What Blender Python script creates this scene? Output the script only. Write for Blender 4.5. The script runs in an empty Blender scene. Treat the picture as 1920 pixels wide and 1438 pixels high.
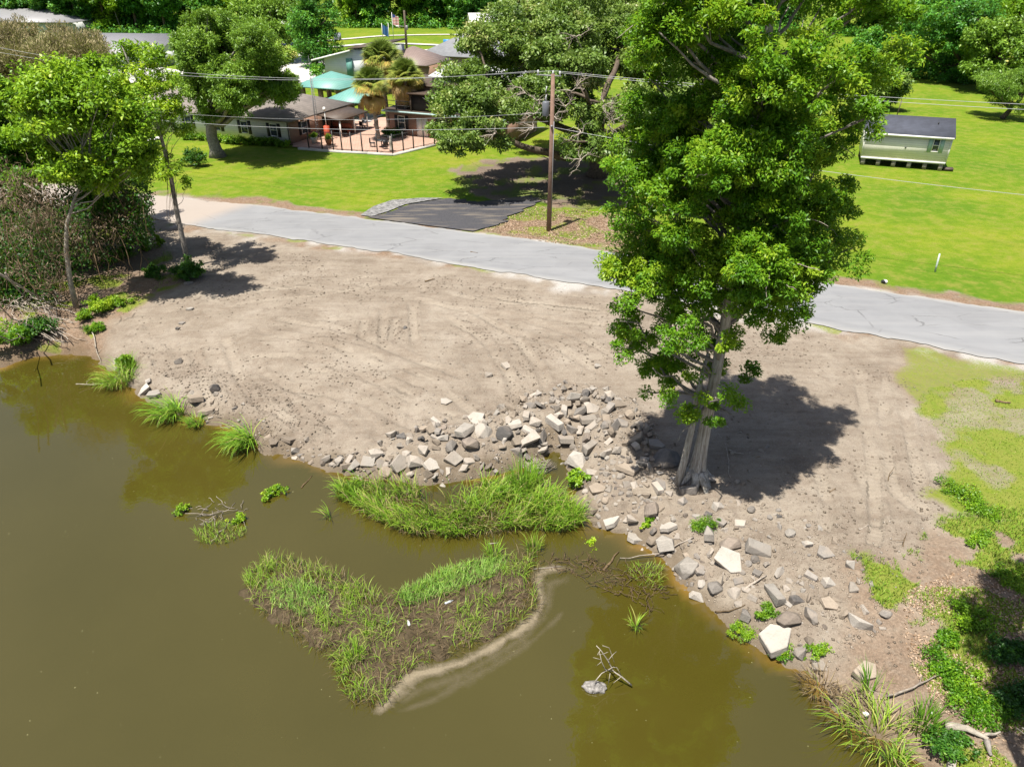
import bpy, bmesh, math, random
import numpy as np
from mathutils import Vector, Matrix

C = bpy.context.scene.collection
SC = bpy.context.scene
RNG = np.random.default_rng(7)
random.seed(7)
R = math.radians

# ------------------------------------------------------------------ camera, sky, sun, exposure
CAM_H, PITCH, FOC = 18.0, R(30.8), 1340.0
cam_d = bpy.data.cameras.new('camera'); cam = bpy.data.objects.new('camera', cam_d); C.objects.link(cam)
cam.location = (0, 0, CAM_H); cam.rotation_euler = (R(90) - PITCH, 0, 0)
cam_d.sensor_fit = 'HORIZONTAL'; cam_d.angle = 2 * math.atan(960 / FOC)
cam_d.clip_start = 0.1; cam_d.clip_end = 6000
SC.camera = cam
SUN_EL, SUN_AZ = R(71), R(48)          # elevation; azimuth the shadows run to, from +X to +Y
w = bpy.data.worlds.new('World'); SC.world = w; w.use_nodes = True
wn = w.node_tree.nodes; wl = w.node_tree.links
sky = wn.new('ShaderNodeTexSky'); sky.sky_type = 'NISHITA'; sky.sun_disc = False
sky.sun_elevation = SUN_EL; sky.sun_rotation = math.atan2(-math.cos(SUN_AZ), -math.sin(SUN_AZ)) % (2 * math.pi)
sky.air_density = 1.0; sky.dust_density = 2.0; sky.ozone_density = 1.0
wn['Background'].inputs['Strength'].default_value = 0.06
wl.new(sky.outputs[0], wn['Background'].inputs['Color'])
sd_ = bpy.data.lights.new('sun', 'SUN'); sd_.energy = 5.0; sd_.angle = R(0.53); sd_.color = (1.0, 0.95, 0.86)
sun = bpy.data.objects.new('sun', sd_); C.objects.link(sun); sun.location = (-30, -30, 80)
sun.rotation_euler = Vector((math.cos(SUN_AZ) * math.cos(SUN_EL), math.sin(SUN_AZ) * math.cos(SUN_EL), -math.sin(SUN_EL))).to_track_quat('-Z', 'Y').to_euler()
SC.view_settings.view_transform = 'Standard'; SC.view_settings.look = 'None'
SC.view_settings.exposure = 1.0; SC.view_settings.gamma = 1; SC.view_settings.use_curve_mapping = False
SC.cycles.max_bounces = 6; SC.cycles.diffuse_bounces = 3; SC.cycles.glossy_bounces = 2
SC.cycles.transmission_bounces = 4; SC.cycles.transparent_max_bounces = 6
SC.cycles.use_denoising = True

# ------------------------------------------------------------------ survey: photo pixel -> place on the ground
ST, CT = math.sin(PITCH), math.cos(PITCH)
ZW = -1.2                                # water level
def P(px, py, z=0.0):
    u, v = (px - 960) / FOC, (py - 719) / FOC
    t = (CAM_H - z) / (ST + v * CT)
    return np.array((u * t, (CT - v * ST) * t, z))
def Q(px, py, Y):
    u, v = (px - 960) / FOC, (py - 719) / FOC
    t = Y / (CT - v * ST)
    return np.array((u * t, Y, CAM_H - (ST + v * CT) * t))
def mpp(p):                              # metres per photo pixel at a point
    return (p[1] * CT + (CAM_H - p[2]) * ST) / FOC
def poly(pts, z=0.0): return np.array([P(x, y, z)[:2] for x, y in pts])

# ------------------------------------------------------------------ numeric helpers
def sstep(a, b, x):
    t = np.clip((x - a) / (b - a), 0, 1); return t * t * (3 - 2 * t)
_lat = np.random.default_rng(99).random((64, 256, 256))
def vn(x, y, s, k=0):                    # smooth value noise, 0..1, feature size s
    x = np.asarray(x, float) / s + 31.7 * k; y = np.asarray(y, float) / s + 17.3 * k
    xi, yi = np.floor(x).astype(int), np.floor(y).astype(int)
    fx, fy = x - xi, y - yi; fx = fx * fx * (3 - 2 * fx); fy = fy * fy * (3 - 2 * fy)
    L = _lat[k % 64]
    a, b = L[xi % 256, yi % 256], L[(xi + 1) % 256, yi % 256]
    c, d = L[xi % 256, (yi + 1) % 256], L[(xi + 1) % 256, (yi + 1) % 256]
    return (a * (1 - fx) + b * fx) * (1 - fy) + (c * (1 - fx) + d * fx) * fy
def fbm(x, y, s, k=0, o=4):
    r, a, n = 0, 1.0, 0
    for i in range(o): r = r + a * vn(x, y, s / 2 ** i, k + i); n += a; a *= 0.5
    return r / n
def sdist(x, y, pl, closed=True):        # signed distance to polygon (+ inside)
    x = np.asarray(x, float); y = np.asarray(y, float)
    d = np.full(x.shape, 1e18); ins = np.zeros(x.shape, bool)
    n = len(pl)
    for i in range(n if closed else n - 1):
        ax, ay = pl[i]; bx, by = pl[(i + 1) % n]
        ex, ey = bx - ax, by - ay
        t = np.clip(((x - ax) * ex + (y - ay) * ey) / (ex * ex + ey * ey + 1e-12), 0, 1)
        d = np.minimum(d, (x - ax - t * ex) ** 2 + (y - ay - t * ey) ** 2)
        if closed:
            cnd = (ay > y) != (by > y)
            ins ^= cnd & (x < ex * (y - ay) / (ey + (1e-12 if ey == 0 else 0)) + ax)
    d = np.sqrt(d)
    return np.where(ins, d, -d) if closed else d
def inpoly(n, pl, rng=RNG, dens=None):   # n random points inside polygon
    lo, hi = pl.min(0), pl.max(0); out = np.zeros((0, 2))
    while len(out) < n:
        q = lo + rng.random((n * 3, 2)) * (hi - lo)
        k = sdist(q[:, 0], q[:, 1], pl) > 0
        if dens is not None: k &= rng.random(len(q)) < dens(q[:, 0], q[:, 1])
        out = np.vstack([out, q[k]])
    return out[:n]
def unit(a): return a / (np.linalg.norm(a, axis=-1, keepdims=True) + 1e-9)
def rdir(n, rng=RNG): return unit(rng.normal(size=(n, 3)))

# ------------------------------------------------------------------ mesh helpers
def mesh_np(name, V, F, mat=None, attrs=None, smooth=False):
    me = bpy.data.meshes.new(name)
    V = np.asarray(V, np.float32); me.vertices.add(len(V)); me.vertices.foreach_set('co', V.ravel())
    F = [np.asarray(f, np.int32) for f in (F if isinstance(F, list) else [F]) if len(f)]
    loops = np.concatenate([f.ravel() for f in F]); tot = np.concatenate([np.full(len(f), f.shape[1], np.int32) for f in F])
    st = np.concatenate([[0], np.cumsum(tot)[:-1]]).astype(np.int32)
    me.loops.add(len(loops)); me.loops.foreach_set('vertex_index', loops)
    me.polygons.add(len(tot)); me.polygons.foreach_set('loop_start', st)
    if smooth: me.polygons.foreach_set('use_smooth', np.ones(len(tot), bool))
    for k, a in (attrs or {}).items():
        at = me.attributes.new(k, 'FLOAT', 'POINT'); at.data.foreach_set('value', np.asarray(a, np.float32))
    if mat: me.materials.append(mat)
    me.update(calc_edges=True); 
    return me
def link(name, me, parent=None, loc=None):
    o = bpy.data.objects.new(name, me); C.objects.link(o)
    if parent: o.parent = parent
    if loc is not None: o.location = loc
    return o
def tag(o, label=None, cat=None, group=None, kind=None):
    if label: o['label'] = label
    if cat: o['category'] = cat
    if group: o['group'] = group
    if kind: o['kind'] = kind
    return o
def thing(name, label, cat, loc=(0, 0, 0), rz=0.0, group=None):
    o = bpy.data.objects.new(name, None); C.objects.link(o); o.empty_display_size = 0.3
    o.location = loc; o.rotation_euler = (0, 0, rz)
    return tag(o, label, cat, group)
class MB:                                # collects shapes into one mesh
    def __init__(s): s.v, s.f, s.n = [], {}, 0
    def add(s, V, F):
        V = np.asarray(V, float); s.v.append(V)
        for f in F:
            s.f.setdefault(len(f), []).append([i + s.n for i in f])
        s.n += len(V); return s
    def box(s, lo, hi):
        (a, b, c), (d, e, f) = lo, hi
        V = [(a, b, c), (d, b, c), (d, e, c), (a, e, c), (a, b, f), (d, b, f), (d, e, f), (a, e, f)]
        return s.add(V, [(0, 3, 2, 1), (4, 5, 6, 7), (0, 1, 5, 4), (1, 2, 6, 5), (2, 3, 7, 6), (3, 0, 4, 7)])
    def prism(s, pts, z0, z1):
        n = len(pts); V = [(x, y, z0) for x, y in pts] + [(x, y, z1) for x, y in pts]
        return s.add(V, [tuple(range(n))[::-1], tuple(range(n, 2 * n))] + [(i, (i + 1) % n, (i + 1) % n + n, i + n) for i in range(n)])
    def tube(s, pts, rad, n=6, cap=True):
        pts = np.asarray(pts, float); m = len(pts)
        rad = np.broadcast_to(np.asarray(rad, float), (m,))
        t = np.gradient(pts, axis=0); t = unit(t)
        up = np.array((0.0, 0, 1)) if abs(t[0][2]) < 0.9 else np.array((1.0, 0, 0))
        V = []
        a = np.arange(n) * 2 * math.pi / n
        for i in range(m):
            x = np.cross(up, t[i]); x /= np.linalg.norm(x) + 1e-9; y = np.cross(t[i], x)
            V += list(pts[i] + rad[i] * (np.cos(a)[:, None] * x + np.sin(a)[:, None] * y)); up = y if False else up
        F = [(i * n + j, i * n + (j + 1) % n, (i + 1) * n + (j + 1) % n, (i + 1) * n + j) for i in range(m - 1) for j in range(n)]
        if cap: F += [tuple(range(n))[::-1], tuple(range((m - 1) * n, m * n))]
        return s.add(V, F)
    def mesh(s, name, mat, smooth=False):
        return mesh_np(name, np.vstack(s.v), [np.array(f) for f in s.f.values()], mat, smooth=smooth)
    def obj(s, name, mat, parent=None, smooth=False): return link(name, s.mesh(name, mat, smooth), parent)
def leaves_mesh(name, c, d, nrm, ln, wd, tint, mat):
    d = unit(d); s = unit(np.cross(d, nrm)); nn = np.cross(s, d)
    ln = np.broadcast_to(ln, len(c))[:, None]; wd = np.broadcast_to(wd, len(c))[:, None]
    b = c - d * ln * 0.5; t = c + d * ln * 0.5 - nn * ln * 0.12
    l = c + s * wd * 0.5 + nn * wd * 0.18; r = c - s * wd * 0.5 + nn * wd * 0.18
    V = np.stack([b, r, t, l], 1).reshape(-1, 3)
    F = np.arange(len(V)).reshape(-1, 4)
    return mesh_np(name, V, F, mat, {'tint': np.repeat(tint, 4)}, smooth=False)
def blades_mesh(name, base, dirv, h, wd, lean, tint, mat, seg=3, up=1.0):
    """grass blades: base points, horizontal lean direction, height, width, lean (0..1.5)"""
    n = len(base); dirv = np.c_[unit(dirv[:, :2]), np.zeros(n)]; side = np.c_[-dirv[:, 1], dirv[:, 0], np.zeros(n)]
    a = RNG.uniform(-0.9, 0.9, n)[:, None]; side = unit(side * np.cos(a) + dirv * np.sin(a))
    h = np.broadcast_to(h, n)[:, None]; wd = np.broadcast_to(wd, n)[:, None]; lean = np.broadcast_to(lean, n)[:, None]
    rows = []
    for k in range(seg + 1):
        t = k / seg
        ang = lean * t ** 1.2
        # integrate arc coarsely
        q = base + dirv * h * (np.sin(ang) * t * 0.8) + np.array((0, 0, 1.0)) * h * t * np.cos(ang * 0.8) * up
        w_ = wd * (1 - 0.75 * t ** 1.5) * 0.5
        if k == seg: rows.append([q])
        else: rows.append([q - side * w_, q + side * w_])
    V = np.stack([v for r in rows for v in r], 1); m = V.shape[1]
    off = np.arange(n)[:, None] * m
    Fq = np.concatenate([off + np.array([[2 * k, 2 * k + 1, 2 * k + 3, 2 * k + 2]]) for k in range(seg - 1)]) if seg > 1 else np.zeros((0, 4), int)
    Ft = off + np.array([[2 * seg - 2, 2 * seg - 1, 2 * seg]])
    tt = np.concatenate([np.full((n, 2), k / seg) for k in range(seg)] + [np.ones((n, 1))], 1)
    return mesh_np(name, V.reshape(-1, 3), [Fq, Ft], mat, {'tint': np.repeat(tint, m), 'along': tt.ravel()})

# ------------------------------------------------------------------ materials
class NT:
    def __init__(s, m): s.t = m.node_tree; s.n = s.t.nodes; s.l = s.t.links
    def __call__(s, typ, **k):
        x = s.n.new('ShaderNode' + typ)
        for a, b in k.items():
            if a.startswith('i_'):
                key = a[2:]; key = int(key) if key.isdigit() else key.replace('_', ' ')
                if hasattr(b, 'is_output') or isinstance(b, bpy.types.NodeSocket): s.l.new(b, x.inputs[key])
                else: x.inputs[key].default_value = b
            else: setattr(x, a, b)
        return x
    def math(s, op, a, b=0.0, c=None, clamp=False):
        x = s.n.new('ShaderNodeMath'); x.operation = op; x.use_clamp = clamp
        for i, q in enumerate((a, b) if c is None else (a, b, c)):
            if isinstance(q, bpy.types.NodeSocket): s.l.new(q, x.inputs[i])
            else: x.inputs[i].default_value = q
        return x.outputs[0]
    def mix(s, f, a, b, blend='MIX'):
        x = s.n.new('ShaderNodeMix'); x.data_type = 'RGBA'; x.blend_type = blend
        for i, q in ((0, f), (6, a), (7, b)):
            if isinstance(q, bpy.types.NodeSocket): s.l.new(q, x.inputs[i])
            else: x.inputs[i].default_value = (*q, 1) if i and len(q) == 3 else q
        return x.outputs[2]
    def noise(s, vec, scale, detail=4, rough=0.6, out=0, dist=0.0):
        x = s('TexNoise'); x.inputs['Scale'].default_value = scale; x.inputs['Detail'].default_value = detail
        x.inputs['Roughness'].default_value = rough; x.inputs['Distortion'].default_value = dist
        if vec is not None: s.l.new(vec, x.inputs['Vector'])
        return x.outputs[out]
    def ramp(s, f, stops, interp='LINEAR'):
        x = s.n.new('ShaderNodeValToRGB'); e = x.color_ramp; e.interpolation = interp
        while len(e.elements) < len(stops): e.elements.new(0.5)
        for el, (p, c) in zip(e.elements, stops):
            el.position = p; el.color = (*c, 1) if hasattr(c, '__len__') else (c, c, c, 1)
        s.l.new(f, x.inputs[0]); return x.outputs[0]
    def lift(s, f, a, b):                # remap a..b to 0..1
        x = s.n.new('ShaderNodeMapRange'); s.l.new(f, x.inputs[0]); x.inputs[1].default_value = a; x.inputs[2].default_value = b
        return x.outputs[0]
    def attr(s, name): return s('Attribute', attribute_name=name).outputs['Fac']
def newmat(name):
    m = bpy.data.materials.new(name); m.use_nodes = True
    t = NT(m); b = t.n['Principled BSDF']; return m, t, b
def mat_plain(name, col, rough=0.7, var=0.2, scale=3.0, bump=0.1, metal=0.0, col2=None, spec=0.4, rnd=0.0, bscale=None):
    m, t, b = newmat(name)
    co = t('TexCoord').outputs['Object']
    n = t.noise(co, scale, 5, 0.65)
    c2 = col2 or tuple(max(0, c * (1 - var * 2)) for c in col)
    c = t.mix(t.lift(n, 0.3, 0.7), c2, tuple(min(1, x * (1 + var * 0.4)) for x in col))
    if rnd:
        r = t('ObjectInfo').outputs['Random']
        c = t('HueSaturation', i_Value=t.math('MULTIPLY_ADD', r, rnd * 2, 1 - rnd), i_Color=c).outputs[0]
    t.l.new(c, b.inputs['Base Color']); b.inputs['Roughness'].default_value = rough; b.inputs['Metallic'].default_value = metal
    b.inputs['Specular IOR Level'].default_value = spec
    if bump:
        n2 = t.noise(co, bscale or scale * 4, 6, 0.7)
        t.l.new(t('Bump', i_Strength=bump, i_Distance=0.05, i_Height=n2).outputs[0], b.inputs['Normal'])
    return m
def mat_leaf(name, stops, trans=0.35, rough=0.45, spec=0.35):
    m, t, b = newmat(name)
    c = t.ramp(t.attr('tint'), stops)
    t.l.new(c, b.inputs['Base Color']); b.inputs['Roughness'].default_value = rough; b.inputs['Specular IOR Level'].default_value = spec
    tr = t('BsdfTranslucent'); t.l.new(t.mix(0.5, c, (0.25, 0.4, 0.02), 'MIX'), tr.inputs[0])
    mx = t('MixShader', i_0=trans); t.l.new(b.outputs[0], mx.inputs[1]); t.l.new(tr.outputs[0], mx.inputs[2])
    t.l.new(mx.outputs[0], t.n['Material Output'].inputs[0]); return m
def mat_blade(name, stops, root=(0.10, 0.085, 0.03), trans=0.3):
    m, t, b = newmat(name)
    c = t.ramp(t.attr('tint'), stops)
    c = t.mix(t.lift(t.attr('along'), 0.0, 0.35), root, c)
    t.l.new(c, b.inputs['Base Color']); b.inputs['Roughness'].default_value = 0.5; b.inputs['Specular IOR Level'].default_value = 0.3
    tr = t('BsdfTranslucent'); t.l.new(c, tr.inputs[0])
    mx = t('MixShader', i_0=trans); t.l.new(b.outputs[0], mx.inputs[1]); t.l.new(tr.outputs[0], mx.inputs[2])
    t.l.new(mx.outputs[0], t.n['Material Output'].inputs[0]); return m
def mat_stripe(name, ca, cb, axis, pitch, frac=0.12, rough=0.7, bump=0.4, var=0.12, metal=0.0):
    """boards / laps / standing seams: fine relief on a far surface"""
    m, t, b = newmat(name)
    co = t('TexCoord').outputs['Object']; s = t('SeparateXYZ'); t.l.new(co, s.inputs[0])
    f = t.math('FRACT', t.math('DIVIDE', s.outputs[axis], pitch))
    e = t.math('LESS_THAN', f, frac)
    n = t.lift(t.noise(co, 1.3, 5), 0.3, 0.7)
    c = t.mix(e, t.mix(n, tuple(x * (1 - var) for x in ca), ca), cb)
    t.l.new(c, b.inputs['Base Color']); b.inputs['Roughness'].default_value = rough; b.inputs['Metallic'].default_value = metal
    t.l.new(t('Bump', i_Strength=bump, i_Distance=0.02, i_Height=f).outputs[0], b.inputs['Normal'])
    return m
def mat_brick(name, a, bcol, mortar, scale=1.0):
    m, t, b = newmat(name)
    co = t('TexCoord').outputs['Object']
    s = t('SeparateXYZ'); t.l.new(co, s.inputs[0])
    cv = t('CombineXYZ'); t.l.new(t.math('ADD', s.outputs[0], s.outputs[1]), cv.inputs[0]); t.l.new(s.outputs[2], cv.inputs[1])
    br = t('TexBrick'); t.l.new(cv.outputs[0], br.inputs[0])
    br.inputs['Color1'].default_value = (*a, 1); br.inputs['Color2'].default_value = (*bcol, 1); br.inputs['Mortar'].default_value = (*mortar, 1)
    br.inputs['Scale'].default_value = 4.0 * scale; br.inputs['Mortar Size'].default_value = 0.012
    n = t.lift(t.noise(co, 0.8, 4), 0.3, 0.7)
    t.l.new(t.mix(t.math('MULTIPLY', n, 0.3), br.outputs[0], bcol), b.inputs['Base Color']); b.inputs['Roughness'].default_value = 0.85
    return m
def mat_glass(name, col=(0.03, 0.04, 0.045)):
    m, t, b = newmat(name); b.inputs['Base Color'].default_value = (*col, 1); b.inputs['Roughness'].default_value = 0.08
    n = t.noise(t('TexCoord').outputs['Object'], 2.0, 2); t.l.new(t.mix(n, col, tuple(c * 2 for c in col)), b.inputs['Base Color'])
    return m

M = {}
M['bark_grey'] = mat_plain('bark_grey', (0.30, 0.27, 0.24), 0.9, 0.3, 6, 0.6, spec=0.1)
M['bark_dark'] = mat_plain('bark_dark', (0.14, 0.11, 0.085), 0.95, 0.3, 5, 0.6, spec=0.1)
M['bark_pale'] = mat_plain('bark_pale', (0.38, 0.34, 0.28), 0.9, 0.25, 5, 0.5, spec=0.1)
M['deadwood'] = mat_plain('deadwood', (0.36, 0.31, 0.26), 0.9, 0.3, 8, 0.4, spec=0.1, rnd=0.2)
M['deadbrown'] = mat_plain('deadbrown', (0.15, 0.105, 0.06), 0.9, 0.3, 8, 0.4, spec=0.1, rnd=0.2)

# trunk bark with vertical furrows (big tree)
def mat_furrow(name, ca, cb):
    m, t, b = newmat(name)
    co = t('TexCoord').outputs['Object']
    mp = t('Mapping'); t.l.new(co, mp.inputs[0]); mp.inputs['Scale'].default_value = (9, 9, 0.7)
    n = t.noise(mp.outputs[0], 1.6, 6, 0.7)
    n2 = t.noise(co, 0.9, 4)
    c = t.mix(t.lift(n, 0.35, 0.62), cb, ca); c = t.mix(t.math('MULTIPLY', t.lift(n2, 0.45, 0.75), 0.45), c, (0.13, 0.12, 0.075))
    t.l.new(c, b.inputs['Base Color']); b.inputs['Roughness'].default_value = 0.95; b.inputs['Specular IOR Level'].default_value = 0.1
    t.l.new(t('Bump', i_Strength=0.9, i_Distance=0.06, i_Height=n).outputs[0], b.inputs['Normal'])
    return m
M['furrow'] = mat_furrow('furrowed_grey_bark', (0.52, 0.485, 0.44), (0.20, 0.172, 0.145))

M['leaf_big'] = mat_leaf('leaf_bright', [(0, (0.030, 0.095, 0.006)), (0.4, (0.072, 0.205, 0.010)), (0.75, (0.165, 0.345, 0.016)), (1, (0.32, 0.45, 0.024))], .46)
M['leaf_yellow'] = mat_leaf('leaf_yellow_green', [(0, (0.0525, 0.135, 0.009)), (0.4, (0.1275, 0.27, 0.012)), (0.8, (0.255, 0.42, 0.018)), (1, (0.39, 0.51, 0.027))])
M['leaf_olive'] = mat_leaf('leaf_olive', [(0, (0.052, 0.100, 0.018)), (0.5, (0.135, 0.225, 0.042)), (0.85, (0.245, 0.325, 0.075)), (1, (0.40, 0.38, 0.16))], 0.28)
M['leaf_oak'] = mat_leaf('leaf_willow', [(0, (0.06781, 0.1452, 0.01937)), (0.5, (0.1648, 0.3003, 0.031)), (0.85, (0.31, 0.4553, 0.062)), (1, (0.5231, 0.465, 0.1452))], 0.28)
M['leaf_dark'] = mat_leaf('leaf_deep_green', [(0, (0.012, 0.0525, 0.009)), (0.5, (0.0375, 0.1275, 0.015)), (0.85, (0.09, 0.225, 0.021)), (1, (0.18, 0.33, 0.03))])
M['leaf_far'] = mat_leaf('leaf_far', [(0, (0.02691, 0.1121, 0.01794)), (0.5, (0.07848, 0.2579, 0.0314)), (0.85, (0.1906, 0.4373, 0.03588)), (1, (0.3363, 0.5606, 0.04485))], 0.3)
M['leaf_tan'] = mat_leaf('leaf_tan', [(0, (0.155, 0.1318, 0.06975)), (0.5, (0.2945, 0.2402, 0.1318)), (0.85, (0.3875, 0.341, 0.186)), (1, (0.341, 0.372, 0.1395))], 0.2, spec=0.1)
M['leaf_palm'] = mat_blade('palm_blade', [(0, (0.1258, 0.1978, 0.03596)), (0.45, (0.2697, 0.3057, 0.05394)), (0.75, (0.4854, 0.3416, 0.08992)), (1, (0.5394, 0.3596, 0.1798))], root=(0.2158, 0.1798, 0.07192), trans=0.2)
M['blade_reed'] = mat_blade('reed_blade', [(0, (0.0675, 0.1755, 0.0162)), (0.5, (0.162, 0.324, 0.0216)), (0.8, (0.2835, 0.4185, 0.0405)), (0.93, (0.405, 0.3645, 0.1215)), (1, (0.459, 0.351, 0.189))])
M['blade_grass'] = mat_blade('grass_blade', [(0, (0.0945, 0.216, 0.0162)), (0.5, (0.189, 0.3375, 0.027)), (0.85, (0.297, 0.4185, 0.054)), (1, (0.405, 0.3645, 0.135))])
M['blade_mint'] = mat_blade('mat_grass_blade', [(0, (0.1215, 0.2565, 0.0405)), (0.5, (0.2565, 0.4455, 0.081)), (0.9, (0.405, 0.567, 0.162)), (1, (0.459, 0.459, 0.189))], root=(0.189, 0.1755, 0.054))
M['blade_dead'] = mat_blade('dead_blade', [(0, (0.09, 0.06, 0.03)), (0.5, (0.18, 0.13, 0.07)), (0.8, (0.26, 0.20, 0.11)), (1, (0.14, 0.18, 0.04))], root=(0.07, 0.05, 0.03), trans=0.1)

# ------------------------------------------------------------------ the lie of the land
SHORE_PX = [(-500, 760), (-120, 705), (0, 690), (60, 670), (120, 661), (165, 664), (200, 692), (240, 727), (268, 748), (300, 762), (350, 776), (410, 792),
            (465, 808), (490, 828), (500, 850), (540, 852), (600, 868), (660, 882), (720, 890), (800, 896), (860, 890), (905, 882), (960, 870), (1000, 850),
            (1035, 832), (1068, 842), (1078, 880), (1082, 915), (1092, 960), (1118, 988), (1170, 1008), (1220, 1033), (1260, 1062), (1270, 1085),
            (1300, 1112), (1340, 1152), (1380, 1187), (1415, 1207), (1450, 1232), (1495, 1252), (1530, 1300), (1580, 1342), (1620, 1372), (1680, 1398),
            (1740, 1440), (1800, 1500), (1900, 1620)]
_sh = [P(x, y, ZW)[:2] for x, y in SHORE_PX]
SHORE = np.array(_sh + [np.array((9.0, -60.0)), np.array((-160.0, -60.0)), np.array((-160.0, 36.0))])   # closed water polygon
ROAD_UP = [(-420, 285), (-100, 325), (250, 363), (400, 377), (480, 385), (650, 406), (880, 436), (1010, 452), (1110, 467), (1540, 529), (1700, 553), (1920, 586), (2300, 648)]
ROAD_LO = [(-420, 312), (-100, 360), (244, 400), (325, 419), (480, 438), (600, 455), (730, 473), (960, 512), (1145, 542), (1490, 600), (1700, 640), (1920, 683), (2300, 765)]
road_up = poly(ROAD_UP); road_lo = poly(ROAD_LO)
ROADP = np.vstack([road_up, road_lo[::-1]])
HEAP = poly([(560, 845), (700, 835), (790, 800), (880, 785), (970, 758), (1060, 728), (1120, 735), (1190, 758), (1225, 800), (1235, 850), (1190, 885), (1090, 868), (1060, 850), (1000, 862), (900, 885), (760, 892), (640, 872)], -0.5)
TREE = P(1304, 895, -0.25)
def height(x, y, detail=True):
    x = np.asarray(x, float); y = np.asarray(y, float)
    near = (y < 60) & (np.abs(x) < 200)
    d = np.full(x.shape, 50.0)
    if near.any(): d[near] = -sdist(x[near], y[near], SHORE)
    wv = 2.6 + 2.4 * vn(x, y, 7, 3)
    land = ZW + 0.02 + (-ZW - 0.06) * (0.55 * sstep(-0.3, 1.6, d) + 0.45 * sstep(0.5, wv + 4.0, d))
    z = np.where(d > 0, land, ZW + np.maximum(d * 0.42, -2.2))
    if near.any():
        hb = np.zeros(x.shape); hd = sdist(x[near], y[near], HEAP); hb[near] = sstep(-0.8, 1.6, hd) * 0.38
        z = z + hb * (d > -0.5)
    return z, d
def height1(x, y):
    z, d = height(np.array([x]), np.array([y])); return float(z[0])
def PT(px, py):                          # photo pixel -> point on the terrain
    z = -0.3
    for _ in range(6):
        p = P(px, py, z); z = height1(p[0], p[1])
    p[2] = z; return p

# region polygons on the ground
GRASS_R = poly([(2300, 690), (1920, 700), (1800, 712), (1730, 735), (1715, 765), (1735, 820), (1770, 880), (1765, 930), (1800, 958), (1860, 965), (1930, 985), (2400, 1100)])
SCRUB_R = poly([(1590, 1050), (1680, 1060), (1760, 985), (2000, 960), (2500, 1500), (1850, 1700), (1640, 1390), (1560, 1300), (1540, 1230), (1620, 1190)], -0.5)
WILD_L = poly([(-500, 400), (230, 408), (300, 440), (345, 520), (262, 560), (205, 615), (150, 665), (-500, 800)])
OAKDIRT = poly([(840, 318), (930, 295), (1080, 290), (1190, 320), (1180, 385), (1090, 395), (1000, 378), (880, 372)])
LITTER = poly([(905, 432), (985, 385), (1060, 392), (1170, 400), (1230, 470), (1060, 458), (1000, 450)])
VERGE_R = poly([(1500, 518), (1560, 516), (1700, 540), (1920, 572), (2300, 630), (2300, 648), (1920, 586), (1700, 553), (1540, 529)])
VERGE_L = poly([(400, 360), (470, 366), (560, 385), (700, 396), (660, 407), (480, 386), (400, 377)])
DRYPATCH = [(poly([(520, 345), (535, 342), (550, 344), (540, 350), (522, 350)]), 'd')]
TRACKS_PX = [[(470, 650), (560, 648), (680, 680), (800, 735), (880, 790)], [(500, 610), (640, 635), (760, 690), (850, 720)], [(746, 570), (748, 655)], [(712, 600), (706, 640)],
             [(860, 590), (930, 630), (980, 690), (1000, 740)], [(770, 550), (900, 575), (1050, 590), (1150, 600)], [(900, 545), (1010, 560), (1130, 570)],
             [(560, 700), (700, 730), (830, 790)], [(450, 700), (560, 750), (640, 800)], [(390, 640), (420, 720), (480, 780)], [(1640, 700), (1665, 800), (1680, 900), (1690, 1000)],
             [(1700, 720), (1690, 820), (1720, 930), (1860, 990)], [(960, 610), (1060, 640), (1150, 690)], [(1570, 880), (1600, 960), (1590, 1010)], [(340, 590), (450, 560), (600, 545), (740, 520)]]

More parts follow.
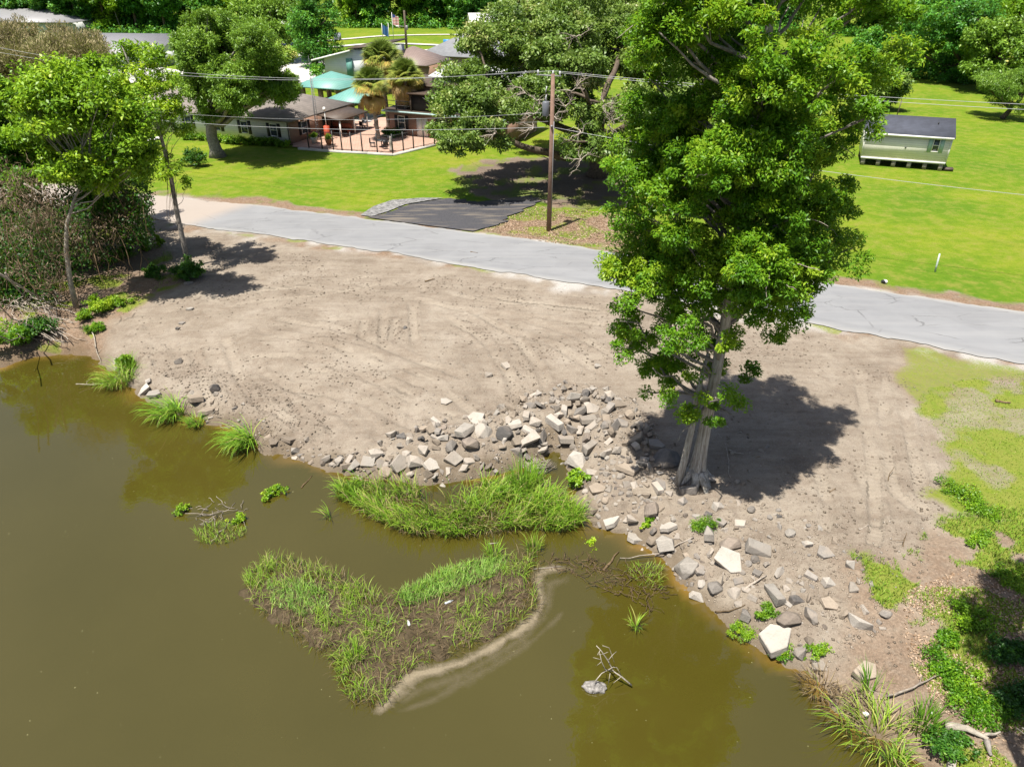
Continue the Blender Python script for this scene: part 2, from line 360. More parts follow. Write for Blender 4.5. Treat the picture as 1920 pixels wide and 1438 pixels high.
def build_ground():
    def axis(segs):
        out = []
        for a, b, s in segs:
            out.append(np.arange(a, b, s))
        return np.unique(np.round(np.concatenate(out), 3))
    gx = [-3000, -1500, -800, -500]
    xs = np.concatenate([[-3000, -1500, -800, -500], np.arange(-320, -90, 8), np.arange(-90, -36, 1.2), np.arange(-36, -25, .3), np.arange(-25, 24, .105), np.arange(24, 36, .3), np.arange(36, 90, 1.2), np.arange(90, 320, 8), [320, 500, 800, 1500, 3000]])
    ys = np.concatenate([[-400, -200, -100, -60, -40], np.arange(-30, 8, 2.0), np.arange(8, 41, .105), np.arange(41, 62, .25), np.arange(62, 120, 1.0), np.arange(120, 330, 8), [330, 500, 900, 1800, 4000]])
    X, Y = np.meshgrid(xs, ys); sh = X.shape; x, y = X.ravel(), Y.ravel()
    z, d = height(x, y)
    near = (np.abs(x) < 90) & (y < 125)
    def reg(pl, soft, nz, k):
        r = np.full(x.shape, 0.0)
        dd = sdist(x[near], y[near], pl) + (fbm(x[near], y[near], nz * 2.2, k) - 0.5) * nz * 3.0
        r[near] = sstep(-soft * 1.6, soft * 1.6, dd); return r
    rd = np.full(x.shape, -99.0); rd[near] = sdist(x[near], y[near], ROADP)
    # side of the road
    ylo = np.interp(x, road_lo[:, 0], road_lo[:, 1]); yup = np.interp(x, road_up[:, 0], road_up[:, 1])
    beyond = (y > (ylo + yup) / 2)
    grass = np.where(beyond, 1.0, 0.0)
    shoulder = np.where(beyond, sstep(1.9, 0.5, y - yup + (fbm(x, y, 1.8, 5) - .5) * 2.2 - .5 * sstep(8, 14, x)), 0)
    grass *= 1 - 0.8 * shoulder * (.55 + .45 * sstep(.38, .56, fbm(x, y, 1.1, 6)))
    dark = .8 * shoulder
    for pl, k in ((OAKDIRT, 11), (LITTER, 12), (VERGE_R, 13), (VERGE_L, 14)):
        r = reg(pl, 0.5, 0.9, k); cut = 0.95 if k in (11, 13) else 0.8
        pn = sstep(0.40, 0.62, fbm(x, y, 1.6, k + 20))
        grass *= 1 - r * cut * (0.45 + 0.55 * pn); dark = np.maximum(dark, r * (0.9 if k != 11 else 0.75))
    oak = reg(OAKDIRT, 1.0, 1.2, 11)
    gr = reg(GRASS_R, 0.45, 0.9, 15); grass = np.maximum(grass, gr * (~beyond) * (0.45 + 0.55 * sstep(0.30, 0.46, fbm(x, y, 2.2, 16))))
    dg = reg(poly([(1690, 648), (1780, 664), (1940, 700), (2300, 780), (2300, 700), (1930, 705), (1800, 722), (1725, 750), (1690, 700)]), .5, 1.0, 56); grass = np.maximum(grass, dg * (~beyond) * .62); dark = np.maximum(dark, dg * .5)
    sr = reg(SCRUB_R, 0.4, 0.8, 17); pat = sstep(0.46, 0.60, fbm(x, y, 1.5, 18)); grass = np.maximum(grass, sr * pat * (~beyond) * (d > 0.1)); dark = np.maximum(dark, sr * 0.55 * (1 - pat))
    wl_ = reg(WILD_L, 0.6, 1.2, 19); pat = sstep(0.52, 0.66, fbm(x, y, 1.4, 22)); grass = np.maximum(grass, wl_ * pat * .8 * (~beyond)); dark = np.maximum(dark, wl_ * (0.5 + .5 * fbm(x, y, 2, 30)))
    # strips of weeds at the near road edge
    eg = (~beyond) * sstep(1.6, 0.3, ylo - y + (vn(x, y, 2, 8) - .5) * 1.5)
    p1 = sstep(0.50, 0.66, fbm(x, y, 2.4, 25)); grass = np.maximum(grass, eg * p1 * 0.6); dark = np.maximum(dark, eg * sstep(.45, .6, fbm(x, y, 3, 26)) * .8)
    gravel = (~beyond) * sstep(1.5, 0.2, ylo - y + (vn(x, y, 2.5, 27) - .5) * 2.2) * sstep(0.35, 0.6, fbm(x, y, 1.6, 28))
    gravel = np.maximum(gravel, beyond * sstep(0.7, 0.05, y - yup + (vn(x, y, 1.2, 29) - .5) * .7) * sstep(.35, .6, fbm(x, y, 3, 33)))
    wet = sstep(0.9, 0.0, d + (vn(x, y, 0.8, 31) - .5) * 0.9) * (~beyond)
    # machine tracks: tread marks pressed into the dirt
    tm = np.zeros_like(x); ts = np.zeros_like(x); rut = np.zeros_like(x)
    nb = (y < 46) & (y > 8) & (x > -28) & (x < 30)
    xn, yn = x[nb], y[nb]
    for tr in TRACKS_PX:
        pl = np.array([P(a, b, -0.1)[:2] for a, b in tr])
        # densify with a smooth curve
        tt = np.linspace(0, len(pl) - 1, 24); pl = np.c_[np.interp(tt, range(len(pl)), pl[:, 0]), np.interp(tt, range(len(pl)), pl[:, 1])]
        for off in (-0.85, 0.85):
            tg = unit(np.gradient(pl, axis=0)); q = pl + np.c_[-tg[:, 1], tg[:, 0]] * off
            L = np.concatenate([[0], np.cumsum(np.linalg.norm(np.diff(q, axis=0), axis=1))])
            bd = np.full(xn.shape, 9.0); bs = np.zeros_like(xn)
            for i in range(len(q) - 1):
                e = q[i + 1] - q[i]; t = ((xn - q[i, 0]) * e[0] + (yn - q[i, 1]) * e[1]) / (e @ e)
                tc = np.clip(t, 0, 1); dd = np.hypot(xn - q[i, 0] - tc * e[0], yn - q[i, 1] - tc * e[1])
                k = dd < bd; bd[k] = dd[k]; bs[k] = L[i] + tc[k] * np.linalg.norm(e)
            rut[nb] += (-.045 * sstep(.30, .12, bd) + .04 * np.exp(-((bd - .40) / .11) ** 2)) * (bs > .05) * (bs < L[-1] - .05) * sstep(.25, .5, fbm(xn, yn, 2.5, 38))
            mk = sstep(0.30, 0.22, bd) * sstep(0.38, 0.62, fbm(xn, yn, 1.5, 37)) * .8 * (bs > 0.05) * (bs < L[-1] - 0.05)
            a, b = tm[nb], ts[nb]; k = mk > a; a[k] = mk[k]; b[k] = bs[k]; tm[nb] = a; ts[nb] = b
    dirt = (1 - grass) * (~beyond)
    lump = (fbm(x, y, 2.6, 40) - .5) * 0.16 + (fbm(x, y, 0.7, 41, 3) - .5) * 0.15 + (vn(x * .85 + y * .5, (y * .85 - x * .5) * 4, 1.6, 42) - .5) * 0.09 + np.maximum(0, vn(x, y, 0.30, 44) - 0.62) * 0.26 * sstep(.36, .6, fbm(x, y, 2.2, 45))
    bank = sstep(5, 1.0, d) * (d > -1)
    fade = sstep(0.0, 0.8, -rd)
    z = z + lump * dirt * fade * (0.62 + 1.25 * bank) * (1 - 0.6 * tm) + rut * dirt * 1.25
    z = z + grass * (~beyond) * (fbm(x, y, 0.5, 46) - .4) * 0.06 * fade
    z = np.where(rd > -0.05, np.minimum(z, -0.03), z)
    z = z + beyond * (fbm(x, y, 18, 47) - .5) * 0.10 * sstep(-2, -16, rd)
    ny, nx = sh; i = np.arange(ny * nx).reshape(sh)
    F = np.stack([i[:-1, :-1], i[:-1, 1:], i[1:, 1:], i[1:, :-1]], -1).reshape(-1, 4)
    m = ground_mat()
    me = mesh_np('ground', np.c_[x, y, z], F, m, dict(grass=grass, dark=dark, gravel=gravel, wet=wet, track=tm * (1 - grass), tracks=ts, oak=oak, near=(~beyond).astype(float)), smooth=True)
    o = link('ground', me); tag(o, kind='structure'); 
    global GRID; GRID = (xs, ys, z.reshape(sh), grass.reshape(sh))
    return o
def ground_mat():
    m, t, b = newmat('ground_soil_and_lawn')
    co = t('NewGeometry').outputs['Position']
    n1 = t.noise(co, 0.35, 6, 0.6); n2 = t.noise(co, 2.2, 7, 0.72); n3 = t.noise(co, 11, 5, 0.7); n4 = t.noise(co, 0.09, 4, 0.55)
    soil = t.ramp(t.lift(n1, 0.30, 0.70), [(0, (0.152, 0.122, 0.094)), (0.5, (0.214, 0.178, 0.140)), (1, (0.275, 0.238, 0.194))])
    nf = t.noise(co, 26, 5, 0.75)
    soil = t.mix(t.math('MULTIPLY', t.lift(nf, 0.56, 0.66), 0.7), soil, (0.095, 0.074, 0.058))
    soil = t.mix(t.math('MULTIPLY', t.lift(nf, 0.45, 0.36), 0.6), soil, (0.345, 0.305, 0.255))
    soil = t.mix(t.math('MULTIPLY', t.lift(n2, 0.45, 0.75), 0.55), soil, (0.1295, 0.0925, 0.06808))
    soil = t.mix(t.math('MULTIPLY', t.lift(n3, 0.52, 0.72), 0.45), soil, (0.296, 0.2627, 0.222))
    ms = t('Mapping'); t.l.new(co, ms.inputs[0]); ms.inputs['Rotation'].default_value = (0, 0, 0.62); ms.inputs['Scale'].default_value = (0.35, 2.4, 1)
    nst = t.noise(ms.outputs[0], 0.8, 6, 0.68, dist=0.4)
    soil = t.mix(t.math('MULTIPLY', t.lift(nst, 0.50, 0.72), 0.55), soil, (0.275, 0.238, 0.190))
    soil = t.mix(t.math('MULTIPLY', t.lift(nst, 0.47, 0.28), 0.45), soil, (0.125, 0.096, 0.072))
    soil = t.mix(t.math('MULTIPLY', t.lift(t.noise(co, 6.0, 6, 0.75), 0.60, 0.70), 0.5), soil, (0.085, 0.066, 0.052))
    fr = t.math('SINE', t.math('MULTIPLY', t.attr('tracks'), 2 * math.pi / 0.24))
    trk = t.attr('track')
    soil = t.mix(t.math('MULTIPLY', trk, t.math('MULTIPLY_ADD', fr, 0.10, 0.48)), soil, (0.296, 0.2553, 0.2035))
    lit = t.ramp(t.lift(n3, 0.3, 0.7), [(0, (0.074, 0.0481, 0.0296)), (0.5, (0.1776, 0.1147, 0.074)), (1, (0.296, 0.2072, 0.1406))])
    lit = t.mix(t.math('MULTIPLY', t.attr('oak'), 0.8), lit, t.mix(t.lift(n2, .35, .65), (0.045, 0.035, 0.03), (0.13, 0.10, 0.08)))
    c = t.mix(t.math('MULTIPLY', t.attr('dark'), t.lift(n2, 0.15, 0.5)), soil, lit)
    gvl = t.ramp(t.lift(t.noise(co, 25, 3, 0.6), 0.35, 0.65), [(0, (0.222, 0.2072, 0.1924)), (1, (0.444, 0.4218, 0.3922))])
    c = t.mix(t.attr('gravel'), c, gvl)
    mp = t('Mapping'); t.l.new(co, mp.inputs[0]); mp.inputs['Scale'].default_value = (0.5, 1.6, 1); mp.inputs['Rotation'].default_value = (0, 0, 0.38)
    ns = t.noise(mp.outputs[0], 0.35, 6, 0.65)
    gc = t.ramp(t.lift(n4, 0.3, 0.7), [(0, (0.070, 0.142, 0.009)), (0.45, (0.115, 0.178, 0.009)), (0.8, (0.170, 0.208, 0.013)), (1, (0.20, 0.205, 0.022))])
    gc = t.mix(t.math('MULTIPLY', t.lift(ns, 0.40, 0.75), 0.55), gc, (0.0629, 0.1443, 0.00444))
    n5 = t.noise(co, 0.9, 6, 0.7)
    gc = t.mix(t.math('MULTIPLY', t.lift(n5, 0.47, 0.66), 0.75), gc, (0.205, 0.192, 0.040))
    gc = t.mix(t.math('MULTIPLY', t.lift(n5, 0.50, 0.30), 0.5), gc, (0.060, 0.125, 0.008))
    gc = t.mix(t.math('MULTIPLY', t.lift(n2, 0.55, 0.8), 0.5), gc, (0.1998, 0.2146, 0.0333))
    gc = t.mix(t.math('MULTIPLY', t.lift(n3, 0.4, 0.75), 0.45), gc, (0.0518, 0.1147, 0.00444))
    gc = t.mix(t.math('MULTIPLY', t.attr('near'), t.lift(n2, .25, .6)), gc, (0.165, 0.185, 0.035))
    ga = t.math('ADD', t.attr('grass'), t.math('MULTIPLY', t.math('SUBTRACT', n3, 0.5), 0.9))
    gf = t.lift(ga, 0.30, 0.72)
    gf = t.math('MULTIPLY', gf, t.math('GREATER_THAN', t.attr('grass'), 0.03))
    c = t.mix(gf, c, gc)
    c = t.mix(t.math('MULTIPLY', t.attr('wet'), 0.55), c, (0.085, 0.062, 0.035))
    t.l.new(c, b.inputs['Base Color']); b.inputs['Roughness'].default_value = 0.95; b.inputs['Specular IOR Level'].default_value = 0.12
    h = t.math('ADD', t.math('MULTIPLY', n3, 0.5), t.math('MULTIPLY', n2, 0.6))
    h = t.math('ADD', h, t.math('ADD', t.math('MULTIPLY', t.math('MULTIPLY', fr, trk), 0.09), t.math('MULTIPLY', nst, 0.8)))
    h = t.math('ADD', h, t.math('MULTIPLY', nf, 0.30))
    t.l.new(t('Bump', i_Strength=0.85, i_Distance=0.10, i_Height=h).outputs[0], b.inputs['Normal'])
    return m
build_ground()
def gz(x, y):                            # height of the built ground mesh
    xs, ys, Z, _ = GRID
    i = np.clip(np.searchsorted(xs, x) - 1, 0, len(xs) - 2); j = np.clip(np.searchsorted(ys, y) - 1, 0, len(ys) - 2)
    fx = (x - xs[i]) / (xs[i + 1] - xs[i]); fy = (y - ys[j]) / (ys[j + 1] - ys[j])
    return (Z[j, i] * (1 - fx) + Z[j, i + 1] * fx) * (1 - fy) + (Z[j + 1, i] * (1 - fx) + Z[j + 1, i + 1] * fx) * fy
def GP(px, py):                          # photo pixel -> point on the built ground
    z = -0.3
    for _ in range(6):
        p = P(px, py, z); z = float(gz(p[0], p[1]))
    p[2] = z; return p

def sheet(name, pl, z, mat, step=None, noise=0.0):
    bm = bmesh.new(); vs = [bm.verts.new((a, b, z)) for a, b in pl]; bm.faces.new(vs); bmesh.ops.triangulate(bm, faces=bm.faces)
    bmesh.ops.recalc_face_normals(bm, faces=bm.faces)
    me = bpy.data.meshes.new(name); bm.to_mesh(me); bm.free(); me.materials.append(mat)
    if me.polygons and me.polygons[0].normal.z < 0: me.flip_normals()
    return tag(link(name, me), kind='structure')

# water
def build_water():
    m, t, b = newmat('murky_water')
    co = t('NewGeometry').outputs['Position']
    n = t.noise(co, 0.12, 4, 0.5)
    deep = t.mix(t.lift(n, 0.3, 0.7), (0.044, 0.037, 0.005), (0.054, 0.045, 0.008))
    c = t.mix(t.attr('shallow'), deep, (0.16, 0.095, 0.022))
    sp = t.noise(co, 9, 2, 0.5); sp2 = t.noise(co, 0.5, 3, .5)
    c = t.mix(t.math('MULTIPLY', t.math('GREATER_THAN', sp, 0.76), t.lift(sp2, .45, .6)), c, (0.25, 0.24, 0.12))
    t.l.new(c, b.inputs['Base Color']); b.inputs['Roughness'].default_value = 0.035; b.inputs['IOR'].default_value = 1.5
    b.inputs['Specular IOR Level'].default_value = 1.0
    nn = t.noise(co, 1.1, 3, 0.5); n2 = t.noise(co, 5.0, 2, 0.5)
    t.l.new(t('Bump', i_Strength=t.math('MULTIPLY_ADD', t.lift(t.noise(co, .22, 3, .5), .4, .7), .10, .03), i_Distance=0.08, i_Height=t.math('ADD', nn, t.math('MULTIPLY', n2, 0.3))).outputs[0], b.inputs['Normal'])
    xs = np.concatenate([np.arange(-160, -32, 4.0), np.arange(-32, 20, 0.3)]); ys = np.concatenate([np.arange(-60, 6, 3.0), np.arange(6, 42, 0.3)])
    X, Y = np.meshgrid(xs, ys); x, y = X.ravel(), Y.ravel()
    d = sdist(x, y, SHORE)
    sh = sstep(0.75, 0.0, d + (vn(x, y, 1.3, 50) - .5) * 0.9) * (0.35 + .65 * sstep(.4, .6, fbm(x, y, 2.5, 51)))
    i = np.arange(len(x)).reshape(X.shape)
    F = np.stack([i[:-1, :-1], i[:-1, 1:], i[1:, 1:], i[1:, :-1]], -1).reshape(-1, 4)
    F = F[(d[F] > -2.5).any(1)]
    tag(link('water', mesh_np('water', np.c_[x, y, np.full(len(x), ZW)], F, m, {'shallow': sh}, smooth=True)), kind='structure')
build_water()

# road
def build_road():
    m, t, b = newmat('worn_asphalt')
    co = t('NewGeometry').outputs['Position']
    n = t.noise(co, 0.5, 6, 0.6); n2 = t.noise(co, 30, 3, 0.7)
    mp = t('Mapping'); t.l.new(co, mp.inputs[0]); mp.inputs['Rotation'].default_value = (0, 0, 0.40); mp.inputs['Scale'].default_value = (0.12, 1.6, 1)
    ns = t.noise(mp.outputs[0], 1.0, 5, 0.6)
    c = t.ramp(t.lift(n, 0.3, 0.7), [(0, (0.1564, 0.1596, 0.1673)), (1, (0.1947, 0.1979, 0.2056))])
    c = t.mix(t.math('MULTIPLY', t.lift(ns, 0.42, 0.7), 0.6), c, (0.2298, 0.2298, 0.2298))
    c = t.mix(t.math('MULTIPLY', t.lift(n2, 0.4, 0.7), 0.35), c, (0.20, 0.20, 0.205))
    n5 = t.noise(co, 0.13, 3, .5); c = t.mix(t.math('MULTIPLY', t.lift(n5, .5, .7), .4), c, (0.225, 0.228, 0.235))
    mc = t('Mapping'); t.l.new(t.mix(0.25, co, t.noise(co, 1.3, 5, .7, 1), 'ADD'), mc.inputs[0]); mc.inputs['Rotation'].default_value = (0, 0, 0.40); mc.inputs['Scale'].default_value = (.22, .55, 1)
    cr = t('TexVoronoi', feature='DISTANCE_TO_EDGE', i_Scale=1.0); t.l.new(mc.outputs[0], cr.inputs[0])
    c = t.mix(t.math('MULTIPLY', t.math('MULTIPLY', t.math('LESS_THAN', cr.outputs[0], 0.012), t.lift(t.noise(co, .4, 3, .6), .46, .56)), .6), c, (0.085, 0.085, 0.086))
    c = t.mix(t.math('MULTIPLY', t.lift(t.noise(co, .25, 3, .4), .58, .62), .22), c, (0.13, 0.13, 0.135))
    c = t.mix(t.attr('edge'), c, (0.2675, 0.2614, 0.2493)); c = t.mix(t.math('MULTIPLY', t.attr('seam'), 0.6), c, (0.06992, 0.06992, 0.07174))
    c = t.mix(t.attr('dust'), c, (0.304, 0.256, 0.216))
    t.l.new(c, b.inputs['Base Color']); b.inputs['Roughness'].default_value = 0.9; b.inputs['Specular IOR Level'].default_value = 0.2
    t.l.new(t('Bump', i_Strength=0.3, i_Distance=0.01, i_Height=n2).outputs[0], b.inputs['Normal'])
    # resample both edges
    N, K = 1400, 26
    def res(pl):
        L = np.concatenate([[0], np.cumsum(np.linalg.norm(np.diff(pl, axis=0), axis=1))]); s = np.linspace(0, L[-1], N)
        # smooth the joints
        q = np.c_[np.interp(s, L, pl[:, 0]), np.interp(s, L, pl[:, 1])]
        for _ in range(200): q[1:-1] = (q[:-2] + 2 * q[1:-1] + q[2:]) / 4
        return q
    A, B = res(road_lo), res(road_up)
    V, ed, se, du = [], [], [], []
    for k in range(K + 1):
        f = k / K; q = A * (1 - f) + B * f
        if k == 0: q = q + (fbm(q[:, 0], q[:, 1], 1.6, 52, 5)[:, None] - .5) * np.array((.1, .9))
        if k == K: q = q + (fbm(q[:, 0], q[:, 1], 1.6, 53, 5)[:, None] - .5) * np.array((.1, .8))
        crown = 0.035 * math.sin(math.pi * f)
        V.append(np.c_[q, np.full(N, 0.006 + crown)])
        nz = fbm(q[:, 0], q[:, 1], 1.5, 54)
        e = np.clip(1 - (f if f < .5 else 1 - f) / 0.06, 0, 1) * (0.3 + 0.9 * nz)
        ed.append(np.clip(e, 0, 1)); 
        seam = math.exp(-((f - 0.13) / 0.012) ** 2) * sstep(-8, 2, q[:, 0]) + math.exp(-((f - 0.52) / 0.012) ** 2) * 0.55 * sstep(10, 14, q[:, 0])
        se.append(np.clip(seam * (0.3 + nz), 0, 1)); du.append(sstep(-24.0 + 3 * f, -26.5 + 3 * f, q[:, 0]) * 0.8)
    V = np.vstack(V); i = np.arange((K + 1) * N).reshape(K + 1, N)
    F = np.stack([i[:-1, :-1], i[:-1, 1:], i[1:, 1:], i[1:, :-1]], -1).reshape(-1, 4)
    tag(link('road', mesh_np('road', V, F, m, dict(edge=np.concatenate(ed), seam=np.concatenate(se), dust=np.concatenate(du)), smooth=True)), kind='structure')
build_road()

# fresh black asphalt apron beyond the road
def build_driveway():
    m, t, b = newmat('black_asphalt_millings')
    co = t('NewGeometry').outputs['Position']
    mp = t('Mapping'); t.l.new(co, mp.inputs[0]); mp.inputs['Rotation'].default_value = (0, 0, -0.75); mp.inputs['Scale'].default_value = (0.22, 1.5, 1)
    n = t.noise(mp.outputs[0], 0.9, 5, .6); n2 = t.noise(co, 14, 4, .7)
    c = t.mix(t.lift(n2, .3, .7), (0.028, 0.028, 0.033), (0.075, 0.074, 0.08))
    c = t.mix(t.math('MULTIPLY', t.lift(n, .50, .62), .75), c, (.16, .137, .11))
    t.l.new(c, b.inputs['Base Color']); b.inputs['Roughness'].default_value = 0.9; b.inputs['Specular IOR Level'].default_value = .2
    t.l.new(t('Bump', i_Strength=.6, i_Distance=.03, i_Height=n2).outputs[0], b.inputs['Normal'])
    edge = [(690, 409), (730, 398), (760, 386), (830, 374), (900, 379), (960, 372), (1003, 366), (1012, 378), (985, 392), (940, 418), (890, 435), (880, 434), (780, 421)]
    pl = poly(edge)
    pts = []
    for i in range(len(pl)):
        a, b2 = pl[i], pl[(i + 1) % len(pl)]; k = max(2, int(np.linalg.norm(b2 - a) / .18))
        for j in range(k):
            q = a + (b2 - a) * j / k; o = (fbm(q[0], q[1], .9, 60, 5) - .5) * 2.2 if i < 11 else 0; pts.append((q[0] + o, q[1] + o * .6))
    sheet('driveway', pts, 0.052, m)
    g = mat_plain('pale_gravel', (.235, .232, .228), .95, .4, 3, .5)
    pl = poly([(676, 404), (700, 388), (735, 376), (790, 372), (832, 372), (760, 384), (728, 397), (696, 407)])
    sheet('gravel_strip', pl, 0.047, g)
build_driveway()


# ------------------------------------------------------------------ trees
def puff_points(blobs, ncl, per, clr, rng, surf=0.6, squash=0.75):
    """cluster centres through ellipsoid blobs, then leaf positions round each"""
    B = np.asarray(blobs, float); wgt = (B[:, 3] * B[:, 4] * B[:, 5]) ** 0.72; wgt /= wgt.sum()
    bi = rng.choice(len(B), ncl, p=wgt); dr = rdir(ncl, rng); rr = (surf + (1 - surf) * rng.random(ncl) ** 0.6)
    low = rng.random(ncl) < 0.25; rr[low] *= rng.random(low.sum())
    cc = B[bi, :3] + dr * rr[:, None] * B[bi, 3:6]
    btint = rng.normal(0, 0.10, len(B))[bi]
    cs = clr * rng.uniform(0.65, 1.35, ncl)
    k = np.repeat(np.arange(ncl), per); n = len(k)
    off = rdir(n, rng) * (rng.random(n) ** 0.45)[:, None]
    off[:, 2] *= squash
    pos = cc[k] + off * cs[k][:, None]
    out = unit(off + dr[k] * 0.5)
    return pos, out, cc, (btint + rng.normal(0, 0.12, ncl))[k], bi, off
def crown_mesh(name, blobs, ncl, per, clr, ln, wd, mat, rng, base=0.45, up=0.35, surf=0.6, squash=0.75, hang=0.0, droop=0.0):
    pos, out, cc, tint, bi, off = puff_points(blobs, ncl, per, clr, rng, surf, squash)
    n = len(pos)
    d = unit(out * 0.8 + rdir(n, rng) * 0.8 + np.array((0, 0, -droop)))
    nr = unit(rdir(n, rng) * 0.75 + np.array((0, 0, up + 0.55)) + out * 0.35)
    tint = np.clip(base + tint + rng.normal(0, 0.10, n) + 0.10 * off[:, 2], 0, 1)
    return leaves_mesh(name, pos, d, nr, ln * rng.uniform(0.6, 1.3, n), wd * rng.uniform(0.7, 1.25, n), tint, mat), cc, bi
def wob(a, b, n, amp, rng, sag=0.0):
    a, b = np.asarray(a, float), np.asarray(b, float); t = np.linspace(0, 1, n)[:, None]
    p = a + (b - a) * t; L = np.linalg.norm(b - a)
    o = np.cumsum(rng.normal(0, 1, (n, 3)), 0); o -= o[0] + (o[-1] - o[0]) * t
    p = p + o * amp * L / n
    p[:, 2] -= sag * L * (4 * t * (1 - t))[:, 0]
    return p
def limbs(mb, trunk, blobs, rng, r0, n=6, twigs=None, sag=0.05, tmin=0.25):
    """limbs from the trunk polyline up into the blobs"""
    trunk = np.asarray(trunk, float)
    for b in blobs:
        c = np.asarray(b[:3]); zt = c[2] - 0.7 * np.hypot(*(c[:2] - trunk[-1][:2])) - 0.2
        z = np.clip(zt, trunk[0][2] + tmin * (trunk[-1][2] - trunk[0][2]), trunk[-1][2])
        k = np.interp(z, trunk[:, 2], np.arange(len(trunk))); i = int(min(k, len(trunk) - 2)); s = trunk[i] + (trunk[i + 1] - trunk[i]) * (k - i)
        p = wob(s, c + rdir(1, rng)[0] * 0.3 * np.asarray(b[3:6]), n, 0.22, rng, sag); L = np.linalg.norm(c - s)
        mb.tube(p, np.linspace(r0 * min(1, 0.35 + L * 0.06), r0 * 0.16, n), 5, False)
        if twigs:
            for _ in range(twigs):
                e = c + rdir(1, rng)[0] * np.asarray(b[3:6]) * rng.uniform(.6, 1.0)
                q = wob(p[rng.integers(n // 2, n)], e, 5, 0.3, rng); mb.tube(q, np.linspace(r0 * .16, r0 * .04, 5), 4, False)
    return mb
def sub_blobs(blobs, rng, per, fr=(0.28, 0.5)):
    """break large ellipsoids into overlapping lobes on and in them: an uneven outline with gaps"""
    out = []
    for b in blobs:
        b = np.asarray(b, float)
        for _ in range(per):
            d = rdir(1, rng)[0]; r = rng.uniform(0.45, 0.92); f = rng.uniform(*fr)
            out.append(np.r_[b[:3] + d * r * b[3:6], b[3:6] * f * np.array((1, 1, 0.85))])
    return out

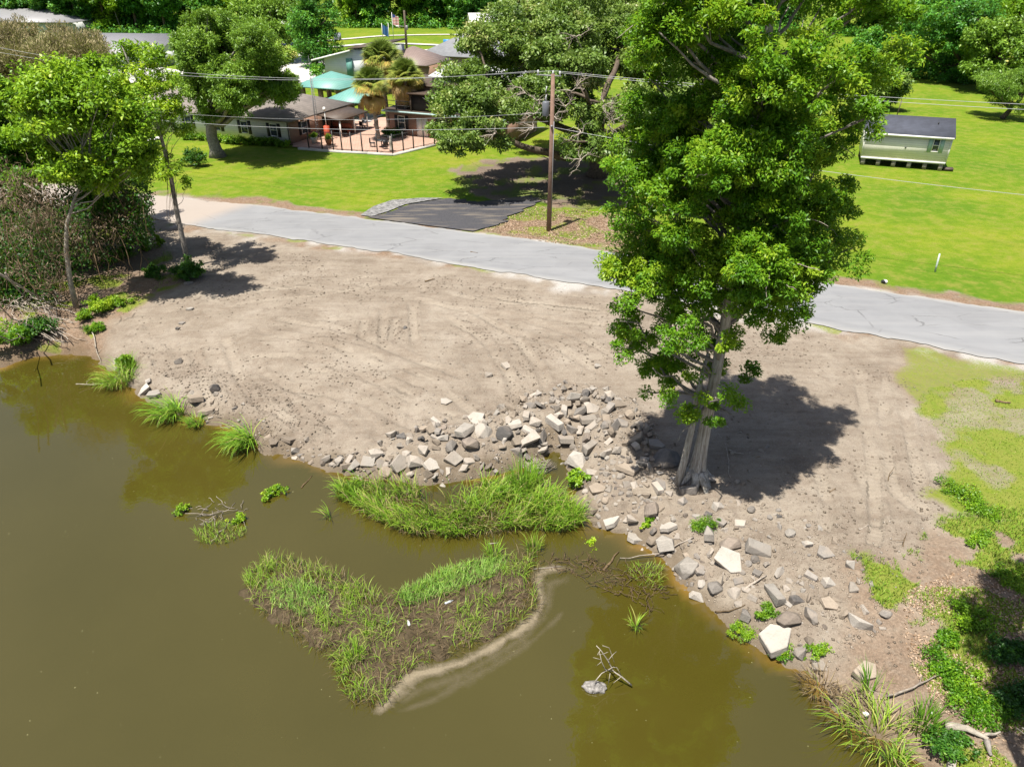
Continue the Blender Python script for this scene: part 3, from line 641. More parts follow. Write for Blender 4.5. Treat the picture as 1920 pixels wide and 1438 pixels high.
# ---- the tall tree on the bank
def big_tree():
    rng = np.random.default_rng(21)
    base = TREE.copy(); base[2] = float(gz(base[0], base[1])) - 0.1
    root = thing('tall_tree', 'tall bright green tree with grey fluted trunk standing on the rubble bank', 'tree', base)
    H = 21.5
    # fluted, flaring trunk
    nz, na = 40, 40; V = []
    a = np.arange(na) * 2 * math.pi / na
    for i in range(nz):
        z = (i / (nz - 1)) ** 1.7 * H
        r = 0.205 * (1 - z / H) ** 0.5 + 0.02 + 0.27 * math.exp(-z / 0.45) + 0.07 * math.exp(-z / 1.5)
        fl = 1 + (0.34 * math.exp(-z / 0.7) + 0.10 * math.exp(-z / 3.5)) * np.cos(7 * a + 1.1 * np.sin(2 * a + .4)) + 0.025 * np.cos(17 * a + z * .3)
        cx, cy = 0.12 * math.sin(z * .22), 0.10 * math.sin(z * .31 + 1) - .08
        V.append(np.c_[cx + r * fl * np.cos(a), cy + r * fl * np.sin(a), np.full(na, z)])
    V = np.vstack(V); i = np.arange(nz * na).reshape(nz, na); j = np.roll(i, -1, 1)
    F = np.stack([i[:-1], j[:-1], j[1:], i[1:]], -1).reshape(-1, 4)
    link('trunk', mesh_np('trunk', V, F, M['furrow'], smooth=True), root)
    rt = MB()
    for k in range(9):
        an = k * 2 * math.pi / 9 + rng.uniform(-.2, .2); L = rng.uniform(.8, 1.5)
        p = np.array([(math.cos(an + .15 * math.sin(5 * s)) * (0.22 + L * .8 * s), math.sin(an + .15 * math.sin(5 * s)) * (0.22 + L * .8 * s), 0.62 * (1 - s) ** 2.2 + 0.02 - .10 * s) for s in np.linspace(0, 1, 7)])
        rt.tube(p, np.linspace(.20, .05, 7), 7)
    rt.obj('root', M['furrow'], root, True)
    # second thin stem hugging the trunk
    st = MB(); st.tube([(-.75, -.2, 0), (-.62, -.18, 1.2), (-.5, -.1, 2.6), (-.42, 0, 4.5), (-.3, 0, 6)], [.17, .15, .13, .10, .05], 8)
    st.obj('side_stem', M['furrow'], root, True)
    trunk = np.array([(0.12 * math.sin(z * .22), 0.10 * math.sin(z * .31 + 1) - .08, z) for z in np.linspace(2.5, H - .5, 16)])
    # crown read off the photograph's outline: level -> left and right edge, each lobe at its own depth in the round crown
    rows = [(-230, 1330, 1480), (-170, 1250, 1560), (-100, 1200, 1620), (-30, 1170, 1680), (40, 1165, 1712), (100, 1165, 1722), (150, 1175, 1680), (205, 1180, 1640), (250, 1172, 1588), (300, 1135, 1586), (345, 1132, 1592),
            (395, 1145, 1592), (440, 1160, 1600), (485, 1128, 1590), (525, 1150, 1545), (570, 1150, 1535), (612, 1140, 1490), (650, 1160, 1470), (690, 1195, 1420), (725, 1200, 1390)]
    blobs = []
    for y, L_, R_ in rows:
        top = Q((L_ + R_) / 2, y, base[1]); s = mpp(top); half = (R_ - L_) / 2 * s; cx = top[0]; z = top[2]
        n = max(3, int(6.5 + half * 3.0)) if y < 560 else 6 + int(half * 1.3)
        for k in range(n):
            r = rng.uniform(0.52, 0.92) if y < 620 else rng.uniform(.72, 1.18)
            sz = rng.uniform(0.42, 0.98) * (0.7 if y > 560 else 1)
            rho = (half - sz * .8) * math.sqrt(rng.uniform(0.12 if y < 560 else .35, 1)); an = rng.uniform(0, 2 * math.pi)
            if y > 560 and math.sin(an) < 0.2 and abs(cx + rho * math.cos(an) - base[0] - .4) < 1.0: continue
            blobs.append((cx + rho * math.cos(an), base[1] + rho * math.sin(an), z + rng.uniform(-.6, .6), sz, sz, sz * .8))
        for sgn, xx in ((-1, L_), (1, R_)):     # lobes that make the outline
            q = Q(xx, y + rng.uniform(-15, 15), base[1] + rng.uniform(-1, 1)); sz = rng.uniform(.45, .8) * (0.7 if y > 560 else 1)
            blobs.append((q[0] - sgn * sz * .9, q[1], q[2], sz, sz, sz * .75))
    # drooping low sprays
    for px, py in ((1245, 790), (1265, 770), (1270, 815), (1230, 735), (1225, 690), (1300, 700), (1330, 740), (1300, 765), (1345, 760), (1375, 735), (1270, 828), (1240, 760), (1330, 790), (1370, 775), (1390, 755), (1180, 560), (1600, 465), (1140, 490), (1160, 655), (1165, 600)):
        q = Q(px, py, base[1] - rng.uniform(0.4, 1.6)); sz = rng.uniform(.22, .38); blobs.append((q[0], q[1], q[2], sz, sz, sz * .8))
    blobs = [np.r_[np.array(b[:3]) - base, b[3:]] for b in blobs]
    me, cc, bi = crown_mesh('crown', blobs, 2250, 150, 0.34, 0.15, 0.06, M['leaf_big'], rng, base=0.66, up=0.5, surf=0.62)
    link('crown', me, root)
    mb = MB(); limbs(mb, trunk, [b for b in blobs[::3]], rng, 0.13, 7, 1, 0.0, .08)
    mb.obj('branch', M['bark_grey'], root)
    # bare twigs poking through the leaves
    tw = MB()
    for _ in range(60):
        c = cc[rng.integers(len(cc))]; e = c + unit(c * np.array((1, 1, 0)) + rdir(1, rng)[0] * 3 + np.array((0, 0, -.5))) * rng.uniform(.5, 1.2); e = np.asarray(e)
        tw.tube(wob(c, e, 5, .35, rng), np.linspace(.018, .006, 5), 4, False)
    tag(tw.obj('bare_twig', M['deadwood'], root), kind='stuff')
    return root
big_tree()

# ---- generic tree with its own crown shape
def tree(name, label, base, tpts, tr, blobs, ncl, per, clr, ln, wd, leaf, bark, seed, group=None, cbase=0.45, twigs=1, cat='tree', limbstep=1, surf=.6, droop=0.0, up=.35, sag=.03, lr=0.5, squash=.75, tmin=.25):
    rng = np.random.default_rng(seed); base = np.asarray(base, float)
    root = thing(name, label, cat, base, group=group)
    tp = np.asarray(tpts, float); mb = MB()
    mb.tube(tp, tr, 8, True); tk = mb.obj('trunk', M[bark], root, True)
    me, cc, bi = crown_mesh('crown', blobs, ncl, per, clr, ln, wd, M[leaf], rng, base=cbase, surf=surf, droop=droop, up=up, squash=squash)
    link('crown', me, root)
    lb = MB(); limbs(lb, tp, blobs[::limbstep], rng, tr[0] * lr, 7, twigs, sag, tmin); lb.obj('branch', M[bark], root, True)
    return root

# live oak beyond the road: wide spreading, thin olive foliage, bare pale twigs
def live_oak():
    rng = np.random.default_rng(33); base = P(1118, 330); base[2] -= .05
    big = []
    for px, py, Y, sx, sz in [(1010, 60, 70, 5.5, 3.6), (940, 110, 68, 4.2, 3.0), (1090, 70, 72, 5.5, 4.0), (1060, 150, 64, 4.5, 3.0), (880, 170, 64, 3.4, 2.6), (850, 215, 62, 2.6, 2.2), (960, 190, 62, 3.8, 2.6),
                              (1130, 180, 62, 4.0, 2.8), (1180, 90, 72, 5.0, 4.0), (900, 240, 60, 2.8, 1.7), (860, 265, 60, 1.8, 1.2), (1090, 270, 60, 2.6, 1.1), (1150, 275, 61, 3.0, 1.1), (1260, 110, 74, 6, 4.0), (1330, 180, 70, 5.5, 3.6), (1250, 230, 64, 4.5, 2.5), (1180, 20, 78, 5, 3.0), (970, 30, 76, 3.5, 2.2), (1300, 60, 78, 5, 3), (1040, 105, 78, 5, 3.5), (840, 180, 66, 1.8, 1.3)]:
        q = Q(px, py, Y); big.append(np.r_[q - base, sx, sx * .9, sz])
    blobs = sub_blobs(big, rng, 11, (0.22, 0.40))
    root = thing('live_oak', 'sprawling olive green live oak with long low limbs behind the utility pole', 'tree', base)
    tr = MB(); tp = np.array([(0, 0, 0), (.1, 0, .8), (0, .1, 1.8), (-.1, .2, 3.0), (.2, .3, 4.4)]); tr.tube(tp, [1.15, .82, .74, .8, .5], 12); tr.obj('trunk', M['bark_dark'], root, True)
    lb = MB()
    def limb(pts, r0, r1):
        pts = np.array(pts, float); tt = np.linspace(0, len(pts) - 1, 14)
        p = np.stack([np.interp(tt, range(len(pts)), pts[:, k]) for k in range(3)], 1); p[1:-1] += rng.normal(0, .10, (12, 3)); p[1:-1] = (p[:-2] + p[1:-1] * 2 + p[2:]) / 4
        lb.tube(p, np.linspace(r0, r1, 14), 7, False); return p
    L = []
    def rel(px, py, Y): return Q(px, py, Y) - base
    L.append(limb([(0, 0, 2.4), rel(1060, 300, 64), rel(1000, 283, 62.5), rel(945, 262, 61.5), rel(900, 245, 61)], .46, .12))
    L.append(limb([(0, 0, 3), rel(1060, 240, 65), rel(990, 215, 63), rel(920, 170, 63)], .42, .12))
    L.append(limb([(0, 0, 3.4), rel(1080, 190, 66), rel(1050, 120, 67), rel(1010, 60, 69)], .45, .12))
    L.append(limb([(0, 0, 3.6), rel(1130, 180, 67), rel(1160, 110, 70), rel(1180, 60, 72)], .42, .12))
    L.append(limb([(0, 0, 3.0), rel(1180, 230, 66), rel(1250, 200, 66), rel(1320, 170, 68)], .42, .12))
    L.append(limb([(0, 0, 2.6), rel(1110, 285, 63), rel(1120, 275, 60), rel(1150, 270, 59)], .34, .10))
    L.append(limb([(0, 0, 3.4), rel(1110, 220, 63), rel(1100, 190, 60.5), rel(1095, 170, 59)], .34, .10))
    for b in blobs[::3]:
        c = b[:3]; l = min(L, key=lambda l: np.min(np.linalg.norm(l - c, axis=1))); k = np.argmin(np.linalg.norm(l - c, axis=1))
        p = wob(l[k], c, 6, .3, rng, -.03); lb.tube(p, np.linspace(.14, .035, 6), 5, False)
        for _ in range(2):
            lb.tube(wob(p[rng.integers(2, 6)], c + rdir(1, rng)[0] * b[3:6], 5, .35, rng), np.linspace(.05, .014, 5), 4, False)
    lb.obj('branch', M['bark_dark'], root, True)
    tw = MB()
    for px, py, Y in [(1130, 200, 58), (1150, 225, 58), (1010, 190, 58), (1000, 240, 58.5), (1060, 200, 59), (1080, 165, 59), (985, 175, 59), (1145, 210, 58.2), (1040, 220, 58.5), (1000, 215, 58), (1090, 300, 57.5), (1090, 250, 58), (930, 250, 58.5), (1080, 70, 61), (1140, 235, 57.8)]:
        q = rel(px, py, Y)
        for _ in range(5):
            e = q + rdir(1, rng)[0] * np.array((1.6, .8, 1.0)) * rng.uniform(.5, 1.1); p = wob(q, e, 6, .5, rng); tw.tube(p, np.linspace(.045, .012, 6), 4, False)
            for _ in range(3): tw.tube(wob(p[rng.integers(1, 6)], e + rdir(1, rng)[0] * .6, 4, .4, rng), np.linspace(.02, .008, 4), 3, False)
    tag(tw.obj('dead_twig', M['deadwood'], root), kind='stuff')
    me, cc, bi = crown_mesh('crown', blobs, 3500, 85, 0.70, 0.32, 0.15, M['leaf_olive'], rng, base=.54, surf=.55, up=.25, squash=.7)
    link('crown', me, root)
live_oak()

def dome(base, px, py, Y, rx, rz, rng, per=14, fr=(.26, .46), ry=None):
    q = Q(px, py, Y) - base
    return sub_blobs([np.r_[q, rx, ry or rx, rz]], rng, per, fr)
def mid_trees():
    rng = np.random.default_rng(5)
    # left oak over the cream wing
    b = P(408, 293); bl = dome(b, 440, 110, 77, 6.2, 5.2, rng, 34, (.24, .40)) + dome(b, 395, 185, 76, 3.4, 2.2, rng, 10) + dome(b, 500, 165, 77, 3.2, 2.6, rng, 10) + dome(b, 430, 40, 78, 3.6, 2.2, rng, 8)
    tree('shade_oak', 'rounded willow green oak on the lawn in front of the cream wing', b, [(0, 0, -.1), (-.05, 0, .7), (-.2, 0, 2.0), (0, .1, 3.4), (.5, .2, 5.5)], [1.0, .66, .58, .56, .3], bl, 1700, 90, .62, .32, .10, 'leaf_oak', 'bark_grey', 6, lr=.32, tmin=.6)
    # tan leafless-looking tree, upper left
    b = P(75, 205); bl = dome(b, 80, 110, b[1], 9.0, 5.2, rng, 26, (.22, .4)) + dome(b, 150, 130, b[1] - 4, 5, 4, rng, 8) + dome(b, -10, 120, b[1], 6, 4.5, rng, 8)
    tree('tan_tree', 'straw coloured half bare tree behind the green thicket, upper left corner', b, [(0, 0, 0), (0, 0, 2), (.3, 0, 4), (0, 0, 6)], [.5, .4, .35, .2], bl, 1800, 60, .95, .50, .10, 'leaf_tan', 'deadwood', 8, twigs=3, droop=-.8, up=-.1, squash=1.0)
    # tall tree beyond the pavilion
    b = P(592, 128); bl = dome(b, 592, 70, b[1], 4.6, 6.0, rng, 18) + dome(b, 596, 15, b[1], 3.2, 4.0, rng, 8)
    tree('feathery_tree', 'upright bright green tree beyond the green pavilion roof', b, [(0, 0, 0), (0, 0, 4), (0, 0, 8), (0, 0, 14)], [.6, .45, .35, .1], bl, 420, 40, 1.0, .55, .22, 'leaf_far', 'bark_dark', 9)
    b = P(520, 118); bl = dome(b, 520, 40, b[1], 7.0, 4.5, rng, 18) + dome(b, 470, 25, b[1], 5, 4, rng, 8)
    tree('park_tree', 'broad olive crowned tree shading the white awning, left of the feathery one', b, [(0, 0, 0), (0, 0, 3), (0, 0, 6), (0, 0, 9)], [.6, .45, .35, .1], bl, 420, 40, 1.2, .6, .24, 'leaf_oak', 'bark_dark', 10)
    b = P(604, 168); bl = dome(b, 606, 140, b[1], 2.0, 2.2, rng, 8)
    tree('small_tree', 'small green tree between the pavilion and the grey wall', b, [(0, 0, 0), (0, 0, 1), (0, 0, 2), (0, 0, 3)], [.2, .15, .12, .05], bl, 120, 36, .5, .35, .16, 'leaf_far', 'bark_dark', 12)
    b = P(975, 45); bl = dome(b, 955, 20, b[1], 5, 5, rng, 12)
    # right side group
    specs = [('leafy_tree', 'wide deep green tree at the end of the mown lane, tallest of the right group', (1800, 152), 1790, 70, 8.5, 8.5, 'leaf_far', 16), ('leafy_tree', 'dense green tree at the left end of the group on the right lawn', (1728, 128), 1732, 60, 6.0, 6.5, 'leaf_yellow', 17),
             ('leafy_tree', 'olive tree with pale twigs at the right edge behind the leaning pine', (1858, 172), 1880, 100, 6.0, 5.0, 'leaf_oak', 18), ('leafy_tree', 'yellow green tree cut by the top right corner', (1960, 120), 1925, 40, 7.5, 6, 'leaf_yellow', 19),
             ('leafy_tree', 'dark green tree low behind the big trunk end of the lane', (1690, 132), 1665, 90, 4.5, 5.0, 'leaf_far', 20), ('leafy_tree', 'low green tree half hidden behind the tall tree above the small house', (1640, 205), 1645, 160, 3.2, 3.6, 'leaf_olive', 22)]
    for nm, lb, (px, py), cx, cy, rx, rz, lf, sd in specs:
        b = P(px, py); bl = dome(b, cx, cy, b[1], rx, rz, rng, 22, (.26, .44))
        if sd in (16, 17): bl += dome(b, cx + 10, cy + 48, b[1] - 2, rx * .8, rz * .45, rng, 10)
        tree(nm, lb, b, [(0, 0, 0), (0, 0, 2.5), (0, 0, 5), (0, 0, 9)], [.7, .5, .4, .1], bl, 560, 52, 1.0, .55, .25, lf, 'bark_dark', sd, group='trees beyond the right lawn')
    b = P(1878, 223)
    bl = dome(b, 1898, 165, b[1], 3.9, 3.0, rng, 16, (.26, .42))
    tree('leaning_pine', 'small leaning conifer alone on the right lawn', b, [(0, 0, 0), (.8, 0, 1.2), (1.6, 0, 2.4), (1.7, 0, 4.5)], [.36, .26, .2, .08], bl, 420, 60, .55, .34, .06, 'leaf_oak', 'bark_dark', 23, cbase=.4, droop=.4)
mid_trees()

# ---- thicket on the left bank
def thicket():
    rng = np.random.default_rng(44)
    def T(name, label, px, py, tpx, blobs, r, ncl, leaf, seed, cbase=.45, bark='bark_grey', ln=.26, wd=.12, per=60, clr=.55):
        b = GP(px, py); pts = [(0, 0, -.1)] + [tuple(Q(x, y, b[1] + dy) - b) for x, y, dy in tpx]
        bl = []
        for x, y, dy, s in blobs: q = Q(x, y, b[1] + dy) - b; bl += sub_blobs([np.r_[q, s, s, s * .8]], rng, 6, (.3, .5))
        return tree(name, label, b, pts, list(np.linspace(r, r * .35, len(pts))), bl, ncl, per, clr, ln, wd, leaf, bark, seed, cbase=cbase, twigs=2, group='trees of the left bank thicket', limbstep=2, lr=.35)
    T('pale_stem_tree', 'thin crooked pale trunk nearest the water in the left thicket', 143, 577, [(132, 530, 0), (124, 470, .3), (125, 420, .5), (140, 372, .8), (160, 330, 1)], [(150, 290, .6, 2.0), (120, 330, .3, 1.5), (180, 335, .8, 1.3), (145, 205, 0, 2.7), (205, 245, 0, 2.2), (95, 210, .5, 2.4), (150, 158, .3, 1.5), (238, 300, .3, 1.5), (60, 180, .5, 1.6), (20, 165, .6, 1.3), (255, 215, -.5, 1.0), (225, 185, 0, 1.1), (180, 130, .3, .9)], .17, 520, 'leaf_yellow', 45, .58, 'bark_pale')
    T('thicket_tree', 'twin stemmed leafy tree at the thicket edge beside the road', 178, 492, [(170, 430, 0), (175, 380, .2), (180, 330, .4), (185, 270, .6)], [(180, 240, 0, 2.4), (200, 290, -.5, 2.0), (220, 325, 0, 1.9), (190, 365, .3, 1.7), (225, 385, .6, 1.4), (110, 230, 1, 2.4), (60, 200, 1, 2.0)], .30, 460, 'leaf_yellow', 46, .46)
    T('thicket_tree', 'leafy tree left of the twin stemmed one, green crown cut by the frame', 92, 500, [(85, 430, 0), (75, 370, .3), (70, 310, .5)], [(60, 250, 0, 3.0), (20, 220, 1, 2.8), (100, 290, -1, 2.4), (60, 200, 2, 2.2), (0, 280, 0, 2.4), (40, 400, -1, 1.6), (90, 240, -1, 2.0)], .26, 620, 'leaf_yellow', 47, .52)
    T('thicket_tree', 'dark leafed tree on the far left edge of the thicket', -30, 520, [(-30, 440, 0), (-20, 380, 0), (0, 320, .4)], [(-20, 330, 0, 2.8), (-70, 250, 1, 3.2), (-110, 350, 0, 3)], .25, 330, 'leaf_big', 48, .36)
    T('thicket_tree', 'leafy tree right behind the twin stemmed one, overhanging the road', 215, 440, [(218, 400, 0), (215, 350, .4), (210, 300, .6)], [(205, 285, 1, 1.7), (245, 330, .5, 1.3), (170, 210, 2, 1.6)], .16, 200, 'leaf_yellow', 49, .4)
    # slim young tree beside the road
    b = GP(352, 503); rng2 = np.random.default_rng(50)
    path = [(345, 460), (332, 400), (320, 330), (308, 280), (300, 250), (282, 200), (262, 160), (240, 115), (228, 85)]
    pts = [(0, 0, -.1)] + [tuple(Q(x, y, b[1] + .02 * i) - b) for i, (x, y) in enumerate(path)]
    bl = []
    for x, y, s in [(232, 85, .55), (245, 100, .6), (215, 115, .55), (262, 95, .6), (285, 100, .7), (300, 115, .7), (310, 150, .65), (270, 130, .8), (225, 140, .6), (250, 160, .55), (215, 165, .5), (290, 160, .8), (275, 190, .8), (305, 200, .8), (330, 205, .7), (325, 235, .75), (300, 235, .7), (345, 240, .45), (280, 225, .6), (265, 250, .5), (340, 185, .5), (240, 185, .4), (260, 205, .4),
                    (318, 320, .5), (310, 335, .45), (340, 335, .4), (300, 305, .4), (335, 310, .45), (350, 350, .25), (285, 270, .5), (262, 283, .5), (323, 405, .15), (302, 292, .5)]:
        q = Q(x, y, b[1] + rng2.uniform(-1.3, 1.3)) - b; bl.append(np.r_[q, s * 1.15, s * 1.15, s * .85])
    tree('slim_tree', 'slim young tree with thin bright crown standing at the dirt clearing corner', b, pts, list(np.linspace(.19, .03, len(pts))), bl, 290, 34, .36, .24, .10, 'leaf_yellow', 'bark_grey', 51, cbase=.72, twigs=1, lr=.24, tmin=.1)
    vn_ = MB()
    for k in range(7):
        x = rng.uniform(310, 345); a = Q(x, rng.uniform(270, 320), b[1] - .3); e = Q(x + rng.uniform(-6, 10), rng.uniform(380, 420), b[1] - .3); vn_.tube(wob(a, e, 7, .12, rng), .012, 3, False)
    tag(vn_.obj('hanging_vine', M['deadbrown']), 'thin brown vines dangling from the slim young tree', 'vine')
thicket()

# ---- shrubs and weeds (each a clump of its own)
def bush(name, label, p, r, h, leaf, seed, ln=.14, wd=.07, ncl=40, per=40, cbase=.5, cat='bush', group=None, sq=None):
    rng = np.random.default_rng(seed); p = np.asarray(p, float)
    root = thing(name, label, cat, p, group=group)
    bl = []
    for _ in range(9):
        a = rng.uniform(0, 6.28); q = r * math.sqrt(rng.random()) * .7; s = r * rng.uniform(.3, .5); bl.append((q * math.cos(a), q * math.sin(a), rng.uniform(.25, .75) * h, s, s, h * .33))
    me, cc, bi = crown_mesh('foliage', bl, ncl, per, r * .22, ln, wd, M[leaf], rng, base=cbase, up=.4)
    link('foliage', me, root)
    st = MB()
    for b in bl: st.tube(wob((b[0] * .3, b[1] * .3, -.05), b[:3], 4, .2, rng), np.linspace(.02, .008, 4) * max(1, r), 4, False)
    st.obj('stem', M['deadbrown'], root)
    return root
def shrubs():
    B = [('ivy_clump', 'dark green ivy mound at the foot of the slim young tree', 352, 520, 1.15, 1.3, 'leaf_dark', .16, .10, 90, .55),
         ('shrub', 'dark round shrub on the lawn left of the shade oak', 366, 312, 1.5, 1.9, 'leaf_dark', .2, .1, 80, .4),
         ('weed_bush', 'bright yellow green weed bush on the left bank below the pale trunk', 195, 580, 1.0, .8, 'leaf_yellow', .15, .06, 70, .7),
         ('weed_bush', 'green weeds just right of the crooked pale trunk base', 160, 600, .7, .6, 'leaf_yellow', .14, .06, 45, .6),
         ('weed_bush', 'leafy sprig growing half way up behind the crooked pale trunk', 133, 505, .5, 1.2, 'leaf_big', .15, .08, 40, .55),
         ('weed_bush', 'low green weeds beside the twin stemmed tree', 240, 482, .7, .8, 'leaf_big', .15, .08, 50, .5),
         ('weed_bush', 'upright light green weeds under the roadside shade', 270, 470, .6, 1.1, 'leaf_yellow', .14, .06, 50, .5),
         ('weed_bush', 'small bright weed tuft at the edge of the roadside shade', 300, 462, .45, .8, 'leaf_yellow', .13, .06, 40, .6),
         ('weed_bush', 'broad dark weeds left of the ivy mound', 290, 520, .9, .7, 'leaf_dark', .15, .08, 55, .5),
         ('weed_bush', 'dark green bush at the water corner of the left thicket', 90, 625, 1.3, 1.0, 'leaf_dark', .16, .08, 90, .45),
         ('weed_bush', 'leafy bush overhanging the pond at the far left edge', 15, 650, 1.3, 1.3, 'leaf_big', .16, .08, 90, .5),
         ('weed_bush', 'dark bush behind the fallen branches on the far left', 20, 560, 1.6, 1.8, 'leaf_dark', .18, .09, 110, .4),
         ('weed_bush', 'green weeds between the pond corner and the dirt slope', 178, 625, .6, .6, 'leaf_big', .13, .06, 40, .5),
         ('weed_bush', 'green bush growing over the concrete at the left shore', 238, 690, .55, .9, 'leaf_yellow', .14, .05, 60, .55),
         ('weed_bush', 'low weeds at the dirt edge under the bright weed bush', 228, 570, .6, .4, 'leaf_yellow', .12, .05, 40, .55),
         ('water_weed', 'bright green leafy clump beside the twig ball at the inlet', 1082, 906, .62, .6, 'leaf_yellow', .12, .07, 60, .62),
         ('water_weed', 'yellow green leafy weed hanging over the debris below the reed bed', 1105, 1035, .55, .5, 'leaf_yellow', .12, .07, 50, .8),
         ('weed_bush', 'round light green cushion weed beside the grey oblong stone', 1527, 1226, .36, .35, 'leaf_yellow', .09, .05, 45, .6),
         ('weed_bush', 'green weed spilling into the water beside the largest slab', 1472, 1225, .42, .35, 'leaf_big', .10, .05, 45, .7),
         ('weed_bush', 'narrow leaved green plant between the boulders above the largest slab', 1437, 1153, .36, .45, 'leaf_yellow', .14, .04, 40, .45),
         ('weed_bush', 'yellow green grass cushion at the water left of the largest slab', 1388, 1185, .45, .3, 'leaf_yellow', .11, .03, 45, .75),
         ('weed_bush', 'dark leafy bush at the bottom right corner beside the log', 1780, 1395, .55, .6, 'leaf_dark', .14, .08, 70, .7),
         ('weed_bush', 'tall weed clump at the shadow edge on the lower right bank', 1815, 1165, .6, .7, 'leaf_yellow', .13, .06, 60, .5),
         ('weed_bush', 'green weeds in the middle of the lower right bank', 1755, 1250, .6, .5, 'leaf_big', .12, .06, 60, .6),
         ('weed_bush', 'low weed mound left of the shaded slope', 1775, 1195, .35, .4, 'leaf_big', .12, .06, 40, .55),
         ('weed_bush', 'weed mound beside the long fallen stick', 1800, 1290, .6, .5, 'leaf_yellow', .12, .06, 60, .5),
         ('weed_bush', 'lower weed mound above the pale log', 1830, 1340, .7, .5, 'leaf_big', .12, .06, 65, .55),
         ('weed_bush', 'shaded bush on the right edge under the overhanging tree', 1900, 1230, .6, .7, 'leaf_dark', .14, .07, 80, .4),
         ('weed_bush', 'shaded bush on the right edge below the first', 1905, 1320, .6, .7, 'leaf_dark', .14, .07, 80, .4),
         ('weed_bush', 'bright weed tuft at the lower edge of the right grass', 1795, 925, .8, .5, 'leaf_yellow', .13, .05, 60, .5),
         ('weed_bush', 'second weed tuft along the lower edge of the right grass', 1840, 955, .7, .35, 'leaf_yellow', .12, .05, 50, .5),
         ('weed_bush', 'weed tuft in the dirt right of the wheel ruts', 1830, 1010, .5, .3, 'leaf_yellow', .11, .05, 40, .55),
         ('weed_bush', 'green weeds at the shadow corner, right edge of the bank', 1885, 1085, .6, .35, 'leaf_yellow', .11, .05, 50, .55),
         ('weed_bush', 'weed growing through the stones below the tall tree', 1320, 985, .5, .45, 'leaf_yellow', .12, .04, 40, .4),
         ('weed_bush', 'small bright weed between the stones at the water under the tall tree', 1209, 992, .2, .25, 'leaf_yellow', .10, .06, 22, .8),
         ('weed_bush', 'low green weed in front of the brown boulder', 1216, 975, .22, .15, 'leaf_big', .09, .05, 22, .6),
         ('patio_shrub', 'dark shrub inside the fence under the palms', 737, 258, 1.3, 1.3, 'leaf_dark', .22, .12, 60, .4)]
    for i, (nm, lb, px, py, r, h, lf, ln, wd, n, cb) in enumerate(B):
        low = nm == 'weed_bush' and px > 1300; k = (1.3, .6, .75, 1.0) if low else (1, 1, 1, 1)
        bush(nm, lb, GP(px, py), r * k[0], h * k[1], lf, 100 + i, ln * k[2], wd * k[2], int(n * k[3]), 34, cb * (.82 if low else 1))
    # clipped hedge along the cream wing
    a, b = GP(350, 262), GP(536, 277); rng = np.random.default_rng(200); L = np.linalg.norm(b - a)
    root = thing('hedge', 'clipped low green hedge along the cream wing wall', 'hedge', a)
    bl = [np.r_[(b - a) * t + np.array((0, .3 * math.sin(t * 9), .45)), .6, .55, .42] for t in np.linspace(0, 1, 26)]
    me, *_ = crown_mesh('foliage', bl, 420, 26, .24, .2, .1, M['leaf_yellow'], rng, base=.35); link('foliage', me, root)
    st = MB(); [st.tube([tuple(x[:3] * (1, 1, 0)), tuple(x[:3])], .03, 4) for x in bl]; tag(st.obj('stem', M['bark_dark'], root), kind='stuff')
shrubs()

# ---- overhanging tree on the right bank, mostly outside the frame
def corner_tree():
    rng = np.random.default_rng(61); b = np.array((12.6, 8.8, 0.0)); b[2] = float(gz(b[0], b[1]))
    bl = []
    for x, y, z, q in [(11.9, 10.4, 12.3, 1.5), (12.2, 9.2, 11.5, 1.6), (12.0, 11.6, 13.2, 1.3), (13.0, 11.8, 11.6, 1.6), (13.2, 12.6, 12.6, 1.4), (12.8, 10.2, 13.4, 1.5), (14.2, 12.6, 12.4, 1.8), (12.4, 8.6, 12.8, 1.4), (13.4, 10.8, 11.0, 1.6)]:
        bl += sub_blobs([np.r_[np.array((x, y, z)) - b, q, q, q * .7]], rng, 4, (.32, .52))
    q = Q(1913, 1362, 9.6) - b; bl += [np.r_[q, .14, .14, .12], np.r_[q + np.array((.3, .1, -.1)), .2, .2, .15], np.r_[Q(1925, 1300, 9.8) - b, .25, .25, .2]]
    tree('corner_tree', 'leafy tree just outside the lower right corner, shading the bank', b, [(0, 0, -.1), (-.1, .2, 3), (-.3, .6, 6), (-.8, 1.2, 9), (-1.0, 1.5, 12)], [.26, .22, .18, .12, .06], bl, 420, 46, .42, .2, .09, 'leaf_big', 'bark_grey', 62)
corner_tree()

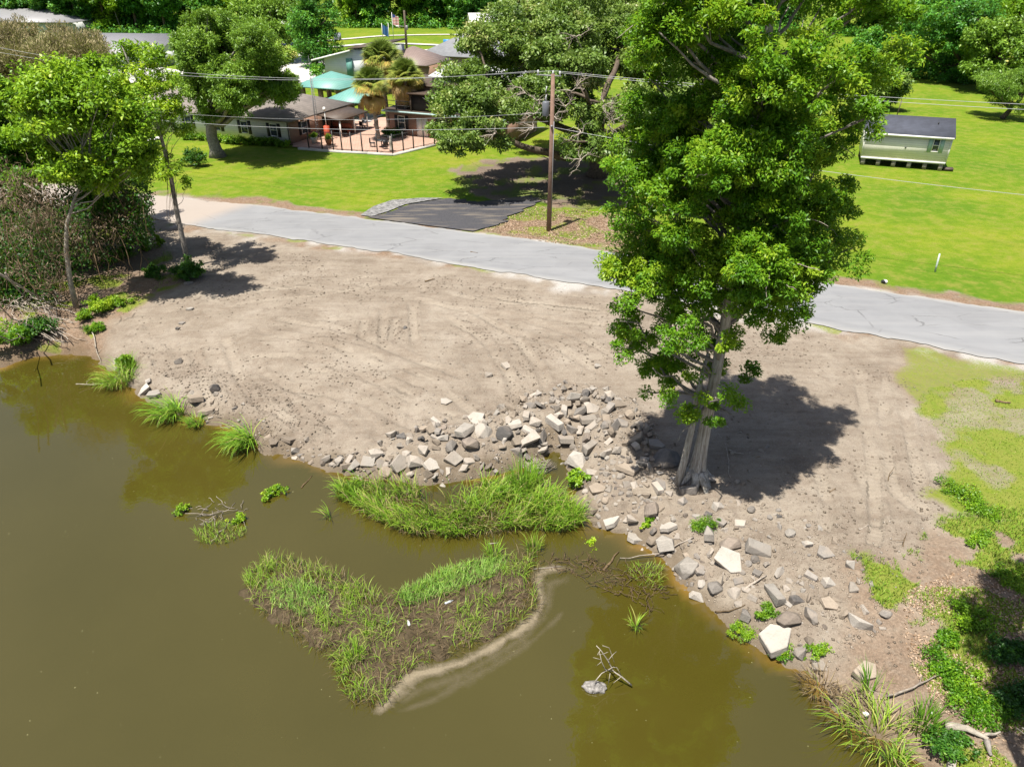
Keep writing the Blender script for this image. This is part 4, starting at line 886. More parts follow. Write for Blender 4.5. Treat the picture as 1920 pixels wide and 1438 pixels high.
# ---- the wood beyond the far field
def treeline():
    rng = np.random.default_rng(71); protos = []
    for k in range(6):
        r = np.random.default_rng(300 + k); hh = r.uniform(13, 18); rx = r.uniform(5.0, 6.8)
        bl = sub_blobs([np.r_[0, 0, hh * .62, rx, rx, hh * .40]], r, 26, (.24, .42)) + sub_blobs([np.r_[0, 0, hh * .22, rx * .85, rx * .85, hh * .22]], r, 8, (.3, .45))
        me, *_ = crown_mesh('crown', bl, 400, 26, 1.15, .85, .42, M['leaf_far' if k % 3 else 'leaf_yellow'], r, base=.34 + .05 * (k % 4), up=.5)
        tb = MB(); tb.tube([(0, 0, -.3), (.1, 0, hh * .3), (0, 0, hh * .7)], [.4, .3, .12], 6); protos.append((me, tb.mesh('trunk', M['bark_dark'], True), hh))
    # (pixel along the foot of the wood, foot row)
    rows = []
    def along(pts, step, jig, depth, zones):
        for a, b in zip(pts[:-1], pts[1:]):
            A, B_ = P(*a), P(*b); L = np.linalg.norm(B_ - A); n = max(1, int(L / step)); dn = np.array((-(B_ - A)[1], (B_ - A)[0], 0)) / L
            if dn[1] < 0: dn = -dn
            for i in range(n):
                q = A + (B_ - A) * (i + rng.random() * .6) / n
                for dd in range(depth):
                    rows.append((q + dn * (dd * 9 + rng.uniform(-jig, jig)) + np.array((rng.uniform(-2, 2), 0, 0)), dd))
    along([(-260, 60), (40, 62), (120, 66), (300, 68), (420, 60), (560, 50), (640, 50)], 7.5, 1.5, 2, None)
    along([(640, 49), (800, 50), (900, 53), (1000, 52), (1150, 52)], 7.5, 1.5, 2, None)
    along([(1150, 55), (1400, 60), (1700, 70), (1760, 90), (1900, 80), (2150, 95)], 9, 2, 2, None)
    for q, dd in rows:
        px = 960 + FOC * q[0] / (q[1] * CT + CAM_H * ST)
        z = ('behind the grey roofs at upper left' if px < 330 else 'behind the white awning' if px < 600 else 'behind the flagpoles' if px < 780 else 'behind the blue sign' if px < 960 else 'behind the live oak' if px < 1180 else 'hidden behind the tall tree' if px < 1680 else 'behind the right lawn trees')
        if dd and 1190 < px < 1640: continue
        pk = rng.integers(6); me, tm, hh = protos[pk]; tone = ('yellowish green', 'dark green', 'mid green', 'yellowish green', 'fresh green', 'deep green')[pk]
        s = rng.uniform(.85, 1.2)
        o = thing('forest_tree', '%s %s tree, %s of the wood %s' % ('taller' if s > 1.02 else 'shorter', tone, ('front row', 'second row')[dd], z), 'tree', q, rng.uniform(0, 6.28), group='trees of the far wood ' + z); o.scale = (s, s, s * rng.uniform(.9, 1.1))
        link('crown', me, o); link('trunk', tm, o)
    # scrub along the foot of the wood
    r = np.random.default_rng(72); pos, tint = [], []
    for q, dd in rows:
        if dd: continue
        c = q + np.array((0, -4.5, 1.1)) + r.normal(0, 1, (26, 3)) * (2.6, 1.0, .6)
        pos.append(np.repeat(c, 22, 0) + r.normal(0, .75, (26 * 22, 3)) * (1, 1, .8)); tint.append(np.repeat(r.normal(.5, .16, 26), 22))
    pos = np.vstack(pos); pos[:, 2] = np.abs(pos[:, 2]); n = len(pos)
    me = leaves_mesh('forest_scrub', pos, rdir(n, r), unit(rdir(n, r) + (0, 0, .8)), .7, .36, np.clip(np.concatenate(tint) + r.normal(0, .1, n), 0, 1), M['leaf_far'])
    tag(link('forest_scrub', me), 'continuous low scrub along the foot of the far wood', 'scrub', kind='stuff')
treeline()

# ------------------------------------------------------------------ broken concrete and stones
def mat_rock(name, ca, cb, dirt=0.35):
    m, t, b = newmat(name)
    co = t('TexCoord').outputs['Object']; oi = t('ObjectInfo')
    ad = t('VectorMath', operation='ADD'); t.l.new(co, ad.inputs[0]); cx = t('CombineXYZ'); t.l.new(t.math('MULTIPLY', oi.outputs['Random'], 50), cx.inputs[0]); t.l.new(cx.outputs[0], ad.inputs[1])
    n = t.noise(ad.outputs[0], 2.2, 5, .65); n2 = t.noise(ad.outputs[0], 14, 4, .7); n3 = t.noise(ad.outputs[0], 1.1, 4, .6)
    c = t.mix(t.lift(n, .3, .7), cb, ca)
    c = t.mix(t.math('MULTIPLY', t.lift(n2, .5, .75), .35), c, tuple(x * .5 for x in cb))
    c = t.mix(t.math('MULTIPLY', t.lift(n3, .45, .68), dirt), c, (.25, .20, .155))
    c = t('HueSaturation', i_Value=t.math('MULTIPLY_ADD', oi.outputs['Random'], .5, .72), i_Color=c).outputs[0]
    t.l.new(c, b.inputs['Base Color']); b.inputs['Roughness'].default_value = .92; b.inputs['Specular IOR Level'].default_value = .15
    t.l.new(t('Bump', i_Strength=.7, i_Distance=.04, i_Height=t.math('ADD', n2, n)).outputs[0], b.inputs['Normal'])
    return m
M['conc'] = mat_rock('pale_concrete', (.36, .322, .28), (.26, .228, .193), .45)
M['white'] = mat_rock('white_concrete', (.37, .342, .305), (.27, .245, .215), .45)
M['tan'] = mat_rock('tan_concrete', (.29, .242, .192), (.21, .172, .134), .5)
M['grey'] = mat_rock('grey_stone', (.255, .232, .208), (.185, .166, .148), .5)
M['brown'] = mat_rock('brown_boulder', (.22, .185, .155), (.145, .12, .10), .4)
M['black'] = mat_rock('dark_asphalt_lump', (.12, .112, .106), (.075, .07, .067), .4)
ROCK = {}
def rock_meshes():
    rng = np.random.default_rng(81)
    def hull(name, pts, bev):
        bm = bmesh.new(); [bm.verts.new(p) for p in pts]; r = bmesh.ops.convex_hull(bm, input=bm.verts)
        bmesh.ops.delete(bm, geom=[v for v in bm.verts if not v.link_faces], context='VERTS')
        bmesh.ops.dissolve_limit(bm, angle_limit=R(9), verts=bm.verts, edges=bm.edges)
        if bev: bmesh.ops.bevel(bm, geom=list(bm.edges), offset=bev, segments=1, profile=.5, affect='EDGES', clamp_overlap=True)
        bmesh.ops.recalc_face_normals(bm, faces=bm.faces)
        me = bpy.data.meshes.new(name); bm.to_mesh(me); bm.free(); me.materials.append(M['conc']); return me
    for k in range(10):     # angular chunk
        p = rng.uniform(-.5, .5, (13, 3)) ; p = p / np.maximum(np.abs(p).max(1, keepdims=True) * 2, .62) * (1, .82, .72)
        ROCK.setdefault('chunk', []).append(hull('chunk', p, .025))
    for k in range(8):      # flat slab
        n = rng.integers(4, 7); a = np.arange(n) * 6.283 / n + rng.uniform(-.3, .3, n); r = rng.uniform(.40, .56, n)
        q = np.c_[r * np.cos(a), r * np.sin(a) * .85]
        p = np.vstack([np.c_[q, np.full(n, .12) + rng.uniform(-.02, .02, n)], np.c_[q * rng.uniform(.88, 1.02, (n, 1)), np.full(n, -.12)]])
        ROCK.setdefault('slab', []).append(hull('slab', p, .018))
    for k in range(6):      # long block
        p = np.array([(sx * .5, sy * .22, sz * .2) for sx in (-1, 1) for sy in (-1, 1) for sz in (-1, 1)]) + rng.normal(0, .045, (8, 3))
        ROCK.setdefault('block', []).append(hull('block', p, .02))
    for k in range(5):      # rounded boulder
        p = rdir(26, rng) * (.5, .42, .36) * rng.uniform(.88, 1.04, (26, 1)); ROCK.setdefault('boulder', []).append(hull('boulder', p, .02))
    for k in range(5):      # wedge
        p = np.array([(-.5, -.3, -.2), (-.5, .3, -.2), (.5, -.3, -.2), (.5, .3, -.2), (-.4, -.28, .25), (-.4, .26, .22), (.05, .1, .32)]) + rng.normal(0, .05, (7, 3))
        ROCK.setdefault('wedge', []).append(hull('wedge', p, .02))
rock_meshes()
ROCKS = []
def rock(p, size, kind, mt, label, group, seed, rot=None, lift=.10, flat=None, asp=(1, 1, 1)):
    r = np.random.default_rng(seed)
    me = ROCK[kind][r.integers(len(ROCK[kind]))]
    o = link('concrete_chunk' if mt in ('conc', 'white', 'tan') else 'stone', me)
    tl = .45 if flat is None else flat
    rz = r.uniform(0, 6.28) if rot is None else rot
    o.rotation_euler = (r.normal(0, tl), r.normal(0, tl), rz)
    s = size; o.scale = (s * asp[0] * r.uniform(.9, 1.1), s * asp[1] * r.uniform(.85, 1.1), s * asp[2] * r.uniform(.85, 1.15))
    o.location = (p[0], p[1], p[2] + lift * s)
    o.material_slots[0].link = 'OBJECT'; o.material_slots[0].material = M[mt]
    tag(o, label, 'rubble' if mt in ('conc', 'white', 'tan') else 'stone', group)
    ROCKS.append((p[0], p[1], s)); return o
def rocks():
    # read off one by one: x, y, width in photo pixels, shape, material, rotation, label
    G = [(1074, 745, 30, 'chunk', 'white', .4, 'pale square block on the very top of the rubble heap'), (1057, 768, 26, 'block', 'white', 1.4, 'whitish block standing upright just below the top of the heap'),
         (1088, 772, 34, 'chunk', 'grey', .3, 'large grey chunk beside the upright block near the heap top'), (1098, 738, 24, 'boulder', 'black', 1, 'small dark lump behind the top square block'),
         (1160, 757, 38, 'slab', 'tan', -.3, 'tan slab lying at the upper right end of the heap'), (1112, 763, 34, 'chunk', 'conc', .2, 'tan edged block right of the large grey chunk near the heap top'),
         (1140, 768, 30, 'chunk', 'grey', .6, 'grey chunk between the two tan slabs at the heap top'), (1104, 785, 34, 'block', 'conc', .3, 'flat bar shaped chunk below the heap top'),
         (1110, 797, 34, 'slab', 'conc', .9, 'tilted slab leaning under the bar shaped chunk'), (1165, 792, 34, 'slab', 'grey', -.8, 'long dark slab tilted at the right side of the heap'),
         (1040, 798, 38, 'block', 'white', -.9, 'long pale block tilted in the middle of the heap'), (1005, 790, 26, 'chunk', 'conc', .1, 'squat pale block left of the tilted long block'),
         (987, 780, 24, 'block', 'conc', 1.5, 'small block standing on end in the heap middle'), (966, 793, 28, 'block', 'white', .2, 'white bar lying at the left of the heap middle'),
         (988, 807, 24, 'block', 'white', -.6, 'short white bar below the left heap bar'), (893, 784, 36, 'slab', 'white', .5, 'bright white slab at the upper left end of the heap'),
         (905, 809, 40, 'chunk', 'white', .15, 'broad cream block left of the asphalt lump'), (872, 806, 44, 'block', 'white', 1.05, 'long cream block leaning uphill at the heap left'),
         (945, 812, 42, 'boulder', 'black', .2, 'biggest black asphalt lump in the heap'), (882, 835, 44, 'boulder', 'brown', .3, 'large round brown boulder near the waterline left of the reed bed'),
         (846, 842, 32, 'boulder', 'grey', 1.1, 'round grey boulder left of the large brown one'), (752, 866, 46, 'slab', 'conc', 1.0, 'largest pale slab standing at the waterline left of the reeds'),
         (715, 878, 26, 'slab', 'conc', .3, 'narrow slab standing in the water left of the largest waterline slab'), (693, 872, 34, 'slab', 'white', .6, 'white slanted slab at the left waterline'),
         (783, 878, 34, 'wedge', 'conc', .2, 'wedge right of the largest waterline slab'), (811, 878, 36, 'slab', 'white', .9, 'white slab at the waterline in front of the reeds'),
         (850, 866, 44, 'slab', 'conc', .3, 'broad pale slab on the waterline below the grey boulder'), (879, 866, 32, 'slab', 'conc', 1.3, 'square slab on the waterline below the brown boulder'),
         (705, 848, 30, 'wedge', 'conc', .5, 'small triangular slab above the left waterline'), (735, 815, 22, 'chunk', 'conc', .5, 'lone pale chunk on the dirt left of the heap'),
         (817, 790, 22, 'block', 'white', -.6, 'small white bar on the dirt at the heap edge'), (555, 845, 20, 'wedge', 'white', .2, 'little white wedge standing in the water, left shore'),
         (615, 862, 20, 'chunk', 'conc', .2, 'small square chunk at the left waterline'), (637, 866, 20, 'chunk', 'conc', .8, 'second small square chunk at the left waterline'), (656, 866, 20, 'block', 'conc', 1.2, 'narrow chunk beside the white slanted slab'),
         (1085, 862, 46, 'wedge', 'white', -.5, 'big white triangular slab in the water inlet'), (990, 832, 40, 'chunk', 'conc', .6, 'broad block above the muddy inlet'), (1015, 830, 34, 'chunk', 'grey', .9, 'greyish block right of the broad one above the inlet'),
         (1062, 830, 42, 'slab', 'conc', .8, 'tilted slab above the white triangle at the inlet'), (1105, 838, 36, 'block', 'conc', .8, 'leaning bar right of the inlet'), (1135, 848, 30, 'chunk', 'conc', .4, 'pale chunk right of the leaning bar'),
         (1180, 876, 48, 'slab', 'tan', .15, 'broad tan slab left of the trunk shade'), (1150, 800, 34, 'chunk', 'grey', .4, 'grey flat topped chunk at the right of the heap'), (1190, 822, 34, 'chunk', 'tan', .2, 'tan chunk at the right end of the heap'),
         (1250, 858, 52, 'chunk', 'black', .2, 'big dark block in the shade left of the trunk'), (1230, 832, 36, 'slab', 'grey', .1, 'flat slab in the shade above the dark block'), (1238, 905, 30, 'slab', 'grey', -1, 'slab leaning in the shade below the dark block'),
         (1232, 915, 30, 'block', 'conc', 1.8, 'narrow slab standing at the shade edge'), (1290, 918, 34, 'block', 'grey', -.1, 'bar lying in the shade in front of the trunk'), (1328, 897, 26, 'chunk', 'grey', .2, 'chunk in the shade right of the trunk foot'), (1382, 903, 15, 'boulder', 'conc', .2, 'lone round stone in the tree shade'),
         (1221, 957, 44, 'boulder', 'brown', 1.2, 'brown oblong boulder below the trunk shade'), (1281, 938, 26, 'wedge', 'grey', .7, 'grey wedge at the lower edge of the shade'), (1145, 985, 44, 'slab', 'white', .3, 'white slab at the water right of the reed bed'),
         (1187, 985, 32, 'chunk', 'conc', .1, 'pale chunk at the water below the brown boulder'), (1252, 985, 40, 'slab', 'white', -.2, 'pale slab above the upright triangular one'), (1248, 1014, 50, 'wedge', 'white', 1.25, 'pointed pale slab standing up by the water'),
         (1188, 1007, 36, 'slab', 'white', -.3, 'white slab half sunk in the water under the bank'), (1222, 1016, 24, 'chunk', 'tan', .5, 'small tan chunk beside the half sunk slab'), (1105, 948, 20, 'chunk', 'conc', .3, 'small pale chunk at the right end of the reed bed'),
         (1120, 915, 34, 'slab', 'tan', .4, 'tan slab above the reed bed end'), (1110, 955, 24, 'wedge', 'tan', .9, 'tan wedge in the mud beside the reeds'), (1328, 996, 40, 'wedge', 'white', 1.3, 'white wedge on the bank with a sharp edge'),
         (1368, 1020, 44, 'boulder', 'brown', .2, 'dark boulder touching the big pale slab'), (1366, 1048, 66, 'slab', 'white', -.6, 'big pale five sided slab under the dark boulder'), (1421, 1029, 50, 'block', 'white', -.2, 'long white bar lying on the bank'),
         (1416, 1048, 24, 'boulder', 'grey', .2, 'small grey stone under the long white bar'), (1481, 999, 26, 'boulder', 'white', .3, 'lone white rounded stone in the dirt'), (1386, 980, 34, 'slab', 'conc', .5, 'square grey topped slab below the shade'),
         (1350, 978, 30, 'slab', 'grey', .2, 'flat grey slab below the shade edge'), (1408, 955, 22, 'boulder', 'grey', .4, 'grey stone at the shade tip'), (1348, 948, 26, 'wedge', 'white', .4, 'pale chunk at the lower shade edge'),
         (1288, 1060, 50, 'chunk', 'white', .5, 'white topped chunk at the water edge'), (1312, 1066, 34, 'slab', 'grey', .3, 'grey slab beside the white topped chunk'), (1452, 1112, 50, 'block', 'white', 1.75, 'long white block lying upright in the dirt'),
         (1309, 1118, 30, 'wedge', 'white', -.3, 'small white fin standing at the waterline'), (1340, 1103, 40, 'boulder', 'grey', .2, 'grey boulder behind the small white fin'), (1378, 1112, 28, 'chunk', 'conc', .1, 'square pale chunk on the lower bank'),
         (1398, 1150, 32, 'wedge', 'grey', 1.1, 'grey wedge above the water weeds'), (1454, 1197, 84, 'slab', 'white', .35, 'largest pale slab, lying half over the water'), (1477, 1160, 50, 'boulder', 'brown', .1, 'round brown boulder behind the largest slab'),
         (1520, 1152, 42, 'boulder', 'grey', 1.6, 'grey oblong boulder standing right of the round brown one'), (1612, 1165, 44, 'chunk', 'white', -.3, 'white chunk at the edge of the green scrub'), (1555, 1130, 36, 'slab', 'tan', .2, 'square tan slab in the dirt'),
         (1553, 1090, 30, 'wedge', 'white', .2, 'white triangular fin in the dirt'), (1595, 1100, 26, 'chunk', 'conc', -.1, 'small square chunk left of the scrub grass'), (1500, 1222, 36, 'boulder', 'grey', 1.5, 'grey oblong stone at the water between green cushions'),
         (1537, 1245, 40, 'slab', 'conc', .5, 'slab at the water right of the green cushion'), (1492, 1122, 30, 'wedge', 'black', .3, 'dark wedge in the dirt right of the long white block'), (1470, 1103, 20, 'chunk', 'conc', .3, 'small square chunk beside the long white block'),
         (1459, 1071, 30, 'chunk', 'white', .2, 'white chunk above the long white block'), (1545, 1034, 40, 'slab', 'grey', -.5, 'grey double slab at the dirt edge'), (1591, 1060, 24, 'chunk', 'white', 1.2, 'small white chunk at the corner of the scrub grass'),
         (1420, 1072, 26, 'slab', 'grey', .2, 'flat grey slab half buried in the middle bank'), (1385, 1087, 26, 'slab', 'grey', .8, 'half buried grey slab above the fallen stick'), (1520, 1080, 26, 'block', 'grey', -.8, 'grey bar half buried left of the white fin'),
         (1660, 1150, 28, 'boulder', 'grey', .2, 'grey stone right of the white scrub chunk'), (1580, 1150, 24, 'chunk', 'tan', .3, 'tan chunk below the square tan slab'), (1620, 1255, 60, 'slab', 'tan', .3, 'broad buried slab in the lower bank'), (1512, 1018, 20, 'chunk', 'white', .3, 'small white chunk above the grey double slab'),
         (1782, 1430, 36, 'block', 'white', 1.0, 'white block at the water by the bottom right bush'), (270, 733, 26, 'chunk', 'white', .8, 'pale chunk at the left shore'), (293, 748, 30, 'slab', 'white', .1, 'pale slab touching the water at the left shore'),
         (281, 717, 14, 'chunk', 'white', .4, 'little pale chunk above the left shore slab'), (370, 752, 38, 'slab', 'tan', 1.4, 'flat oblong slab lying on the left dirt slope'), (390, 768, 34, 'slab', 'tan', .6, 'slab half buried under the flat oblong slab'), (404, 728, 26, 'boulder', 'black', .6, 'dark lump on the left dirt slope'),
         (512, 822, 28, 'slab', 'tan', .7, 'slab at the water below the left dirt slope'), (545, 825, 34, 'slab', 'tan', .1, 'tilted slab above the little white wedge'), (222, 685, 30, 'chunk', 'white', .3, 'white concrete corner showing behind the shore weeds'), (170, 682, 12, 'boulder', 'white', .2, 'small pale stone in the shallows of the pond corner'),
         (357, 578, 14, 'slab', 'white', .3, 'small white stone on the upper left dirt'), (352, 530, 20, 'slab', 'grey', .3, 'grey stone at the ivy edge'), (342, 605, 16, 'slab', 'grey', .6, 'first grey stone of the small pile on the left dirt'), (334, 615, 12, 'slab', 'black', .6, 'dark stone of the small pile on the left dirt'), (335, 678, 14, 'chunk', 'grey', .2, 'lone grey stone low on the left dirt'),
         (917, 702, 18, 'chunk', 'conc', .2, 'lone stone on the dirt above the heap'), (950, 685, 24, 'slab', 'conc', -.2, 'flat pale stone on the dirt left of the crown'), (835, 752, 24, 'slab', 'white', .1, 'flat white patch of concrete above the heap'), (760, 615, 9, 'chunk', 'black', .2, 'small black lump between the tread marks'), (1120, 685, 16, 'slab', 'white', -.3, 'flat white stone below the crown tip')]
    for i, (x, y, wpx, kd, mt, rz, lb) in enumerate(G):
        p = GP(x, y + wpx * .12); s = wpx * mpp(p) * (.92 if kd != 'slab' else 1.0)
        flat = {'slab': .20, 'block': .16, 'wedge': .15, 'boulder': .3, 'chunk': .25}[kd]
        o = rock(p, s, kd, mt, lb, 'single stones of the bank', 400 + i, rz, .16 if kd != 'slab' else .06, flat)
        if kd == 'slab' and ('standing' in lb or 'waterline' in lb): o.rotation_euler.x += .6
    # the rest: by zone
    rng = np.random.default_rng(91)
    zones = [('in the rubble heap', HEAP, 295, (.22, .60), 'heap', .30), ('along the lower waterline', poly([(1095, 900), (1130, 905), (1240, 960), (1300, 1030), (1330, 1090), (1290, 1090), (1250, 1050), (1170, 1000), (1100, 965)], -.8), 90, (.13, .45), 'lower', .12), ('between the heap and the tall tree', poly([(1080, 850), (1225, 850), (1262, 930), (1190, 960), (1105, 925)], -.4), 60, (.18, .5), 'mid', .12),
             ('on the dirt of the lower bank', poly([(1270, 940), (1400, 940), (1560, 1010), (1620, 1070), (1660, 1180), (1560, 1240), (1440, 1160), (1350, 1130), (1290, 1040)], -.5), 130, (.10, .38), 'lower', .08),
             ('along the left shore', poly([(270, 725), (420, 740), (560, 820), (640, 850), (640, 868), (540, 845), (480, 812), (400, 785), (300, 755)], -.8), 75, (.10, .38), 'left', .05),
             ('in the shade under the tall tree', poly([(1340, 800), (1480, 820), (1540, 880), (1440, 930), (1350, 900)], -.2), 14, (.10, .25), 'shade', .1)]
    names = {'conc': 'pale grey', 'white': 'whitish', 'tan': 'tan', 'grey': 'grey', 'brown': 'brown', 'black': 'blackish'}
    kn = {'chunk': 'angular chunk', 'slab': 'flat slab piece', 'block': 'bar shaped piece', 'boulder': 'rounded lump', 'wedge': 'wedge shaped piece'}
    sd = 1000; SMALL = []
    for zn, pl, n, (a, b), zk, lf in zones:
        pts = inpoly(n * 14, pl, rng, (lambda a_, b_: .35 + .65 * sstep(.38, .55, fbm(a_, b_, 1.6, 73))) if zk == 'heap' else None); got = 0
        for q in pts:
            s = a + (b - a) * rng.random() ** 1.6
            if zk == 'heap' and sdist(q[:1], q[1:], pl)[0] < .4: s *= .8
            if any((q[0] - u) ** 2 + (q[1] - v) ** 2 < ((.225 if zk == 'heap' else .33) * (s + r)) ** 2 for u, v, r in ROCKS): continue
            if abs(q[0] - TREE[0]) + abs(q[1] - TREE[1]) < 1.1: continue
            mt = rng.choice(['conc', 'white', 'tan', 'grey', 'brown', 'black'], p=[.36, .10, .28, .16, .05, .05]); kd = rng.choice(['chunk', 'slab', 'block', 'boulder', 'wedge'], p=[.36, .24, .16, .08, .16])
            sz = 'small' if s < a + (b - a) * .25 else 'larger'
            big = ' beside the inlet' if zk == 'heap' and q[0] > P(990, 830)[0] else ' left of the inlet' if zk == 'heap' else ''
            lb = f'{sz} {names[mt]} {kn[kd]} lying {zn}{big}'
            u_ = (q - pl.min(0)) / (pl.max(0) - pl.min(0)); wx = ('left third', 'middle', 'right third')[min(2, int(u_[0] * 3))]; wy = 'water side' if u_[1] < .5 else 'uphill side'
            lb = f'{sz} {names[mt]} {kn[kd]} {zn.replace("in the", "in the %s of the" % wx) if zk == "heap" else "lying " + zn + ", " + wx}' + (f', {wy}' if zk == 'heap' else '')
            SMALL.append((s, rock((q[0], q[1], float(gz(q[0], q[1]))), s, kd, mt, lb, f'{kn[kd]}s {zn}', sd, None, lf * rng.uniform(.3, 1.2), .5 if zk == 'heap' else .3))); sd += 1; got += 1
            if got >= n: break
    # the largest stay single, the smallest pieces past the limit join into one mass
    SMALL.sort(key=lambda t_: -t_[0]); keep = 292 - len(G); rest = SMALL[keep:]; mats = list({o.material_slots[0].material.name for _, o in rest}); bm = bmesh.new()
    bpy.context.view_layer.update()
    for _, o in rest:
        k = len(bm.faces); nv = len(bm.verts); bm.from_mesh(o.data); bm.verts.ensure_lookup_table(); bm.faces.ensure_lookup_table()
        for v in bm.verts[nv:]: v.co = o.matrix_world @ v.co
        for f in bm.faces[k:]: f.material_index = mats.index(o.material_slots[0].material.name)
        bpy.data.objects.remove(o)
    me = bpy.data.meshes.new('small_rubble'); bm.to_mesh(me); bm.free(); [me.materials.append(bpy.data.materials[n_]) for n_ in mats]
    tag(link('small_rubble', me), 'small broken pieces filling the gaps between the larger chunks', 'rubble', kind='stuff')
    # small gravel and clods: nobody could count them
    def peb(name, label, n, pl, smin, smax, mat, dens=None, z0=.2):
        pts = inpoly(n, pl, rng, dens); z = gz(pts[:, 0], pts[:, 1]); k = z > ZW - .1; pts, z = pts[k], z[k]; n = len(pts)
        s = smin + (smax - smin) * rng.random(n) ** 3; base = np.array([(1, 0, 0), (-1, 0, 0), (0, 1, 0), (0, -1, 0), (0, 0, .8), (0, 0, -.6)]) * .5
        V = base[None] * s[:, None, None] * rng.uniform(.6, 1.3, (n, 6, 1)); a = rng.uniform(0, 6.28, n); ca, sa = np.cos(a)[:, None], np.sin(a)[:, None]
        X = V[..., 0] * ca - V[..., 1] * sa; Y = V[..., 0] * sa + V[..., 1] * ca; V = np.stack([X + pts[:, :1], Y + pts[:, 1:], V[..., 2] * .5 + (z + s * z0 * .6)[:, None]], -1)
        T = np.array([(0, 2, 4), (2, 1, 4), (1, 3, 4), (3, 0, 4), (2, 0, 5), (1, 2, 5), (3, 1, 5), (0, 3, 5)])
        F = (np.arange(n)[:, None, None] * 6 + T).reshape(-1, 3)
        tag(link(name, mesh_np(name, V.reshape(-1, 3), F, mat)), label, name, kind='stuff')
    clear = np.vstack([poly([(250, 560), (400, 470), (520, 470), (1150, 560), (1500, 620), (1720, 720), (1780, 960), (1640, 1400), (1300, 1100), (1240, 900), (800, 880), (500, 830), (280, 740), (200, 650)])])
    clod = mat_plain('dirt_clod', (.21, .17, .13), .95, .3, 2, .3, spec=.1); 
    peb('dirt_clods', 'loose clods of earth over the whole clearing', 9500, clear, .03, .15, clod, lambda x, y: .15 + .85 * sstep(.45, .62, fbm(x, y, 2.4, 70)))
    peb('pale_gravel', 'small pale stone fragments scattered over the clearing', 2600, clear, .02, .11, M['conc'], lambda x, y: .1 + .9 * sstep(.5, .65, fbm(x, y, 3, 71)))
    bankp = np.vstack([HEAP, HEAP[:1]])
    peb('rubble_grit', 'stone crumbs between the chunks of the heap and the lower bank', 2600, HEAP, .03, .16, M['conc'])
    peb('bank_grit', 'stone crumbs on the lower bank', 3000, zones[3][1], .02, .12, M['tan'])
    peb('shore_grit', 'crumbled earth and stone along the left slope', 1800, poly([(280, 690), (450, 700), (620, 790), (660, 870), (500, 835), (350, 775), (270, 745)], -.6), .03, .15, clod)
rocks()

# ------------------------------------------------------------------ reeds, grasses, the floating mat
def upz(pts, z=None): return np.c_[pts, gz(pts[:, 0], pts[:, 1]) if z is None else np.full(len(pts), z)]
REED_VAR = True
def reed_field(name, label, pl, n, h, lean, mat, ctr=None, wd=(.02, .045), tintc=.45, seed=1, z=None, dens=None, kind='stuff', cat='reeds', out=.7, seg=4, outdir=None):
    rng = np.random.default_rng(seed); pts = inpoly(n, pl, rng, dens); c = pl.mean(0) if ctr is None else np.asarray(ctr)
    base = upz(pts, z); base[:, 2] -= .03
    d = rng.normal(0, 1, (n, 2)); d = unit(d) + out * unit(pts - c) * 1.2
    if outdir is not None: d = d + np.asarray(outdir)
    hh = rng.uniform(h[0], h[1], n) * (.55 + .9 * fbm(pts[:, 0], pts[:, 1], 1.1, 78)); ln = rng.uniform(lean[0], lean[1], n); tint = np.clip(rng.normal(tintc, .2, n) + .25 * (fbm(pts[:, 0], pts[:, 1], .9, 75) - .5), 0, 1)
    me = blades_mesh(name, base, d, hh, rng.uniform(*wd, n), ln, tint, mat, seg)
    return tag(link(name, me), label, cat, kind=kind)
REED = poly([(628, 918), (680, 908), (740, 922), (820, 922), (900, 912), (960, 912), (1010, 912), (1040, 930), (1075, 955), (1095, 985), (1060, 1000), (980, 995), (920, 1000), (850, 1010), (800, 1010), (740, 995), (700, 975), (660, 950)], ZW)
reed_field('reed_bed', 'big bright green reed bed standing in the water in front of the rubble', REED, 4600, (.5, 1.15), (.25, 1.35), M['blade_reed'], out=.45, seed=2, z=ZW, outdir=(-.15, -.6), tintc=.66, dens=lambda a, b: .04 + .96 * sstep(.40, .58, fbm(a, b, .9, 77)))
reed_field('dead_reeds', 'straw coloured dead stalks among the reed bed', poly([(690, 900), (780, 910), (800, 960), (900, 950), (1050, 990), (900, 1010), (760, 1010), (700, 960)], ZW), 700, (.4, .9), (.5, 1.5), M['blade_dead'], wd=(.012, .03), seed=3, z=ZW, tintc=.6)
def tuft(label, px, py, r, n, h, lean, mat, seed, out=1.0, wd=(.02, .04), tintc=.5, name='reed_clump', outdir=None, cat='reeds', z=None, group=None):
    c = GP(px, py); 
    if c[2] < ZW: c = P(px, py, ZW)
    rng = np.random.default_rng(seed); a = rng.uniform(0, 6.28, n); q = r * np.sqrt(rng.random(n))
    pts = np.c_[c[0] + q * np.cos(a), c[1] + q * np.sin(a)]; zz = np.maximum(gz(pts[:, 0], pts[:, 1]), ZW)
    d = unit(rng.normal(0, 1, (n, 2))) * .7 + unit(pts - c[:2]) * out
    if outdir is not None: d = d + np.asarray(outdir)
    base = np.c_[pts, zz - .03]
    o = link(name, blades_mesh(name, base, d, rng.uniform(*h, n), rng.uniform(*wd, n), rng.uniform(*lean, n), np.clip(rng.normal(tintc, .2, n), 0, 1), mat, 4)); return tag(o, label, cat, group)
tuft('arching bright reed clump in the water below the left dirt slope', 462, 838, .5, 190, (.9, 1.9), (1.0, 1.75), M['blade_reed'], 11, outdir=(-1.3, -.7), tintc=.5, wd=(.03, .055))
tuft('broad arching reed clump at the left shore beside the pale slabs', 320, 782, .6, 190, (.8, 1.7), (1.0, 1.75), M['blade_reed'], 12, outdir=(-1.2, -.5), tintc=.5, wd=(.03, .055))
